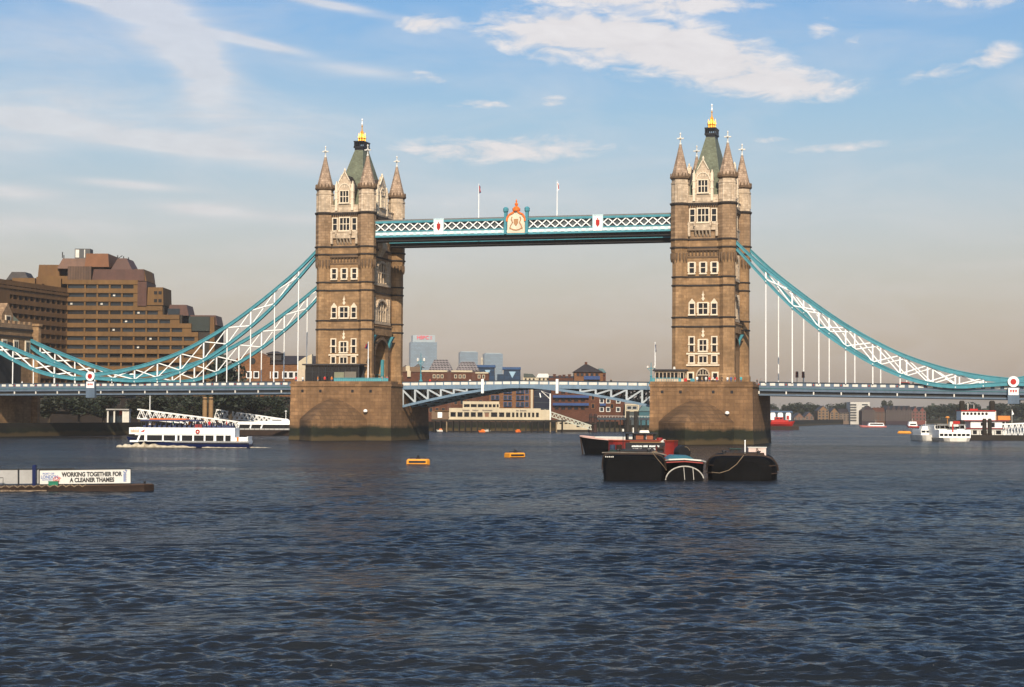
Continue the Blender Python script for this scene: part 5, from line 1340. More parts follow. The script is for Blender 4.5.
b = MB(); b.box(-.5, .5, -.4, .4, 0, .62); b.build('housing', black, t); b = MB(); b.box(-.58, .58, -.48, .48, .622, .7); b.build('cover', mat('dark green paint', (.02, .05, .04)), t); M = Matrix.Translation((0, -.45, .3)) @ Matrix.Rotation(math.pi/2, 4, 'X'); b = MB(); b.lathe([(.22, -.06), (.22, .06)], n=10, M=M); b.build('drum', rust, t)
t = on_boat('mooring_post', 'slim white post on the right hand lighter beside the pale locker', 'post', 745.3, 455.4, 177)
b = MB(); b.lathe([(.07, 0), (.06, 1.4), (.09, 1.42), (.05, 1.5)], n=8); b.build('shaft', white, t); b = MB(); b.lathe([(.16, 0), (.14, .1), (.075, .12)], n=8); b.build('foot', rust, t)
t = on_boat('windlass', 'rust red windlass at the right end of the square ended lighter', 'windlass', 660.5, 453.8, 177)
b = MB(); b.box(-.45, .45, -.3, .3, 0, .12); b.box(-.45, -.33, -.25, .25, .12, .75); b.box(.33, .45, -.25, .25, .12, .75); b.build('frame', mat('rust red paint', (.12, .02, .015), .7, var=.4), t)
M = Matrix.Translation((0, 0, .5)) @ Matrix.Rotation(math.pi/2, 4, 'Y'); b = MB(); b.lathe([(.3, -.31), (.3, -.25), (.17, -.24), (.17, .24), (.3, .25), (.3, .31)], n=14, M=M); b.build('drum', rust, t)
for u, c, lb in ((613, mat('faded blue steel', (.03, .05, .09), .6, var=.3), 'faded blue drum on the square ended lighter'), (619.5, rust, 'rusty drum beside the faded blue one on the square ended lighter')):
    t = on_boat('oil_drum', lb, 'drum', u, 453.6, 180)
    b = MB(); b.lathe([(.29, 0), (.29, .28), (.31, .3), (.29, .32), (.29, .58), (.31, .6), (.29, .62), (.29, .88), (.25, .89)], n=14); b.build('barrel', c, t); b = MB(); b.lathe([(.05, .88), (.05, .93)], (.12, 0), 8); b.build('bung', black, t)
t = on_boat('light_pole', 'thin dark pole with a lamp on the square ended lighter', 'pole', 623.5, 453.6, 181)
b = MB(); b.lathe([(.05, 0), (.035, 2.2)], n=6); b.build('pole', black, t); b = MB(); b.lathe([(.09, 2.2), (.11, 2.3), (.09, 2.42), (.02, 2.46)], n=8); b.build('lamp', offwhite, t)
def rope(pts, label):
    b = MB(); P3 = []
    for (u, v, D) in pts: q = at(u, D); P3.append(Vector((q.x, q.y, zat(u, v, D))))
    out = []
    for a, c in zip(P3, P3[1:]):
        for i in range(6): out.append(a.lerp(c, i/6))
    out.append(P3[-1]); c0 = P3[0]
    b.tube([p-c0 for p in out], .035, 5); o = b.build('mooring_rope', mat('old rope', (.3, .24, .17)), None, c0); tag(o, label, 'rope')
rope(((744, 455, 171.5), (737, 464, 171.5), (729, 470, 171.7), (720, 472.8, 172), (712, 472, 173)), 'pale rope drooping from the right hand lighter to the white arc boat')
rope(((653, 452.5, 171), (658, 459, 171.5), (664, 466, 172), (667, 470, 172.5)), 'pale rope running from the left lighter down to the white arc boat')

# ---- boats on the right
gr = 'river boats at the right hand jetty'
def end_on_boat(name, label, u0, u1, vw, levels, depth, rz=0, rim=white):
    """a boat seen end on: levels = list of (u0,u1,vbottom,vtop,material,part)"""
    P = Px(name, label, 'boat', (u0+u1)/2, depth_at((u0+u1)/2, vw), rz, gr)
    return P
def launch():
    P = end_on_boat('launch', 'small white launch seen bow on, leftmost of the boats at the right jetty', 921, 938.5, 440.6, None, 0, .1)
    X, Z, o = P.X, P.Z, P.o
    b = MB(); hw = X(938.5)
    b.loft([[(-.1, -1.6, -.3), (-.15, -1.6, Z(434.5)), (.15, -1.6, Z(434.5)), (.1, -1.6, -.3)]] + [[(-hw*f*.8, y, -.4), (-hw*f, y, Z(435)), (hw*f, y, Z(435)), (hw*f*.8, y, -.4)] for f, y in ((.6, -.8), (.9, .3), (1, 2), (1, 9))]); b.build('hull', offwhite, o)
    b = MB(); b.box(-hw*.85, hw*.85, 1.0, 7.5, Z(435), Z(432.6)); b.box(-hw*.88, hw*.88, .9, 7.6, Z(430.5), Z(429.5))
    for x in (-hw*.85, -hw*.28, hw*.28, hw*.85): b.box(x-.1, x+.1, 1.0, 7.5, Z(432.6), Z(430.5))
    b.build('cabin', white, o)
    for a, c in ((-.75, -.38), (-.18, .18), (.38, .75)): g = MB(); g.box(hw*a, hw*c, 1.1, 1.15, Z(432.7), Z(430.4)); g.build('window', glass, o)
    b = MB(); b.box(-hw*.55, hw*.15, 2.2, 4.5, Z(429.5), Z(426.3), None, .1, .1); b.build('wheelhouse', white, o); b = MB(); b.box(hw*.25, hw*.8, 2.6, 4.5, Z(429.5), Z(424.5), None, .05, .05); b.build('canopy', mat('tan canvas', (.5, .3, .16)), o)
    b = MB(); b.bar((0, 3, Z(427)), (0, 3, Z(421)), .1, .1); b.build('mast', offwhite, o); b = MB(); b.bar((-hw*.8, 1, Z(429.6)), (-hw*.8, 1, Z(425)), .08, .08); b.build('aerial', offwhite, o)
launch()
def trip_boat():
    P = end_on_boat('trip_boat', 'broad white two deck trip boat with a red banner at the right jetty', 936, 975, 441.2, None, 0, .06)
    X, Z, o = P.X, P.Z, P.o; hw = X(972)
    b = MB(); b.loft([[(-hw*f*.82, y, -.4), (-hw*f, y, Z(437.6)), (hw*f, y, Z(437.6)), (hw*f*.82, y, -.4)] for f, y in ((.55, -2.2), (.85, -1.0), (1, 1), (1, 16))]); b.build('hull', offwhite, o)
    b = MB()
    for z0, z1 in ((437.6, 436.2), (433.6, 432.9), (432.9, 429.8)): b.box(-hw*.97, hw*.97, .5, 15, Z(z0), Z(z1))
    for i in range(8): x = -hw*.95+hw*1.9*i/7; b.box(x-.1, x+.1, .5, 15, Z(436.2), Z(433.6))
    b.build('saloon', white, o)
    for i in range(7): x = -hw*.95+hw*1.9*i/7; g = MB(); g.box(x+.12, x+hw*1.9/7-.12, .62, .68, Z(436.3), Z(433.5)); g.build('window', glass, o)
    b = MB(); b.box(-hw*.93, hw*.93, 4.5, 15, Z(429.8), Z(428.6)); b.box(-hw*.93, hw*.93, 4.5, 15, Z(425.8), Z(424.9))
    for i in range(7): x = -hw*.93+hw*1.86*i/6; b.box(x-.09, x+.09, 4.5, 15, Z(428.6), Z(425.8))
    us_ = b.build('upper_saloon', white, o)
    for i in range(6): x = -hw*.93+hw*1.86*i/6; g = MB(); g.box(x+.1, x+hw*1.86/6-.1, 4.62, 4.7, Z(428.7), Z(425.7)); g.build('window', glass, us_)
    b = MB(); b.box(-hw*.9, hw*.9, 3, 14, Z(424.8), Z(424.1))
    for x in (-hw*.88, 0, hw*.88):
        for y in (3.2, 8, 13.5): b.box(x-.07, x+.07, y-.07, y+.07, Z(429.8), Z(425.2))
    b.build('canopy', mat('grey canvas', (.2, .2, .2), .8), o)
    b = MB(); b.box(-hw*.2, hw*.35, 2.0, 3.4, Z(426.5), Z(421.5), None, .15, .1); b.build('wheelhouse', offwhite, o)
    b = MB(); b.box(hw*.0, hw*.42, 1.85, 1.95, Z(423.8), Z(421)); b.box(-hw*.17, hw*-.09, .4, .48, Z(432), Z(424)); b.build('banner', red, o)
    b = MB(); b.bar((-hw*.3, 2.5, Z(424)), (-hw*.3, 2.5, Z(416.5)), .1, .1); b.lathe([(.3, Z(418.5)), (.55, Z(417.5)), (.3, Z(416.3))], (-hw*.3, 2.5), 8); b.build('mast_lamp', mat('orange lamp casing', (.6, .25, .06)), o)
trip_boat()
def jetty_boat():
    P = Px('paddle_style_boat', 'tall white river boat with red roof and round windows behind the dark piles at right', 'boat', 982, 486, 0, gr)
    X, Z, o = P.X, P.Z, P.o
    b = MB(); b.loft(hull_rings(X(952), X(1010), 7, -.5, Z(436), rake=1.0, sheer=.4)); b.build('hull', black, o)
    b = MB(); b.box(X(964), X(1004), -3, 3, Z(436), Z(428.7)); b.build('lower_saloon', offwhite, o)
    b = MB(); b.box(X(960), X(1006), -3.3, 3.3, Z(428.7), Z(427.7)); b.box(X(961), X(1006), -3.3, 3.3, Z(421), Z(420)); b.build('red_band', mat('dark red paint', (.3, .02, .02)), o)
    b = MB(); b.box(X(968), X(1003), -2.8, 2.8, Z(427.7), Z(421)); b.build('upper_saloon', white, o)
    b = MB(); b.box(X(959), X(992.5), -2.6, 2.6, Z(420), Z(411.2)); wh = b.build('wheelhouse', white, o)
    for u in np.linspace(961.5, 984, 7):
        M = Matrix.Translation((X(u), -2.6, Z(413.7))) @ Matrix.Rotation(math.pi/2, 4, 'X'); b = MB(); b.lathe([(.36, -.05), (.36, .06)], n=12, M=M); b.build('round_window', glass, wh)
    b = MB(); b.box(X(958.5), X(993), -2.9, 2.9, Z(411.2), Z(410.3)); b.box(X(969), X(977), -1, 1, Z(410.3), Z(408.8)); b.build('roof', red, wh)
    for u0, u1, v0, v1 in ((978, 981, 422.5, 425.5), (988, 992, 422.5, 427), (999.5, 1002, 421.5, 427.5), (970, 974, 430, 434), (978, 982, 430, 434), (993, 998, 430, 434)): pane_box(P, u0, u1, v0, v1, -2.8 if v0 < 428 else -3.0)
    b = MB(); b.box(X(996), X(1008.5), -2, 2, Z(419.8), Z(415.6), None, .05, .1); b.build('lifeboat_cover', mat('orange canvas', (.6, .22, .05)), o)
    b = MB(); b.lathe([(.55, Z(420)), (.5, Z(411))], (X(994.3), 0), 12); b.build('funnel', offwhite, o)
    b = MB(); b.bar((X(968), 0, Z(411)), (X(968), 0, Z(403.5)), .15, .15); b.build('mast', offwhite, o); b = MB(); b.bar((X(974), 0, Z(410.5)), (X(974), 0, Z(404.5)), .12, .12); b.build('mast', offwhite, o)
jetty_boat()
for u, vt, D, w_, lb in ((962, 402, 500, .75, 'tall dark pile behind the masts of the round windowed boat'), (992.2, 402, 500, .8, 'tall dark pile behind the right end of the wheelhouse with round windows'), (984.5, 420, 470, .55, 'dark pile in front of the round windowed boat, the left of two'), (989.7, 420, 470, .55, 'dark pile in front of the round windowed boat, the right of two')):
    P = Px('mooring_pile', lb, 'pile', u, D, group='dark piles at the right hand jetty')
    b = MB(); b.lathe([(w_, -2), (w_, P.Z(vt)), (w_*.6, P.Z(vt)+.4)], n=10); b.build('shaft', timber, P.o); b = MB(); b.lathe([(w_*1.12, 1.2), (w_*1.12, 1.7)], n=10); b.build('collar', rust, P.o)
pontoon(968, 1060, 466, 0, 6, 1.3, 'dark jetty pontoon in front of the round windowed boat', 'pontoon', timber)
gangway(1004, 1046, 424.3, 437.5, 422.5, 436, 470, 'white lattice gangway at the right picture edge', 7, None, 'gangway', white)
b_ = Px('flag', 'small white pennant on a pole behind the round windowed boat', 'flag', 1012, 490)
b = MB(); b.lathe([(.08, 0), (.06, b_.Z(409))], n=6); b.build('pole', offwhite, b_.o); b = MB(); b.prism([(.05, b_.Z(410)), (.55, b_.Z(414)), (.05, b_.Z(415))], 'y', -.03, .03); b.build('pennant', white, b_.o)
def red_tug():
    P = Px('red_workboat', 'bright red workboat on a brown barge just right of the right bridge pier', 'boat', 780, 740)
    X, Z, o = P.X, P.Z, P.o
    b = MB(); b.box(X(758), X(798), -3, 3, -.4, Z(426)); b.build('barge_hull', rust, o)
    b = MB(); b.loft(hull_rings(X(795), X(760), 5, Z(426), Z(422), rake=-1, sheer=.5)); b.build('hull', red, o)
    b = MB(); b.box(X(771), X(788), -1.8, 1.8, Z(422), Z(420)); b.box(X(775), X(783), -1.5, 1.5, Z(420), Z(417)); b.build('deckhouse', red, o)
    for u in (776, 779.5): pane_box(P, u, u+2.4, 417.6, 419, -1.5)
    b = MB(); b.lathe([(.6, Z(419.5)), (.5, Z(415.5))], (X(788), 0), 8); b.build('funnel', red, o)
red_tug()
def floating_hall():
    P = Px('boathouse', 'white arched floating hall with blue roof behind the red workboat', 'boathouse', 780, 790)
    X, Z, o = P.X, P.Z, P.o
    b = MB(); b.box(X(755), X(793.5), 0, 8, -.3, Z(420)); b.build('hull', blued, o)
    b = MB(); b.box(X(756), X(793), .3, 7.7, Z(420), Z(412.3)); b.build('wall', blued, o)
    b = MB(); b.prism([(.1, Z(412.4)), (7.9, Z(412.4)), (4, Z(410.8))], 'x', X(755), X(793.5)); b.build('roof', blue, o)
    for u in (761, 770.5, 778, 786): 
        b = MB(); ap = [(X(u), Z(419.8)), (X(u+5.2), Z(419.8)), (X(u+5.2), Z(413.9)), (X(u+4.4), Z(412.6)), (X(u+.8), Z(412.6)), (X(u), Z(413.9))]; b.prism(ap, 'y', .15, .32); b.build('arched_panel', white, o)
floating_hall()
def small_boat(u0, u1, vw, vt, label, hm, cab):
    D = depth_at((u0+u1)/2, vw); P = Px('motor_boat', label, 'boat', (u0+u1)/2, D, group='distant motor boats')
    X, Z, o = P.X, P.Z, P.o; zt = P.Z(vw-1.6)
    b = MB(); b.loft(hull_rings(X(u0), X(u1), 3.6, -.3, zt, rake=1.5, sheer=.5)); b.build('hull', hm, o)
    b = MB(); a, c = cab; b.box(X(a), X(c), -1.4, 1.4, zt, Z(vt), None, .5, .1); cb = b.build('cabin', white, o)
    b = MB(); b.box(X(a)+.8, X(c)-.6, -1.44, -1.3, zt+.5, zt+1.2); b.build('window', glass, cb)
    b = MB(); b.bar((X((a+c)/2), 0, Z(vt)), (X((a+c)/2), 0, Z(vt)+1.6), .1, .1); b.build('mast', offwhite, cb)
small_boat(859, 886, 427.4, 422.8, 'distant motor boat with red waterline under the white striped flats', mat('red white hull', (.6, .2, .18)), (868, 884))
small_boat(906, 919, 427.6, 421.5, 'distant white boat with red hull just left of the launch', red, (908, 917))
def yellow_float():
    D = depth_at(904, 433.4); P = Px('barrier_float', 'long amber float lying in the river left of the launch', 'buoy', 904.5, D)
    b = MB(); b.tube([(-2.3, 0, .1), (-1.9, 0, .3), (1.9, 0, .3), (2.3, 0, .1)], [.2, .55, .55, .2], 8); b.build('float', yellow, P.o)
    b = MB(); b.tube([(-.5, 0, .75), (-.5, 0, 1.1), (.5, 0, 1.1), (.5, 0, .75)], .08, 5); b.build('handle', rust, P.o)
yellow_float()
for i, (u, v, c, lb) in enumerate(((440, 431.5, offwhite, 'white and orange dinghy nearest the left bridge pier, below the piled building'), (482, 432.2, orange, 'orange dinghy lying below the middle of the piled building'), (487, 431.6, offwhite, 'pale dinghy right behind the orange one below the piled building'), (518, 432.2, orange, 'small orange dinghy below the right end of the piled building'))):
    D = depth_at(u, v); P = Px('dinghy', lb, 'dinghy', u, D, .3*i, 'dinghies moored below the piled building')
    b = MB(); b.loft(hull_rings(-1.1, 1.1, 1.2, -.2, .5, rake=.4, sheer=.2, n=8)); b.build('hull', c, P.o); b = MB(); b.box(-.1, .9, -.4, .4, .5, .95, None, .15, .1); b.build('cover', orange if i == 0 else offwhite if i == 2 else orange, P.o)
# ================================================================== FAR BANK, CENTRE
def win_grid(P, us, vs, w, h, y, mt=glass, fr=0.0, frm=None, parent=None, name='window', d=.08):
    for v in vs:
        for u in us: pane_box(P, u, u+w, v, v+h, y, mt, fr, frm, parent, name, d)
def piled_building():
    P = Px('piled_building', 'cream two storey building standing on dark piles over the river', 'building', 500, 600)
    X, Z, o = P.X, P.Z, P.o
    zd = Z(419.6)
    b = MB(); b.box(X(432), X(566), -.4, 9, zd-.6, zd); b.build('deck', timber, o)
    for i, u in enumerate(np.linspace(435, 563, 22)):
        b = MB()
        for y in (0, 4.2, 8.4): b.lathe([(.22, -2), (.22, zd-.55)], (X(u), y), 6)
        b.bar((X(u), 0, .3), (X(u), 8.4, zd-1), .15, .15); b.build('pile', mat('light timber', (.3, .22, .13), .8, var=.3) if i in (2, 19, 20) else timber, o)
    b = MB(); b.box(X(449.5), X(541), 0, 8, zd, Z(417)); b.box(X(449.5), X(541), 0, 8, Z(412.3), Z(408.2)); b.box(X(449.5), X(541), .5, 8, Z(417), Z(412.3))
    cols = [450, 457, 463.7, 470.3, 477, 483.8, 490.5, 498.5, 505.5, 511.5, 515.6, 519.6, 523.5, 527.5, 531.5, 535.5, 540]
    for u in cols: b.box(X(u)-.25, X(u)+.3, -.02, .51, Z(417), Z(412.3))
    b.box(X(449), X(545), -.5, -.003, Z(419.7), Z(419)); b.box(X(541), X(550), .5, 7, zd, Z(409.5)); b.build('wall', cream, o)
    for a, c in zip(cols, cols[1:]):
        if int(a) == 483: continue
        g = MB(); g.box(X(a)+.32, X(c)-.27, .42, .49, Z(416.9), Z(412.4)); g.build('window', glass, o)
    b = MB(); b.box(X(485.3), X(489.2), .3, .52, zd, Z(413)); b.build('door', mat('brown door', (.2, .1, .06)), o)
    b = MB(); b.box(X(463), X(499.5), 1.5, 8, Z(408.2), Z(407.3)); b.box(X(463), X(499.5), 1.5, 8, Z(404.2), Z(401.4)); b.box(X(463), X(499.5), 2, 8, Z(407.3), Z(404.2))
    c2 = [463, 470, 477, 484, 488, 492, 496, 499]
    for u in c2: b.box(X(u), X(u)+.35, 1.48, 2.01, Z(407.3), Z(404.2))
    up = b.build('upper_storey', cream, o)
    for a, c in zip(c2, c2[1:]): g = MB(); g.box(X(a)+.36, X(c)-.01, 1.9, 1.99, Z(407.2), Z(404.3)); g.build('window', glass, up)
    b = MB(); rr = random.Random(4)
    for a, c in ((463, 469.5), (473, 479), (483, 492.5), (516.5, 518.5), (520.5, 526.5)):   # small dark raised letters, too far off to read
        u = a
        while u < c: w_ = rr.uniform(.45, .8); b.box(X(u), X(u+w_), -.05, .0, Z(411.2), Z(409.6 if u == a else 409.9)); u += w_+.3
    b.build('lettering', mat('dark letters', (.06, .05, .06)), o)
    b = MB(); b.box(X(432), X(449), 1, 8, zd, Z(411.5)); b.build('annexe', mat('brown cladding', (.16, .1, .06)), o)
    b = MB(); b.box(X(438), X(442.5), .9, 1.0, Z(418), Z(412.5)); b.build('panel', white, o)
    b = MB(); b.box(X(435), X(449), .6, 8.2, Z(411.5), Z(410.5)); b.build('annexe_roof', concrete_d, o)
piled_building()
gangway(545, 592, 409.8, 414.5, 425.5, 429.5, 606, 'pale covered gangway from the piled building down to the dark dolphin', 12, None, 'gangway', mat('pale green grey paint', (.45, .46, .38), .6), 2.2, cream)
def landing():
    P = Px('landing_stage', 'cream landing stage lying under the gangway of the piled building', 'landing stage', 575, 618)
    X, Z, o = P.X, P.Z, P.o
    b = MB(); b.box(X(556), X(591), 0, 6, -.4, .7); b.build('hull', timber, o)
    b = MB(); b.box(X(557), X(590), .3, 5.6, .7, Z(424.5)); b.box(X(558), X(574), .5, 5, Z(424.5), Z(421.5)); b.build('cabin', cream, o)
    for u in (560, 565, 569, 577, 582): pane_box(P, u, u+3, 422.5 if u < 574 else 425.5, 424 if u < 574 else 427, .5 if u < 574 else .3)
landing()
def dolphin():
    P = Px('dolphin', 'dark timber dolphin between the landing stage and the open jetty', 'dolphin', 593.5, 612)
    for u in (591, 595.5): b = MB(); b.lathe([(.62, -2), (.6, P.Z(414.2)), (.4, P.Z(413.6))], (P.X(u), 0), 8); b.build('pile', mat('dark red brown timber', (.055, .025, .02), .85, var=.3), P.o)
    b = MB(); b.box(P.X(589.5), P.X(597), -.75, .75, P.Z(417.5), P.Z(416.3)); b.box(P.X(589.5), P.X(597), -.75, .75, P.Z(424), P.Z(423)); b.build('waling', timber, P.o)
dolphin()
def open_jetty():
    P = Px('jetty', 'open dark jetty with railing between the dolphin and the right bridge pier', 'jetty', 625, 625)
    X, Z, o = P.X, P.Z, P.o
    b = MB(); b.box(X(598), X(660), 0, 5, Z(420), Z(417.6)); b.build('deck', blued, o)
    b = MB(); b.box(X(598), X(660), 4, 5, -.5, Z(427.6)); b.build('fender_wall', mat('weedy timber', (.06, .05, .03)), o)
    for u in np.linspace(600, 657, 12): b = MB(); b.lathe([(.25, -2), (.25, Z(419.9))], (X(u), .5), 6); b.build('pile', timber, o)
    for u, y in ((628, 0), (636, 0)): b = MB(); b.lathe([(.7, -2), (.65, Z(411))], (X(u), -.8), 8); b.build('tall_pile', timber, o)
    b = MB(); b.bar((X(598), .1, Z(416)), (X(660), .1, Z(416)), .1, .1)
    for u in np.linspace(598, 660, 22): b.bar((X(u), .1, Z(417.6)), (X(u), .1, Z(416)), .07, .07)
    b.build('railing', offwhite, o)
open_jetty()
P = Px('davit_crane', 'white pole with a slanting boom above the right end of the piled building', 'crane', 550.5, 602, z=3.9)
b = MB(); b.lathe([(.3, 0), (.24, P.Z(393.5))], n=8); b.build('mast', white, P.o); b = MB(); b.bar((0, 0, P.Z(399)), (P.X(541.5), 0, P.Z(391)), .22, .22); b.bar((0, 0, P.Z(394)), (P.X(541.5), 0, P.Z(391)), .08, .08); b.build('boom', offwhite, P.o)
b = MB(); b.bar((P.X(541), 0, P.Z(397.5)), (P.X(540), 0, P.Z(393)), .45, .3); b.build('hook_block', white, P.o)

def brick_row():
    P = Px('brick_warehouse', 'long brick warehouse with pale cornice and chequered roof lights behind the left bascule', 'building', 445, 690)
    X, Z, o = P.X, P.Z, P.o; zb = 2.0
    b = MB(); b.box(X(400), X(489), 0, 18, zb, Z(372)); b.build('wall', brick_r, o)
    b = MB(); b.box(X(421), X(447.5), -.3, .5, Z(372), Z(370.2)); b.box(X(451.5), X(472.5), -.3, .5, Z(372), Z(370.2)); b.box(X(475.5), X(488.5), -.3, .5, Z(373.3), Z(371.8)); b.build('cornice', cream, o)
    for u in (449.5, 474): b = MB(); b.prism([(X(u-2), zb), (X(u+2), zb), (X(u+2), Z(375)), (X(u), Z(370.5)), (X(u-2), Z(375))], 'y', -.5, .2); b.build('gabled_bay', mat('dark brick', (.1, .045, .03), .85), o)
    for a, c, t in ((428, 453, 359.3), (455, 480, 361)):
        b = MB(); x0, x1, z0, z1 = X(a), X(c), Z(371), Z(t); b.loft([[(x0, 1, z0), (x1, 1, z0), (x1, 14, z0), (x0, 14, z0)], [(x0+2.2, 5, z1), (x1-2.2, 5, z1), (x1-2.2, 10, z1), (x0+2.2, 10, z1)]]); b.build('mansard_roof', mat('lattice glazed roof', (.05, .045, .045), .5, brick=(1.15, .95, .17), joint=5.5), o)
    win_grid(P, (433.5, 437.5, 441.5, 455, 459.5, 463.5, 478.5, 483), (375,), 1.6, 2.6, 0, glassb, .22, cream)
    b = MB(); b.box(X(401), X(421), -.3, 8, Z(372), Z(367)); b.build('attic', mat('brown cladding', (.16, .1, .06)), o)
    b = MB(); b.box(X(407.5), X(411), -.9, -.3, Z(377), Z(371)); b.box(X(406), X(410), -.5, .3, Z(371), Z(366)); b.build('bay', cream, o)
    for u0, u1, v in ((413, 424, 363.5), (400, 411, 365)): b = MB(); b.prism([(X(u0), Z(v+4)), (X(u1), Z(v+4)), (X((u0+u1)/2), Z(v))], 'y', 1, 9); b.build('gable_roof', mat('grey slate', (.1, .085, .08), .7), o)
    us = [405+6.2*i for i in range(13)]
    win_grid(P, us, (392, 400, 408), 3.0, 4.0, 0, glassb, .2, brick_o)
brick_row()
def brick_row2():
    P = Px('brick_flats', 'orange brick flats with a tall pale end pier seen below the middle of the bascules', 'building', 515, 700)
    X, Z, o = P.X, P.Z, P.o
    b = MB(); b.box(X(489.3), X(534), 0, 18, 2, Z(384)); b.build('wall', brick_o, o)
    b = MB(); b.box(X(531), X(533.2), -.4, .02, 2, Z(386)); b.build('end_pier', cream, o)
    win_grid(P, (492, 496.5, 504.5, 509, 517, 521.5, 526), (389.5, 396, 402.5), 2.4, 3.6, 0, glassb, .25, mat('blue balcony paint', (.03, .06, .14)))
    b = MB()
    for v in (388.6, 395.2, 401.8):
        for u in (491.5, 504, 516.5): b.box(X(u), X(u+8), -.7, -.01, Z(v+4.6), Z(v+4.2))
    b.build('balconies', mat('blue balcony paint', (.03, .06, .14)), o)
    P2 = Px('office_block', 'narrow dark blue glazed block between the orange flats and the red brick flats', 'building', 542, 720)
    b = MB(); b.box(P2.X(534), P2.X(551), 0, 15, 2, P2.Z(385)); b.build('wall', mat('dark navy glazing', (.01, .016, .035), .25, spec=.5), P2.o)
    b = MB()
    for v in (390, 396, 402, 408): b.box(P2.X(534), P2.X(551), -.12, .02, P2.Z(v+.7), P2.Z(v))
    b.build('floor_bands', blued, P2.o)
brick_row2()
def right_flats():
    P = Px('balcony_flats', 'red brick flats with rows of blue balconies under the right bascule', 'building', 590, 692)
    X, Z, o = P.X, P.Z, P.o; bl = mat('blue balcony paint', (.03, .06, .14)); bb = mat('strong blue paint', (.02, .055, .17), .5)
    b = MB(); b.box(X(551.5), X(625), 0, 16, 2, Z(385)); b.build('wall', brick_r, o)
    for v in (394.6, 402.4):
        b = MB(); b.box(X(553), X(589), -1.2, -.01, Z(v+3.2), Z(v+.7)); b.box(X(600), X(606), -1.0, -.01, Z(v+3.2), Z(v+.9)); b.build('balcony', bb, o)
    win_grid(P, (555, 561.5, 568, 574.5, 581), (390.5, 398.4, 406.5), 4.0, 3.2, -.02, glass, .15, brick_r)
    win_grid(P, (592, 611), (395.5, 404), 2.6, 4.0, 0, glass, .25, brick_o)
    win_grid(P, (600.5, 607, 617), (399, 407.5), 3, 3.5, 0, glassb, .25, offwhite)
    P2 = Px('framed_house', 'small cream framed house between the blue balcony flats and the right bridge pier', 'house', 632, 680)
    b = MB(); b.box(P2.X(625.5), P2.X(639), 0, 9, 2, P2.Z(404.5)); b.build('wall', mat('dark infill', (.05, .06, .06)), P2.o)
    b = MB()
    for u0, u1, v0, v1 in ((625.3, 626.7, 404, 418), (637.8, 639.2, 404, 411.5), (626.7, 637.8, 404, 405.5), (626.7, 637.8, 409.8, 411.5)): b.box(P2.X(u0), P2.X(u1), -.3, .02, P2.Z(v1), P2.Z(v0))
    b.build('frame', cream, P2.o)
    win_grid(P2, (627.5, 632.8), (406.3,), 4.2, 2.8, -.02, glassb, .12, offwhite)
    P3 = Px('glasshouse', 'teal glazed pavilion tucked behind the right bridge pier', 'pavilion', 646, 676)
    b = MB(); b.box(P3.X(639.5), P3.X(655), 0, 6, 2, P3.Z(411)); b.build('glazing', mat('teal glazing', (.03, .1, .12), .25, spec=.5), P3.o)
    b = MB(); b.prism([(P3.X(639), P3.Z(411)), (P3.X(656), P3.Z(411)), (P3.X(654), P3.Z(404)), (P3.X(645), P3.Z(403))], 'y', -.4, 6.4); b.build('roof', mat('grey teal roof', (.09, .16, .17)), P3.o)
right_flats()
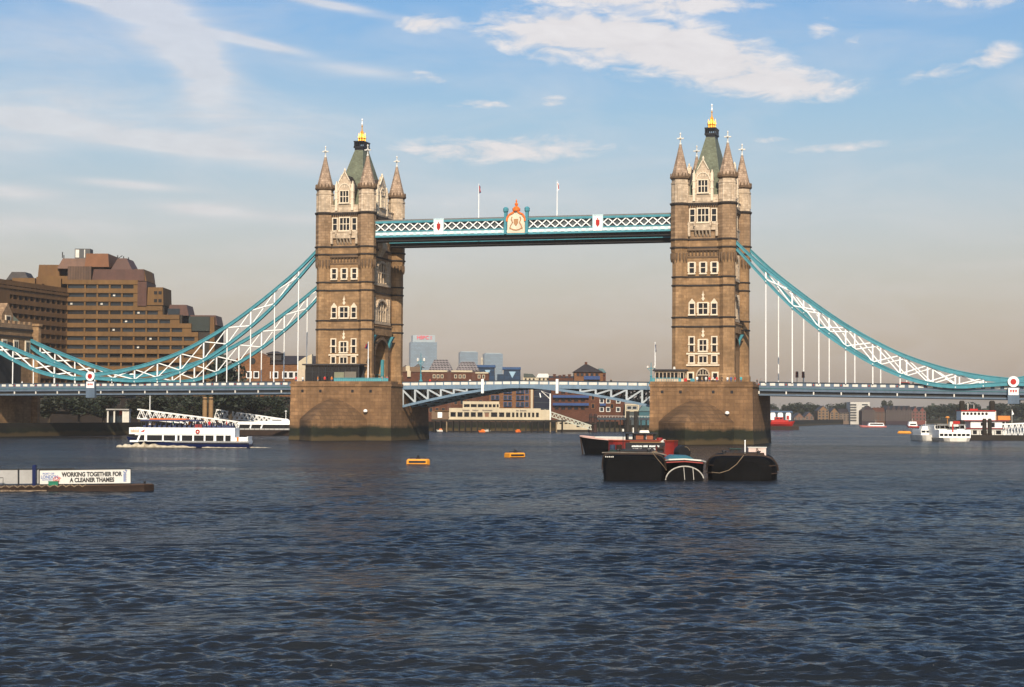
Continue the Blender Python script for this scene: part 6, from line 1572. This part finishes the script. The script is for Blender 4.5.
def blue_block():
    P = Px('blue_glass_block', 'blue glazed stepped block above the parapet of the left bascule', 'building', 500, 790)
    X, Z, o = P.X, P.Z, P.o; g = mat('blue curtain wall', (.015, .05, .11), .25, var=.3, brick=(2.2, 1.6, .12), spec=.5, joint=.5); rb = mat('blue metal roof', (.025, .07, .17), .5)
    for u0, u1, v in ((477, 496, 367.5), (496, 507, 374), (502.5, 522, 369.5)):
        b = MB(); b.box(X(u0), X(u1), (0 if v < 370 else 2), 16, 2, Z(v), None, .6, .2); b.build('block', g, o)
    for u0, u1, v in ((477, 495.5, 365), (502.5, 521, 367)): b = MB(); b.box(X(u0), X(u1), -.5, 12, Z(v+2.4), Z(v)); b.build('roof', rb, o)
    b = MB(); b.prism([(X(485), Z(370)), (X(490.5), Z(370)), (X(488), Z(376))], 'y', -.25, .02); b.prism([(X(509), Z(371.5)), (X(516), Z(371.5)), (X(512.5), Z(378))], 'y', -.25, .02); b.build('pale_glazing', mat('pale blue glazing', (.3, .45, .55), .3), o)
    P = Px('rooftop_house', 'low white roofed house above the middle of the opening span', 'house', 537, 760)
    b = MB(); b.box(P.X(523), P.X(551), 0, 10, 2, P.Z(377)); b.build('wall', cream, P.o)
    b = MB(); b.prism([(P.X(524), P.Z(377.2)), (P.X(536), P.Z(377.2)), (P.X(533), P.Z(374)), (P.X(524), P.Z(373.5))], 'y', -.3, 9); b.build('roof', mat('dark grey green roof', (.06, .07, .06)), P.o)
    b = MB(); b.box(P.X(536.5), P.X(550), -.4, 9, P.Z(377.5), P.Z(373.6), None, .8, .4); b.build('roof_storey', offwhite, P.o)
    win_grid(P, (525, 529, 533, 539, 543, 547), (378.3,), 1.8, 1.8, 0)
    P = Px('chimney_terrace', 'brick terrace with a row of chimneys left of the pyramid roofed house', 'terrace', 562, 740)
    b = MB(); b.box(P.X(549), P.X(576), 0, 9, 2, P.Z(378)); b.build('wall', brick_r, P.o)
    for u, v in ((553.5, 374), (559, 375), (563, 374.5), (568.5, 374)): b = MB(); b.box(P.X(u), P.X(u+2.6), 2, 3.4, P.Z(378), P.Z(v)); b.box(P.X(u)-.15, P.X(u+2.6)+.15, 1.85, 3.55, P.Z(v+.7), P.Z(v+.2)); b.build('chimney', brick_r, P.o)
    b = MB(); b.prism([(0, P.Z(378)), (9, P.Z(378)), (4.5, P.Z(375.8))], 'x', P.X(549), P.X(576)); b.build('roof', slate, P.o)
    P = Px('pyramid_roofed_house', 'brick house with a dark pyramid roof and blue balcony above the right bascule', 'house', 589, 715)
    X, Z, o = P.X, P.Z, P.o
    b = MB(); b.box(X(574.5), X(603), 0, 12, 2, Z(371.8)); b.build('wall', brick_o, o)
    b = MB(); b.loft([[(X(573), -.7, Z(372)), (X(603.5), -.7, Z(372)), (X(603.5), 12.7, Z(372)), (X(573), 12.7, Z(372))], [(X(585), 5, Z(364)), (X(588.5), 5, Z(364)), (X(588.5), 7, Z(364)), (X(585), 7, Z(364))]]); b.build('roof', slate, o)
    b = MB(); b.box(X(585.5), X(588), 5.5, 6.5, Z(365), Z(361.5)); b.build('chimney', brick_r, o)
    b = MB(); b.box(X(584), X(600), -1.2, -.01, Z(379.5), Z(376)); b.build('balcony', mat('strong blue paint', (.02, .055, .17), .5), o)
    win_grid(P, (577, 581, 586, 591, 596), (373.3,), 2.4, 2.6, 0, glassb, .2, brick_r)
    P = Px('slate_house', 'grey slate roofed house just right of the pyramid roofed house', 'house', 604, 735)
    b = MB(); b.box(P.X(600), P.X(606), 0, 8, 2, P.Z(372.5)); b.build('wall', brick_r, P.o); b = MB(); b.prism([(P.X(598), P.Z(372.6)), (P.X(606.5), P.Z(372.6)), (P.X(603), P.Z(368.5)), (P.X(599), P.Z(368.5))], 'y', -.3, 8.3); b.build('roof', mat('grey teal roof', (.09, .16, .17)), P.o)
    win_grid(P, (601, 603.6), (374.5,), 1.4, 2, 0)
blue_block()
# ---- office towers several kilometres off in the haze
def office_tower(u0, u1, vt, D, label, sign=False):
    P = Px('office_tower', label, 'tower', (u0+u1)/2, D, .12, 'office towers in the far haze')
    X, Z, o = P.X, P.Z, P.o; w_ = X(u1)-X(u0)
    cw = mat('haze paled curtain wall', (.2, .29, .36), .4, var=.1, brick=(9, 4.2, .9), joint=.55)  # tower colours made paler to add to the fading by haze
    b = MB(); b.box(X(u0), X(u1), 0, w_*.9, 2, Z(vt+(7 if sign else 0))); b.build('shaft', cw, o)
    if sign:
        b = MB(); b.box(X(u0+2.2), X(u1-2), 4, w_*.85, Z(vt+7), Z(vt)); b.build('crown', mat('haze paled crown cladding', (.38, .45, .46), .5), o)
        text_mesh('lettering', 'HSBC', 13.9, mat('vivid red lettering', (.8, .02, .04), .5), o, FACE(3.4, -2.5, Z(vt+2.6)), .5, xs=1.0, bold=.5)
        b = MB(); b.prism([(18, Z(vt+1.2)), (24, Z(vt+1.2)), (21, Z(vt+2.6))], 'y', 3.2, 3.9); b.prism([(18, Z(vt+4.0)), (24, Z(vt+4.0)), (21, Z(vt+2.6))], 'y', 3.2, 3.9); b.build('emblem', mat('vivid red lettering', (.8, .02, .04)), o)
    else:
        b = MB(); b.box(X(u0)+w_*.08, X(u1)-w_*.08, 3, w_*.8, Z(vt), Z(vt-.8)); b.build('plant_storey', mat('haze paled crown cladding', (.38, .45, .46)), o)
office_tower(410.5, 437, 335, 5200, 'broad pale office tower with red lettering near its top, beside the left bridge tower', True)
office_tower(460, 478, 352, 5400, 'plain pale office tower in the haze above the chequered roof lights')
office_tower(484.5, 503, 353.6, 5300, 'plain pale office tower in the haze above the blue glazed block')
P = Px('chimney_stack', 'slim pale tower in the haze between the two plain office towers', 'tower', 482, 4000)
b = MB(); b.lathe([(3.4, 4), (2.6, P.Z(360))], n=12); b.build('shaft', cream, P.o); b = MB(); b.lathe([(3.0, P.Z(360)), (3.0, P.Z(359)), (.5, P.Z(357))], n=12); b.build('cap', cream, P.o)

# ---- distant right bank
DR = 1212
def far_house(u0, u1, vt, label, mt, roof='gable', n=2, vb=424.5, D=DR, rows=3, nm='riverside_house', gr='houses on the distant river bank', roofmt=None, cols=None, wm=glass):
    P = Px(nm, label, 'house', (u0+u1)/2, D, 0, gr)
    X, Z, o = P.X, P.Z, P.o; zt = Z(vt); ze = zt-(3.2 if roof else 0)
    b = MB(); b.box(X(u0), X(u1), 0, 14, -1, ze)
    wd = (X(u1)-X(u0))/n
    if roof == 'gable':
        for i in range(n): x = X(u0)+wd*i; b.prism([(x, ze-.001), (x+wd, ze-.001), (x+wd/2, zt)], 'y', 0, 13.9)
    b.build('wall', mt, o)
    if roof == 'gable':
        b = MB()
        for i in range(n):
            x = X(u0)+wd*i
            b.bar((x, 7, ze), (x+wd/2, 7, zt+.15), 14.4, .3); b.bar((x+wd, 7, ze), (x+wd/2, 7, zt+.15), 14.4, .3)
        b.build('roof', roofmt or slate, o)
    elif roof == 'ridge':
        b = MB(); b.prism([(-.3, ze), (14.3, ze), (7, zt)], 'x', X(u0), X(u1)); b.build('roof', roofmt or slate, o)
    cols = cols or max(2, int((u1-u0)/3.2))
    v0, v1 = vt+(4.5 if roof else 2), 421.5
    for j in range(rows):
        v = v0+(v1-v0)*j/rows
        for i in range(cols): u = u0+(u1-u0)*(i+.25)/cols; pane_box(P, u, u+(u1-u0)/cols*.5, v, v+(v1-v0)/rows*.5, 0, wm, .2, mat('pale surround', (.2, .17, .14)), d=.15)
    return P
pk = mat('pinkish brick', (.17, .09, .06), .85, var=.2); dkb = mat('dark wharf brick', (.04, .024, .03), .85, var=.3)
far_house(766, 779, 409, 'brick house seen over the blue roof of the floating hall', brick_r, 'ridge')
far_house(794, 805, 413, 'low brown house nearest the red workboat on the far bank', pk, 'gable', 1); far_house(805, 814, 412, 'low pinkish gabled house second from the red workboat', pk, 'gable', 1)
far_house(818, 829, 406, 'ochre gabled house on the far bank left of the white striped flats', mat('ochre brick', (.2, .115, .055), .85), 'gable', 1, rows=4); far_house(830, 839, 408, 'ochre house with pale windows in the middle of the far bank row', mat('ochre brick', (.2, .115, .055), .85), 'gable', 1, rows=4)
far_house(839.5, 850, 408.5, 'grey brown house touching the white striped flats on their left', mat('grey brown brick', (.16, .11, .08)), 'ridge', rows=4)
def striped_flats():
    P = Px('striped_flats', 'white flats with dark balcony stripes on the distant river bank', 'building', 859, DR-4)
    X, Z, o = P.X, P.Z, P.o
    b = MB(); b.box(X(850.5), X(870), 0, 14, -1, Z(402)); b.build('wall', mat('pale grey render', (.5, .47, .42), .7, var=.15), o)
    for i in range(7): b = MB(); b.box(X(850), X(856.5), -.4, .02, Z(405.3+2.6*i), Z(404+2.6*i)); b.build('balcony_recess', mat('dark recess', (.06, .06, .06)), o)
    for i in range(6): pane_box(P, 862, 868, 404+3*i, 405.4+3*i, 0, glassb, .2, offwhite)
striped_flats()
far_house(862, 875, 406, 'dark wharf building with curved gable right of the striped flats', dkb, 'gable', 1, rows=4, D=DR-14); far_house(874.5, 886, 407.5, 'red brick house between the two dark wharf buildings', brick_r, 'ridge', rows=4, roofmt=brick_r, D=DR-10)
far_house(886, 912, 406, 'long dark wharf building with a row of small gables', dkb, 'gable', 5, rows=4, cols=8, D=DR-12); far_house(912, 926, 407, 'red and dark gabled house at the left edge of the far dark trees', mat('dark red brick', (.16, .045, .035)), 'gable', 2, rows=3, D=DR-8)
g2 = 'trees on the distant river bank'
for i, (u, vt, D, w_, lb) in enumerate(((771, 404, 1330, 1.3, 'distant dark tree over the floating hall'), (788, 405.5, 1330, 1.3, 'distant dark tree above the red workboat'), (797, 403.5, 1320, 1.4, 'distant tall tree right of the right bridge pier, above the low brown house'), (807, 404, 1315, 1.4, 'distant dark tree above the pinkish gabled house'), (815, 405, 1320, 1.2, 'distant dark tree touching the ochre gabled house'), (835, 404.5, 1330, 1.3, 'distant dark tree behind the two ochre houses'), (846, 404, 1330, 1.2, 'distant dark tree left of the striped flats'),
    (888, 400.5, 1350, .9, 'distant tall thin tree rising over the dark wharf buildings'), (930, 407, 1240, 1.5, 'distant dark tree right after the gabled houses'), (939, 405.5, 1250, 1.6, 'distant dark tree above the white launch'), (949, 404.5, 1255, 1.6, 'distant dark tree above the trip boat'), (958, 405, 1260, 1.6, 'distant dark tree left of the wheelhouse with round windows'), (975, 404, 1265, 1.7, 'distant dark tree behind the masts of the round windowed boat'), (998, 403.5, 1260, 1.8, 'distant dark tree above the orange boat cover'), (1012, 404.5, 1250, 1.8, 'distant dark tree behind the white pennant'), (1024, 403, 1255, 1.8, 'distant dark tree at the right picture edge'))):
    plant_tree(i % 3, u, D, vt, lb, g2, 2.5, w_)
b = MB()
g3 = random.Random(11)
for i in range(90):          # the far wooded bank behind everything, one mass
    u = 750+i*3.6; D = 1420+g3.random()*300; q = at(u, D); h = g3.uniform(7, 12.5); r = g3.uniform(7, 11)
    for k in range(46):
        d_ = Vector((g3.gauss(0, 1), g3.gauss(0, 1), abs(g3.gauss(0, .9)))).normalized()*g3.uniform(.75, 1.05); p = Vector((q.x+d_.x*r, q.y+d_.y*r, 3+d_.z*h)); s_ = g3.uniform(1.0, 2.2)
        n_ = Vector((g3.gauss(0, 1), g3.gauss(0, 1), g3.gauss(0, 1))).normalized(); v_ = n_.orthogonal().normalized(); w_ = n_.cross(v_)
        b.add([p-v_*s_, p-w_*s_, p+v_*s_, p+w_*s_], [(0, 1, 2, 3)])
tag(b.build('distant_wood', leaf), 'far off dark wooded bank closing the river at right', 'wood', kind='stuff')

# ================================================================== ON THE BRIDGE
def cabin_left():
    c0 = on_y(308.5, 381, -14); c1 = on_y(362, 381, -14); xm = (c0.x+c1.x)/2; hw = (c1.x-c0.x)/2
    P = thing('control_cabin', 'dark glazed flat roofed cabin in front of the tower beside the left chains', 'cabin', (xm, -14.4, 12.55)); z1 = 4.15
    b = MB(); b.box(-hw-.6, hw+.4, -2.0, 2.3, z1, z1+.32); b.build('roof', mat('dark grey roof', (.045, .04, .04)), P)
    b = MB(); b.box(-hw, hw, 1.6, 1.9, 0, z1); b.box(-hw, hw, -1.5, 1.6, 0, .35)
    for x in np.linspace(-hw+.1, hw-.1, 9): b.box(x-.09, x+.09, -1.5, -1.3, .35, z1)
    b.box(-hw, hw, -1.52, -1.28, 2.55, 2.7); b.build('frame', mat('charcoal frame', (.03, .03, .032), .5), P)
    g = MB(); g.box(-hw+.05, hw-.05, -1.42, -1.38, .35, z1-.01); g.build('glazing', mat('smoked glass', (.015, .017, .02), .1, spec=.5), P)
    for a, c, m_, h in ((.12, .45, mat('dull olive panel', (.2, .2, .13), .7), 2.6), (.5, .9, mat('grey brown panel', (.16, .14, .11), .7), 2.7)):
        b = MB(); b.box(hw*a-.2, hw*c, -1.62, -1.5, .3, h); b.build('panel', m_, P)
    b = MB(); b.box(-hw-2.0, -hw-.2, -1.2, 1.6, 0, 3.2); b.build('annexe', mat('pale render', (.5, .4, .29), .8), P)
cabin_left()
def cabin_right():
    c0 = on_y(657, 381, -14); c1 = on_y(687, 381, -14); xm = (c0.x+c1.x)/2; hw = (c1.x-c0.x)/2
    P = thing('control_cabin', 'small stone cabin with rounded end on the pier behind the black barges', 'cabin', (xm, -14.6, 12.55)); z1 = 2.75
    def ring(g, z): return [(-hw-g, -1.6-g, z)] + [(hw-1.6+(1.6+g)*math.sin(a), -(1.6+g)*math.cos(a), z) for a in np.linspace(0, math.pi, 9)] + [(-hw-g, 1.6+g, z)]
    b = MB(); b.loft([ring(0, 0), ring(0, 1.15)]); b.loft([ring(0, 2.45), ring(0, z1)]); b.build('wall', stone_pale, P)
    g = MB(); g.loft([ring(-.12, 1.1), ring(-.12, 2.5)]); g.build('glazing', glass, P)
    b = MB()
    for p in [(-hw+.1+i*(2*hw-1.6)/6, -1.55) for i in range(7)]+[(hw-1.6+1.55*math.sin(a), -1.55*math.cos(a)) for a in np.linspace(.35, 3.1, 6)]: b.box(p[0]-.09, p[0]+.09, p[1]-.09, p[1]+.09, 1.1, 2.5)
    b.build('mullions', stone_pale, P)
    b = MB(); b.loft([ring(.35, z1), ring(.45, z1+.18), ring(.2, z1+.42)]); b.build('roof', mat('dark grey roof', (.045, .04, .04)), P)
    b = MB(); b.lathe([(.3, z1+.42), (.25, z1+.9), (.05, z1+1.0)], (.6, 0), 8); b.build('vent', offwhite, P)
cabin_right()
def flagpole(x, y, z, h, label, flag, fl=.9, base=True, up=1.0):
    P = thing('flagpole', label, 'flagpole', (x, y, z))
    b = MB(); b.lathe([(.13, 0), (.11, h*.5), (.07, h), (.13, h+.02), (.02, h+.2)], n=8); b.build('pole', white, P)
    b = MB(); pts = [(0.05, 0, h-.1), (.42*fl, .1, h-.5), (.36*fl, -.05, h-1.1*up), (.55*fl, .05, h-1.8*up), (.05, 0, h-2.1*up)]
    b.loft([[(x_, y_-.04, z_) for x_, y_, z_ in pts], [(x_, y_+.04, z_) for x_, y_, z_ in pts]]); f = b.build('flag', flag[0], P)
    b = MB(); b.bar((.2*fl, -.09, h-.4), (.4*fl, -.09, h-1.7*up), .06, .16); b.build('stripe', flag[1], f)
    return P
q = on_y(479, 205, -7); flagpole(q.x, -7.2, 49.6, on_y(479, 184.5, -7.2).z-49.6, 'white flagpole with a limp dark flag on the walkway, left of the arms', (hulln, red))
q = on_y(557.3, 205, -7); flagpole(q.x, -7.2, 49.6, on_y(557.3, 181.5, -7.2).z-49.6, 'white flagpole with a limp white flag on the walkway, right of the arms', (white, red))
q = on_y(368, 380, -15.6); flagpole(q.x, -15.6, 12.55, on_y(368, 342.5, -15.6).z-12.55, 'white flagpole with a dark flag at the corner of the smoked glass cabin', (hulln, red), -1.7, up=.7)
q = on_y(655, 380, -15.6); flagpole(q.x, -15.6, 12.55, on_y(655, 343, -15.6).z-12.55, 'white flagpole with a furled dark flag at the left end of the stone cabin', (black, hulln), .5)
def lamp(x, y, z, h, label):
    P = thing('lamp_standard', label, 'lamp post', (x, y, z), 0, 'turquoise lamp standards')
    b = MB(); b.lathe([(.5, 0), (.42, .5), (.24, .7), (.2, 1.6), (.28, 1.7), (.12, 1.9), (.1, h*.75), (.16, h*.76), (.07, h*.8), (.06, h)], n=8); b.build('column', teal, P)
    b = MB(); b.bar((-.75, 0, h*.72), (.75, 0, h*.72), .1, .1); b.bar((-.75, 0, h*.72), (-.25, 0, h*.6), .07, .07); b.bar((.75, 0, h*.72), (.25, 0, h*.6), .07, .07); b.build('crossarm', teal, P)
    b = MB()
    for x_ in (-.75, .75): b.lathe([(.1, h*.72), (.24, h*.74), (.26, h*.81), (.05, h*.85)], (x_, 0), 8)
    b.build('lanterns', offwhite, P)
q = on_y(420.5, 381, -9); lamp(q.x, -8.8, 12.9, 6.6, 'turquoise lamp standard on the bascule by the left bridge tower')
q = on_y(654, 381, -16); lamp(q.x-.6, -16.2, 12.55, 4.6, 'turquoise lamp standard at the left corner of the pier with the stone cabin')
def railing(x0, x1, y, z, label):
    P = thing('railing', label, 'railing', ((x0+x1)/2, y, z)); hw = (x1-x0)/2
    b = MB(); b.bar((-hw, 0, 1.3), (hw, 0, 1.3), .1, .1); b.bar((-hw, 0, .2), (hw, 0, .2), .1, .1)
    for i in range(int(hw*4)+1): x = -hw+2*hw*i/int(hw*4); b.bar((x, 0, .0), (x, 0, 1.35), .08, .08)
    b.build('bars', teal, P)
    b = MB(); b.box(-hw, hw, .04, .08, .3, 1.2); b.build('infill', mat('turquoise mesh', (.09, .3, .33), .6), P)
a, c = on_y(334, 381, -16.2).x, on_y(388, 381, -16.2).x; railing(a, c, -16.2, 12.55, 'turquoise railing in front of the smoked glass cabin')
a, c = on_y(652, 381, -16.2).x, on_y(681, 381, -16.2).x; railing(a, c, -16.2, 12.55, 'turquoise railing in front of the stone cabin')
def screen(u, y, z, w_, h, mt, label, name='hoarding'):
    q = on_y(u, 381, y); P = thing(name, label, 'hoarding', (q.x, y, z)); b = MB(); b.box(-w_/2, w_/2, -.05, .05, .15, h); b.build('board', mt, P); b = MB(); b.box(-w_/2, -w_/2+.1, -.3, .3, 0, .15); b.box(w_/2-.1, w_/2, -.3, .3, 0, .15); b.build('feet', black, P)
screen(684, -15.5, 12.55, 1.3, 1.25, red, 'red board on the pier between the stone cabin and the arched door')
screen(692.5, -15.5, 12.55, .9, 1.2, teal, 'turquoise board on the pier left of the arched door')
# people on the piers and the deck
pp = ((697, 'white', 'denim', 'person in white just left of the arched door of the barge side tower'), (702, 'tan', 'denim', 'person in tan before the arched door of the barge side tower'), (706, 'white', 'grey', 'person in white before the right half of the arched door'), (709.5, 'red', 'denim', 'person in red right of the arched door'), (713, 'white', 'black', 'second person in white right of the arched door, next to the person in red'),
    (717, 'red', 'denim', 'person in red near the middle of the pier with the stone cabin'), (722, 'black', 'black', 'person in black near the middle of the pier with the stone cabin'), (727.5, 'white', 'denim', 'person in white near the right corner turret of the barge side tower'), (731, 'blue', 'denim', 'person in blue beside the right corner turret of the barge side tower'), (735, 'red', 'grey', 'person in red farthest right on the pier with the stone cabin'), (741, 'teal', 'denim', 'person in teal under the road arch of the barge side tower'))
for i, (u, a, c, lb) in enumerate(pp): q = on_y(u, 381, -14.5+(i % 3)*.7); person(q.x, q.y, 12.55+(.0 if i % 2 else .05), i*1.3, cl[a], cl[c], lb, 'people on the bridge')
pl = ((296, 'red', 'denim', 'person in red at the left corner of the pier behind the buoys'), (303, 'white', 'denim', 'person in white left of the smoked glass cabin'), (318, 'orange', 'grey', 'person in orange before the left end of the smoked glass cabin'), (325, 'red', 'black', 'person in red before the smoked glass cabin'), (332, 'orange', 'denim', 'person in orange at the left end of the turquoise railing'), (382, 'orange', 'denim', 'person in orange near the right end of the turquoise railing'), (387, 'red', 'denim', 'person in red at the right corner of the pier behind the buoys'))
for i, (u, a, c, lb) in enumerate(pl): q = on_y(u, 381, -16.0 if u < 300 or u > 380 else -16.35); person(q.x, q.y if u < 300 or u > 380 else -16.5, 12.55, i*1.1, cl[a], cl[c], lb, 'people on the bridge')
pd = ((430, 'red', 'person in red on the left bascule beside the turquoise lamp standard'), (437, 'black', 'person in black on the left bascule'), (470, 'white', 'person in white on the left bascule below the chequered roof lights'), (611, 'black', 'person in black on the right bascule'), (757, 'black', 'person in black on the side span right of the barge side tower'), (761, 'grey', 'person in grey on the side span right of the barge side tower'), (913, 'tan', 'person in tan on the side span beside the red car'), (948, 'black', 'person in black on the side span left of the right roundel'), (22, 'white', 'person in white on the left side span at the picture edge'))
for i, (u, a, lb) in enumerate(pd): q = on_y(u, 383, -8.2); person(q.x, -8.2, (deckz(q.x)-1.12) if abs(q.x) > 50 else 12.1, i*1.9, cl[a], cl['denim'], lb, 'people on the bridge')
def car(u, y, paint, label):
    q = on_y(u, 383, y); P = thing('car', label, 'car', (q.x, y, deckz(q.x)-1.1), 0, 'cars crossing the side span')
    pr = [(-2.1, .35), (2.05, .35), (2.15, .75), (1.5, .95), (-2.05, 1.0), (-2.15, .6)]
    b = MB(); b.prism(pr, 'y', -.85, .85); b.build('body', paint, P)
    b = MB(); b.loft([[(1.0, -.8, .95), (-1.9, -.8, .97), (-1.9, .8, .97), (1.0, .8, .95)], [(.3, -.62, 1.48), (-1.35, -.62, 1.5), (-1.35, .62, 1.5), (.3, .62, 1.48)]]); cb = b.build('cabin', paint, P)
    b = MB(); b.prism([(.62, 1.02), (-1.55, 1.02), (-1.25, 1.4), (.22, 1.4)], 'y', -.79, -.66); b.prism([(.62, 1.02), (-1.55, 1.02), (-1.25, 1.4), (.22, 1.4)], 'y', .66, .79); b.build('window', glass, cb)
    for x in (-1.35, 1.35):
        for s_ in (-1, 1):
            M = Matrix.Translation((x, s_*.78, .33)) @ Matrix.Rotation(math.pi/2, 4, 'X'); b = MB(); b.lathe([(.33, -.1), (.33, .1)], n=14, M=M); w_ = b.build('wheel', black, P); b = MB(); b.lathe([(.19, -.12), (.19, .12)], n=10, M=M); b.build('rim', offwhite, w_)
car(907, -5.2, red, 'red car crossing the right hand side span'); car(954, -5.2, black, 'black car crossing the side span near the right roundel')
for u, lb in ((797, 'dark traffic signal above the right side span, the left of the pair'), (803.2, 'dark traffic signal above the right side span, the right of the pair')):
    q = on_y(u, 383, -6.8); P = thing('traffic_signal', lb, 'traffic light', (q.x, -6.8, deckz(q.x)-1.1), -.4, 'traffic signals on the side span')
    b = MB(); b.lathe([(.07, 0), (.06, 3.2)], n=8); b.build('pole', darkst, P); b = MB(); b.box(-.26, .26, -.2, .2, 2.1, 3.4, None, .04, .02); b.build('head', black, P)
    for k in range(3): M = Matrix.Translation((0, -.2, 3.15-.4*k)) @ Matrix.Rotation(math.pi/2, 4, 'X'); b = MB(); b.lathe([(.13, -.02), (.13, .06)], n=10, M=M); b.build('lens', mat('dark lens', (.08, .02, .015), .3), P)
# tall thin white poles
for u, D, vt, lb, z in ((150.5, 478, 394, 'white pole rising behind the mast of the cruise boat', 2.6),):
    P = Px('pole', lb, 'pole', u, D, z=z); b = MB(); b.lathe([(.14, 0), (.1, P.Z(vt))], n=8); b.build('shaft', white, P.o); b = MB(); b.box(-.3, .3, -.1, .1, P.Z(vt), P.Z(vt)+.25); b.build('lamp_head', offwhite, P.o)
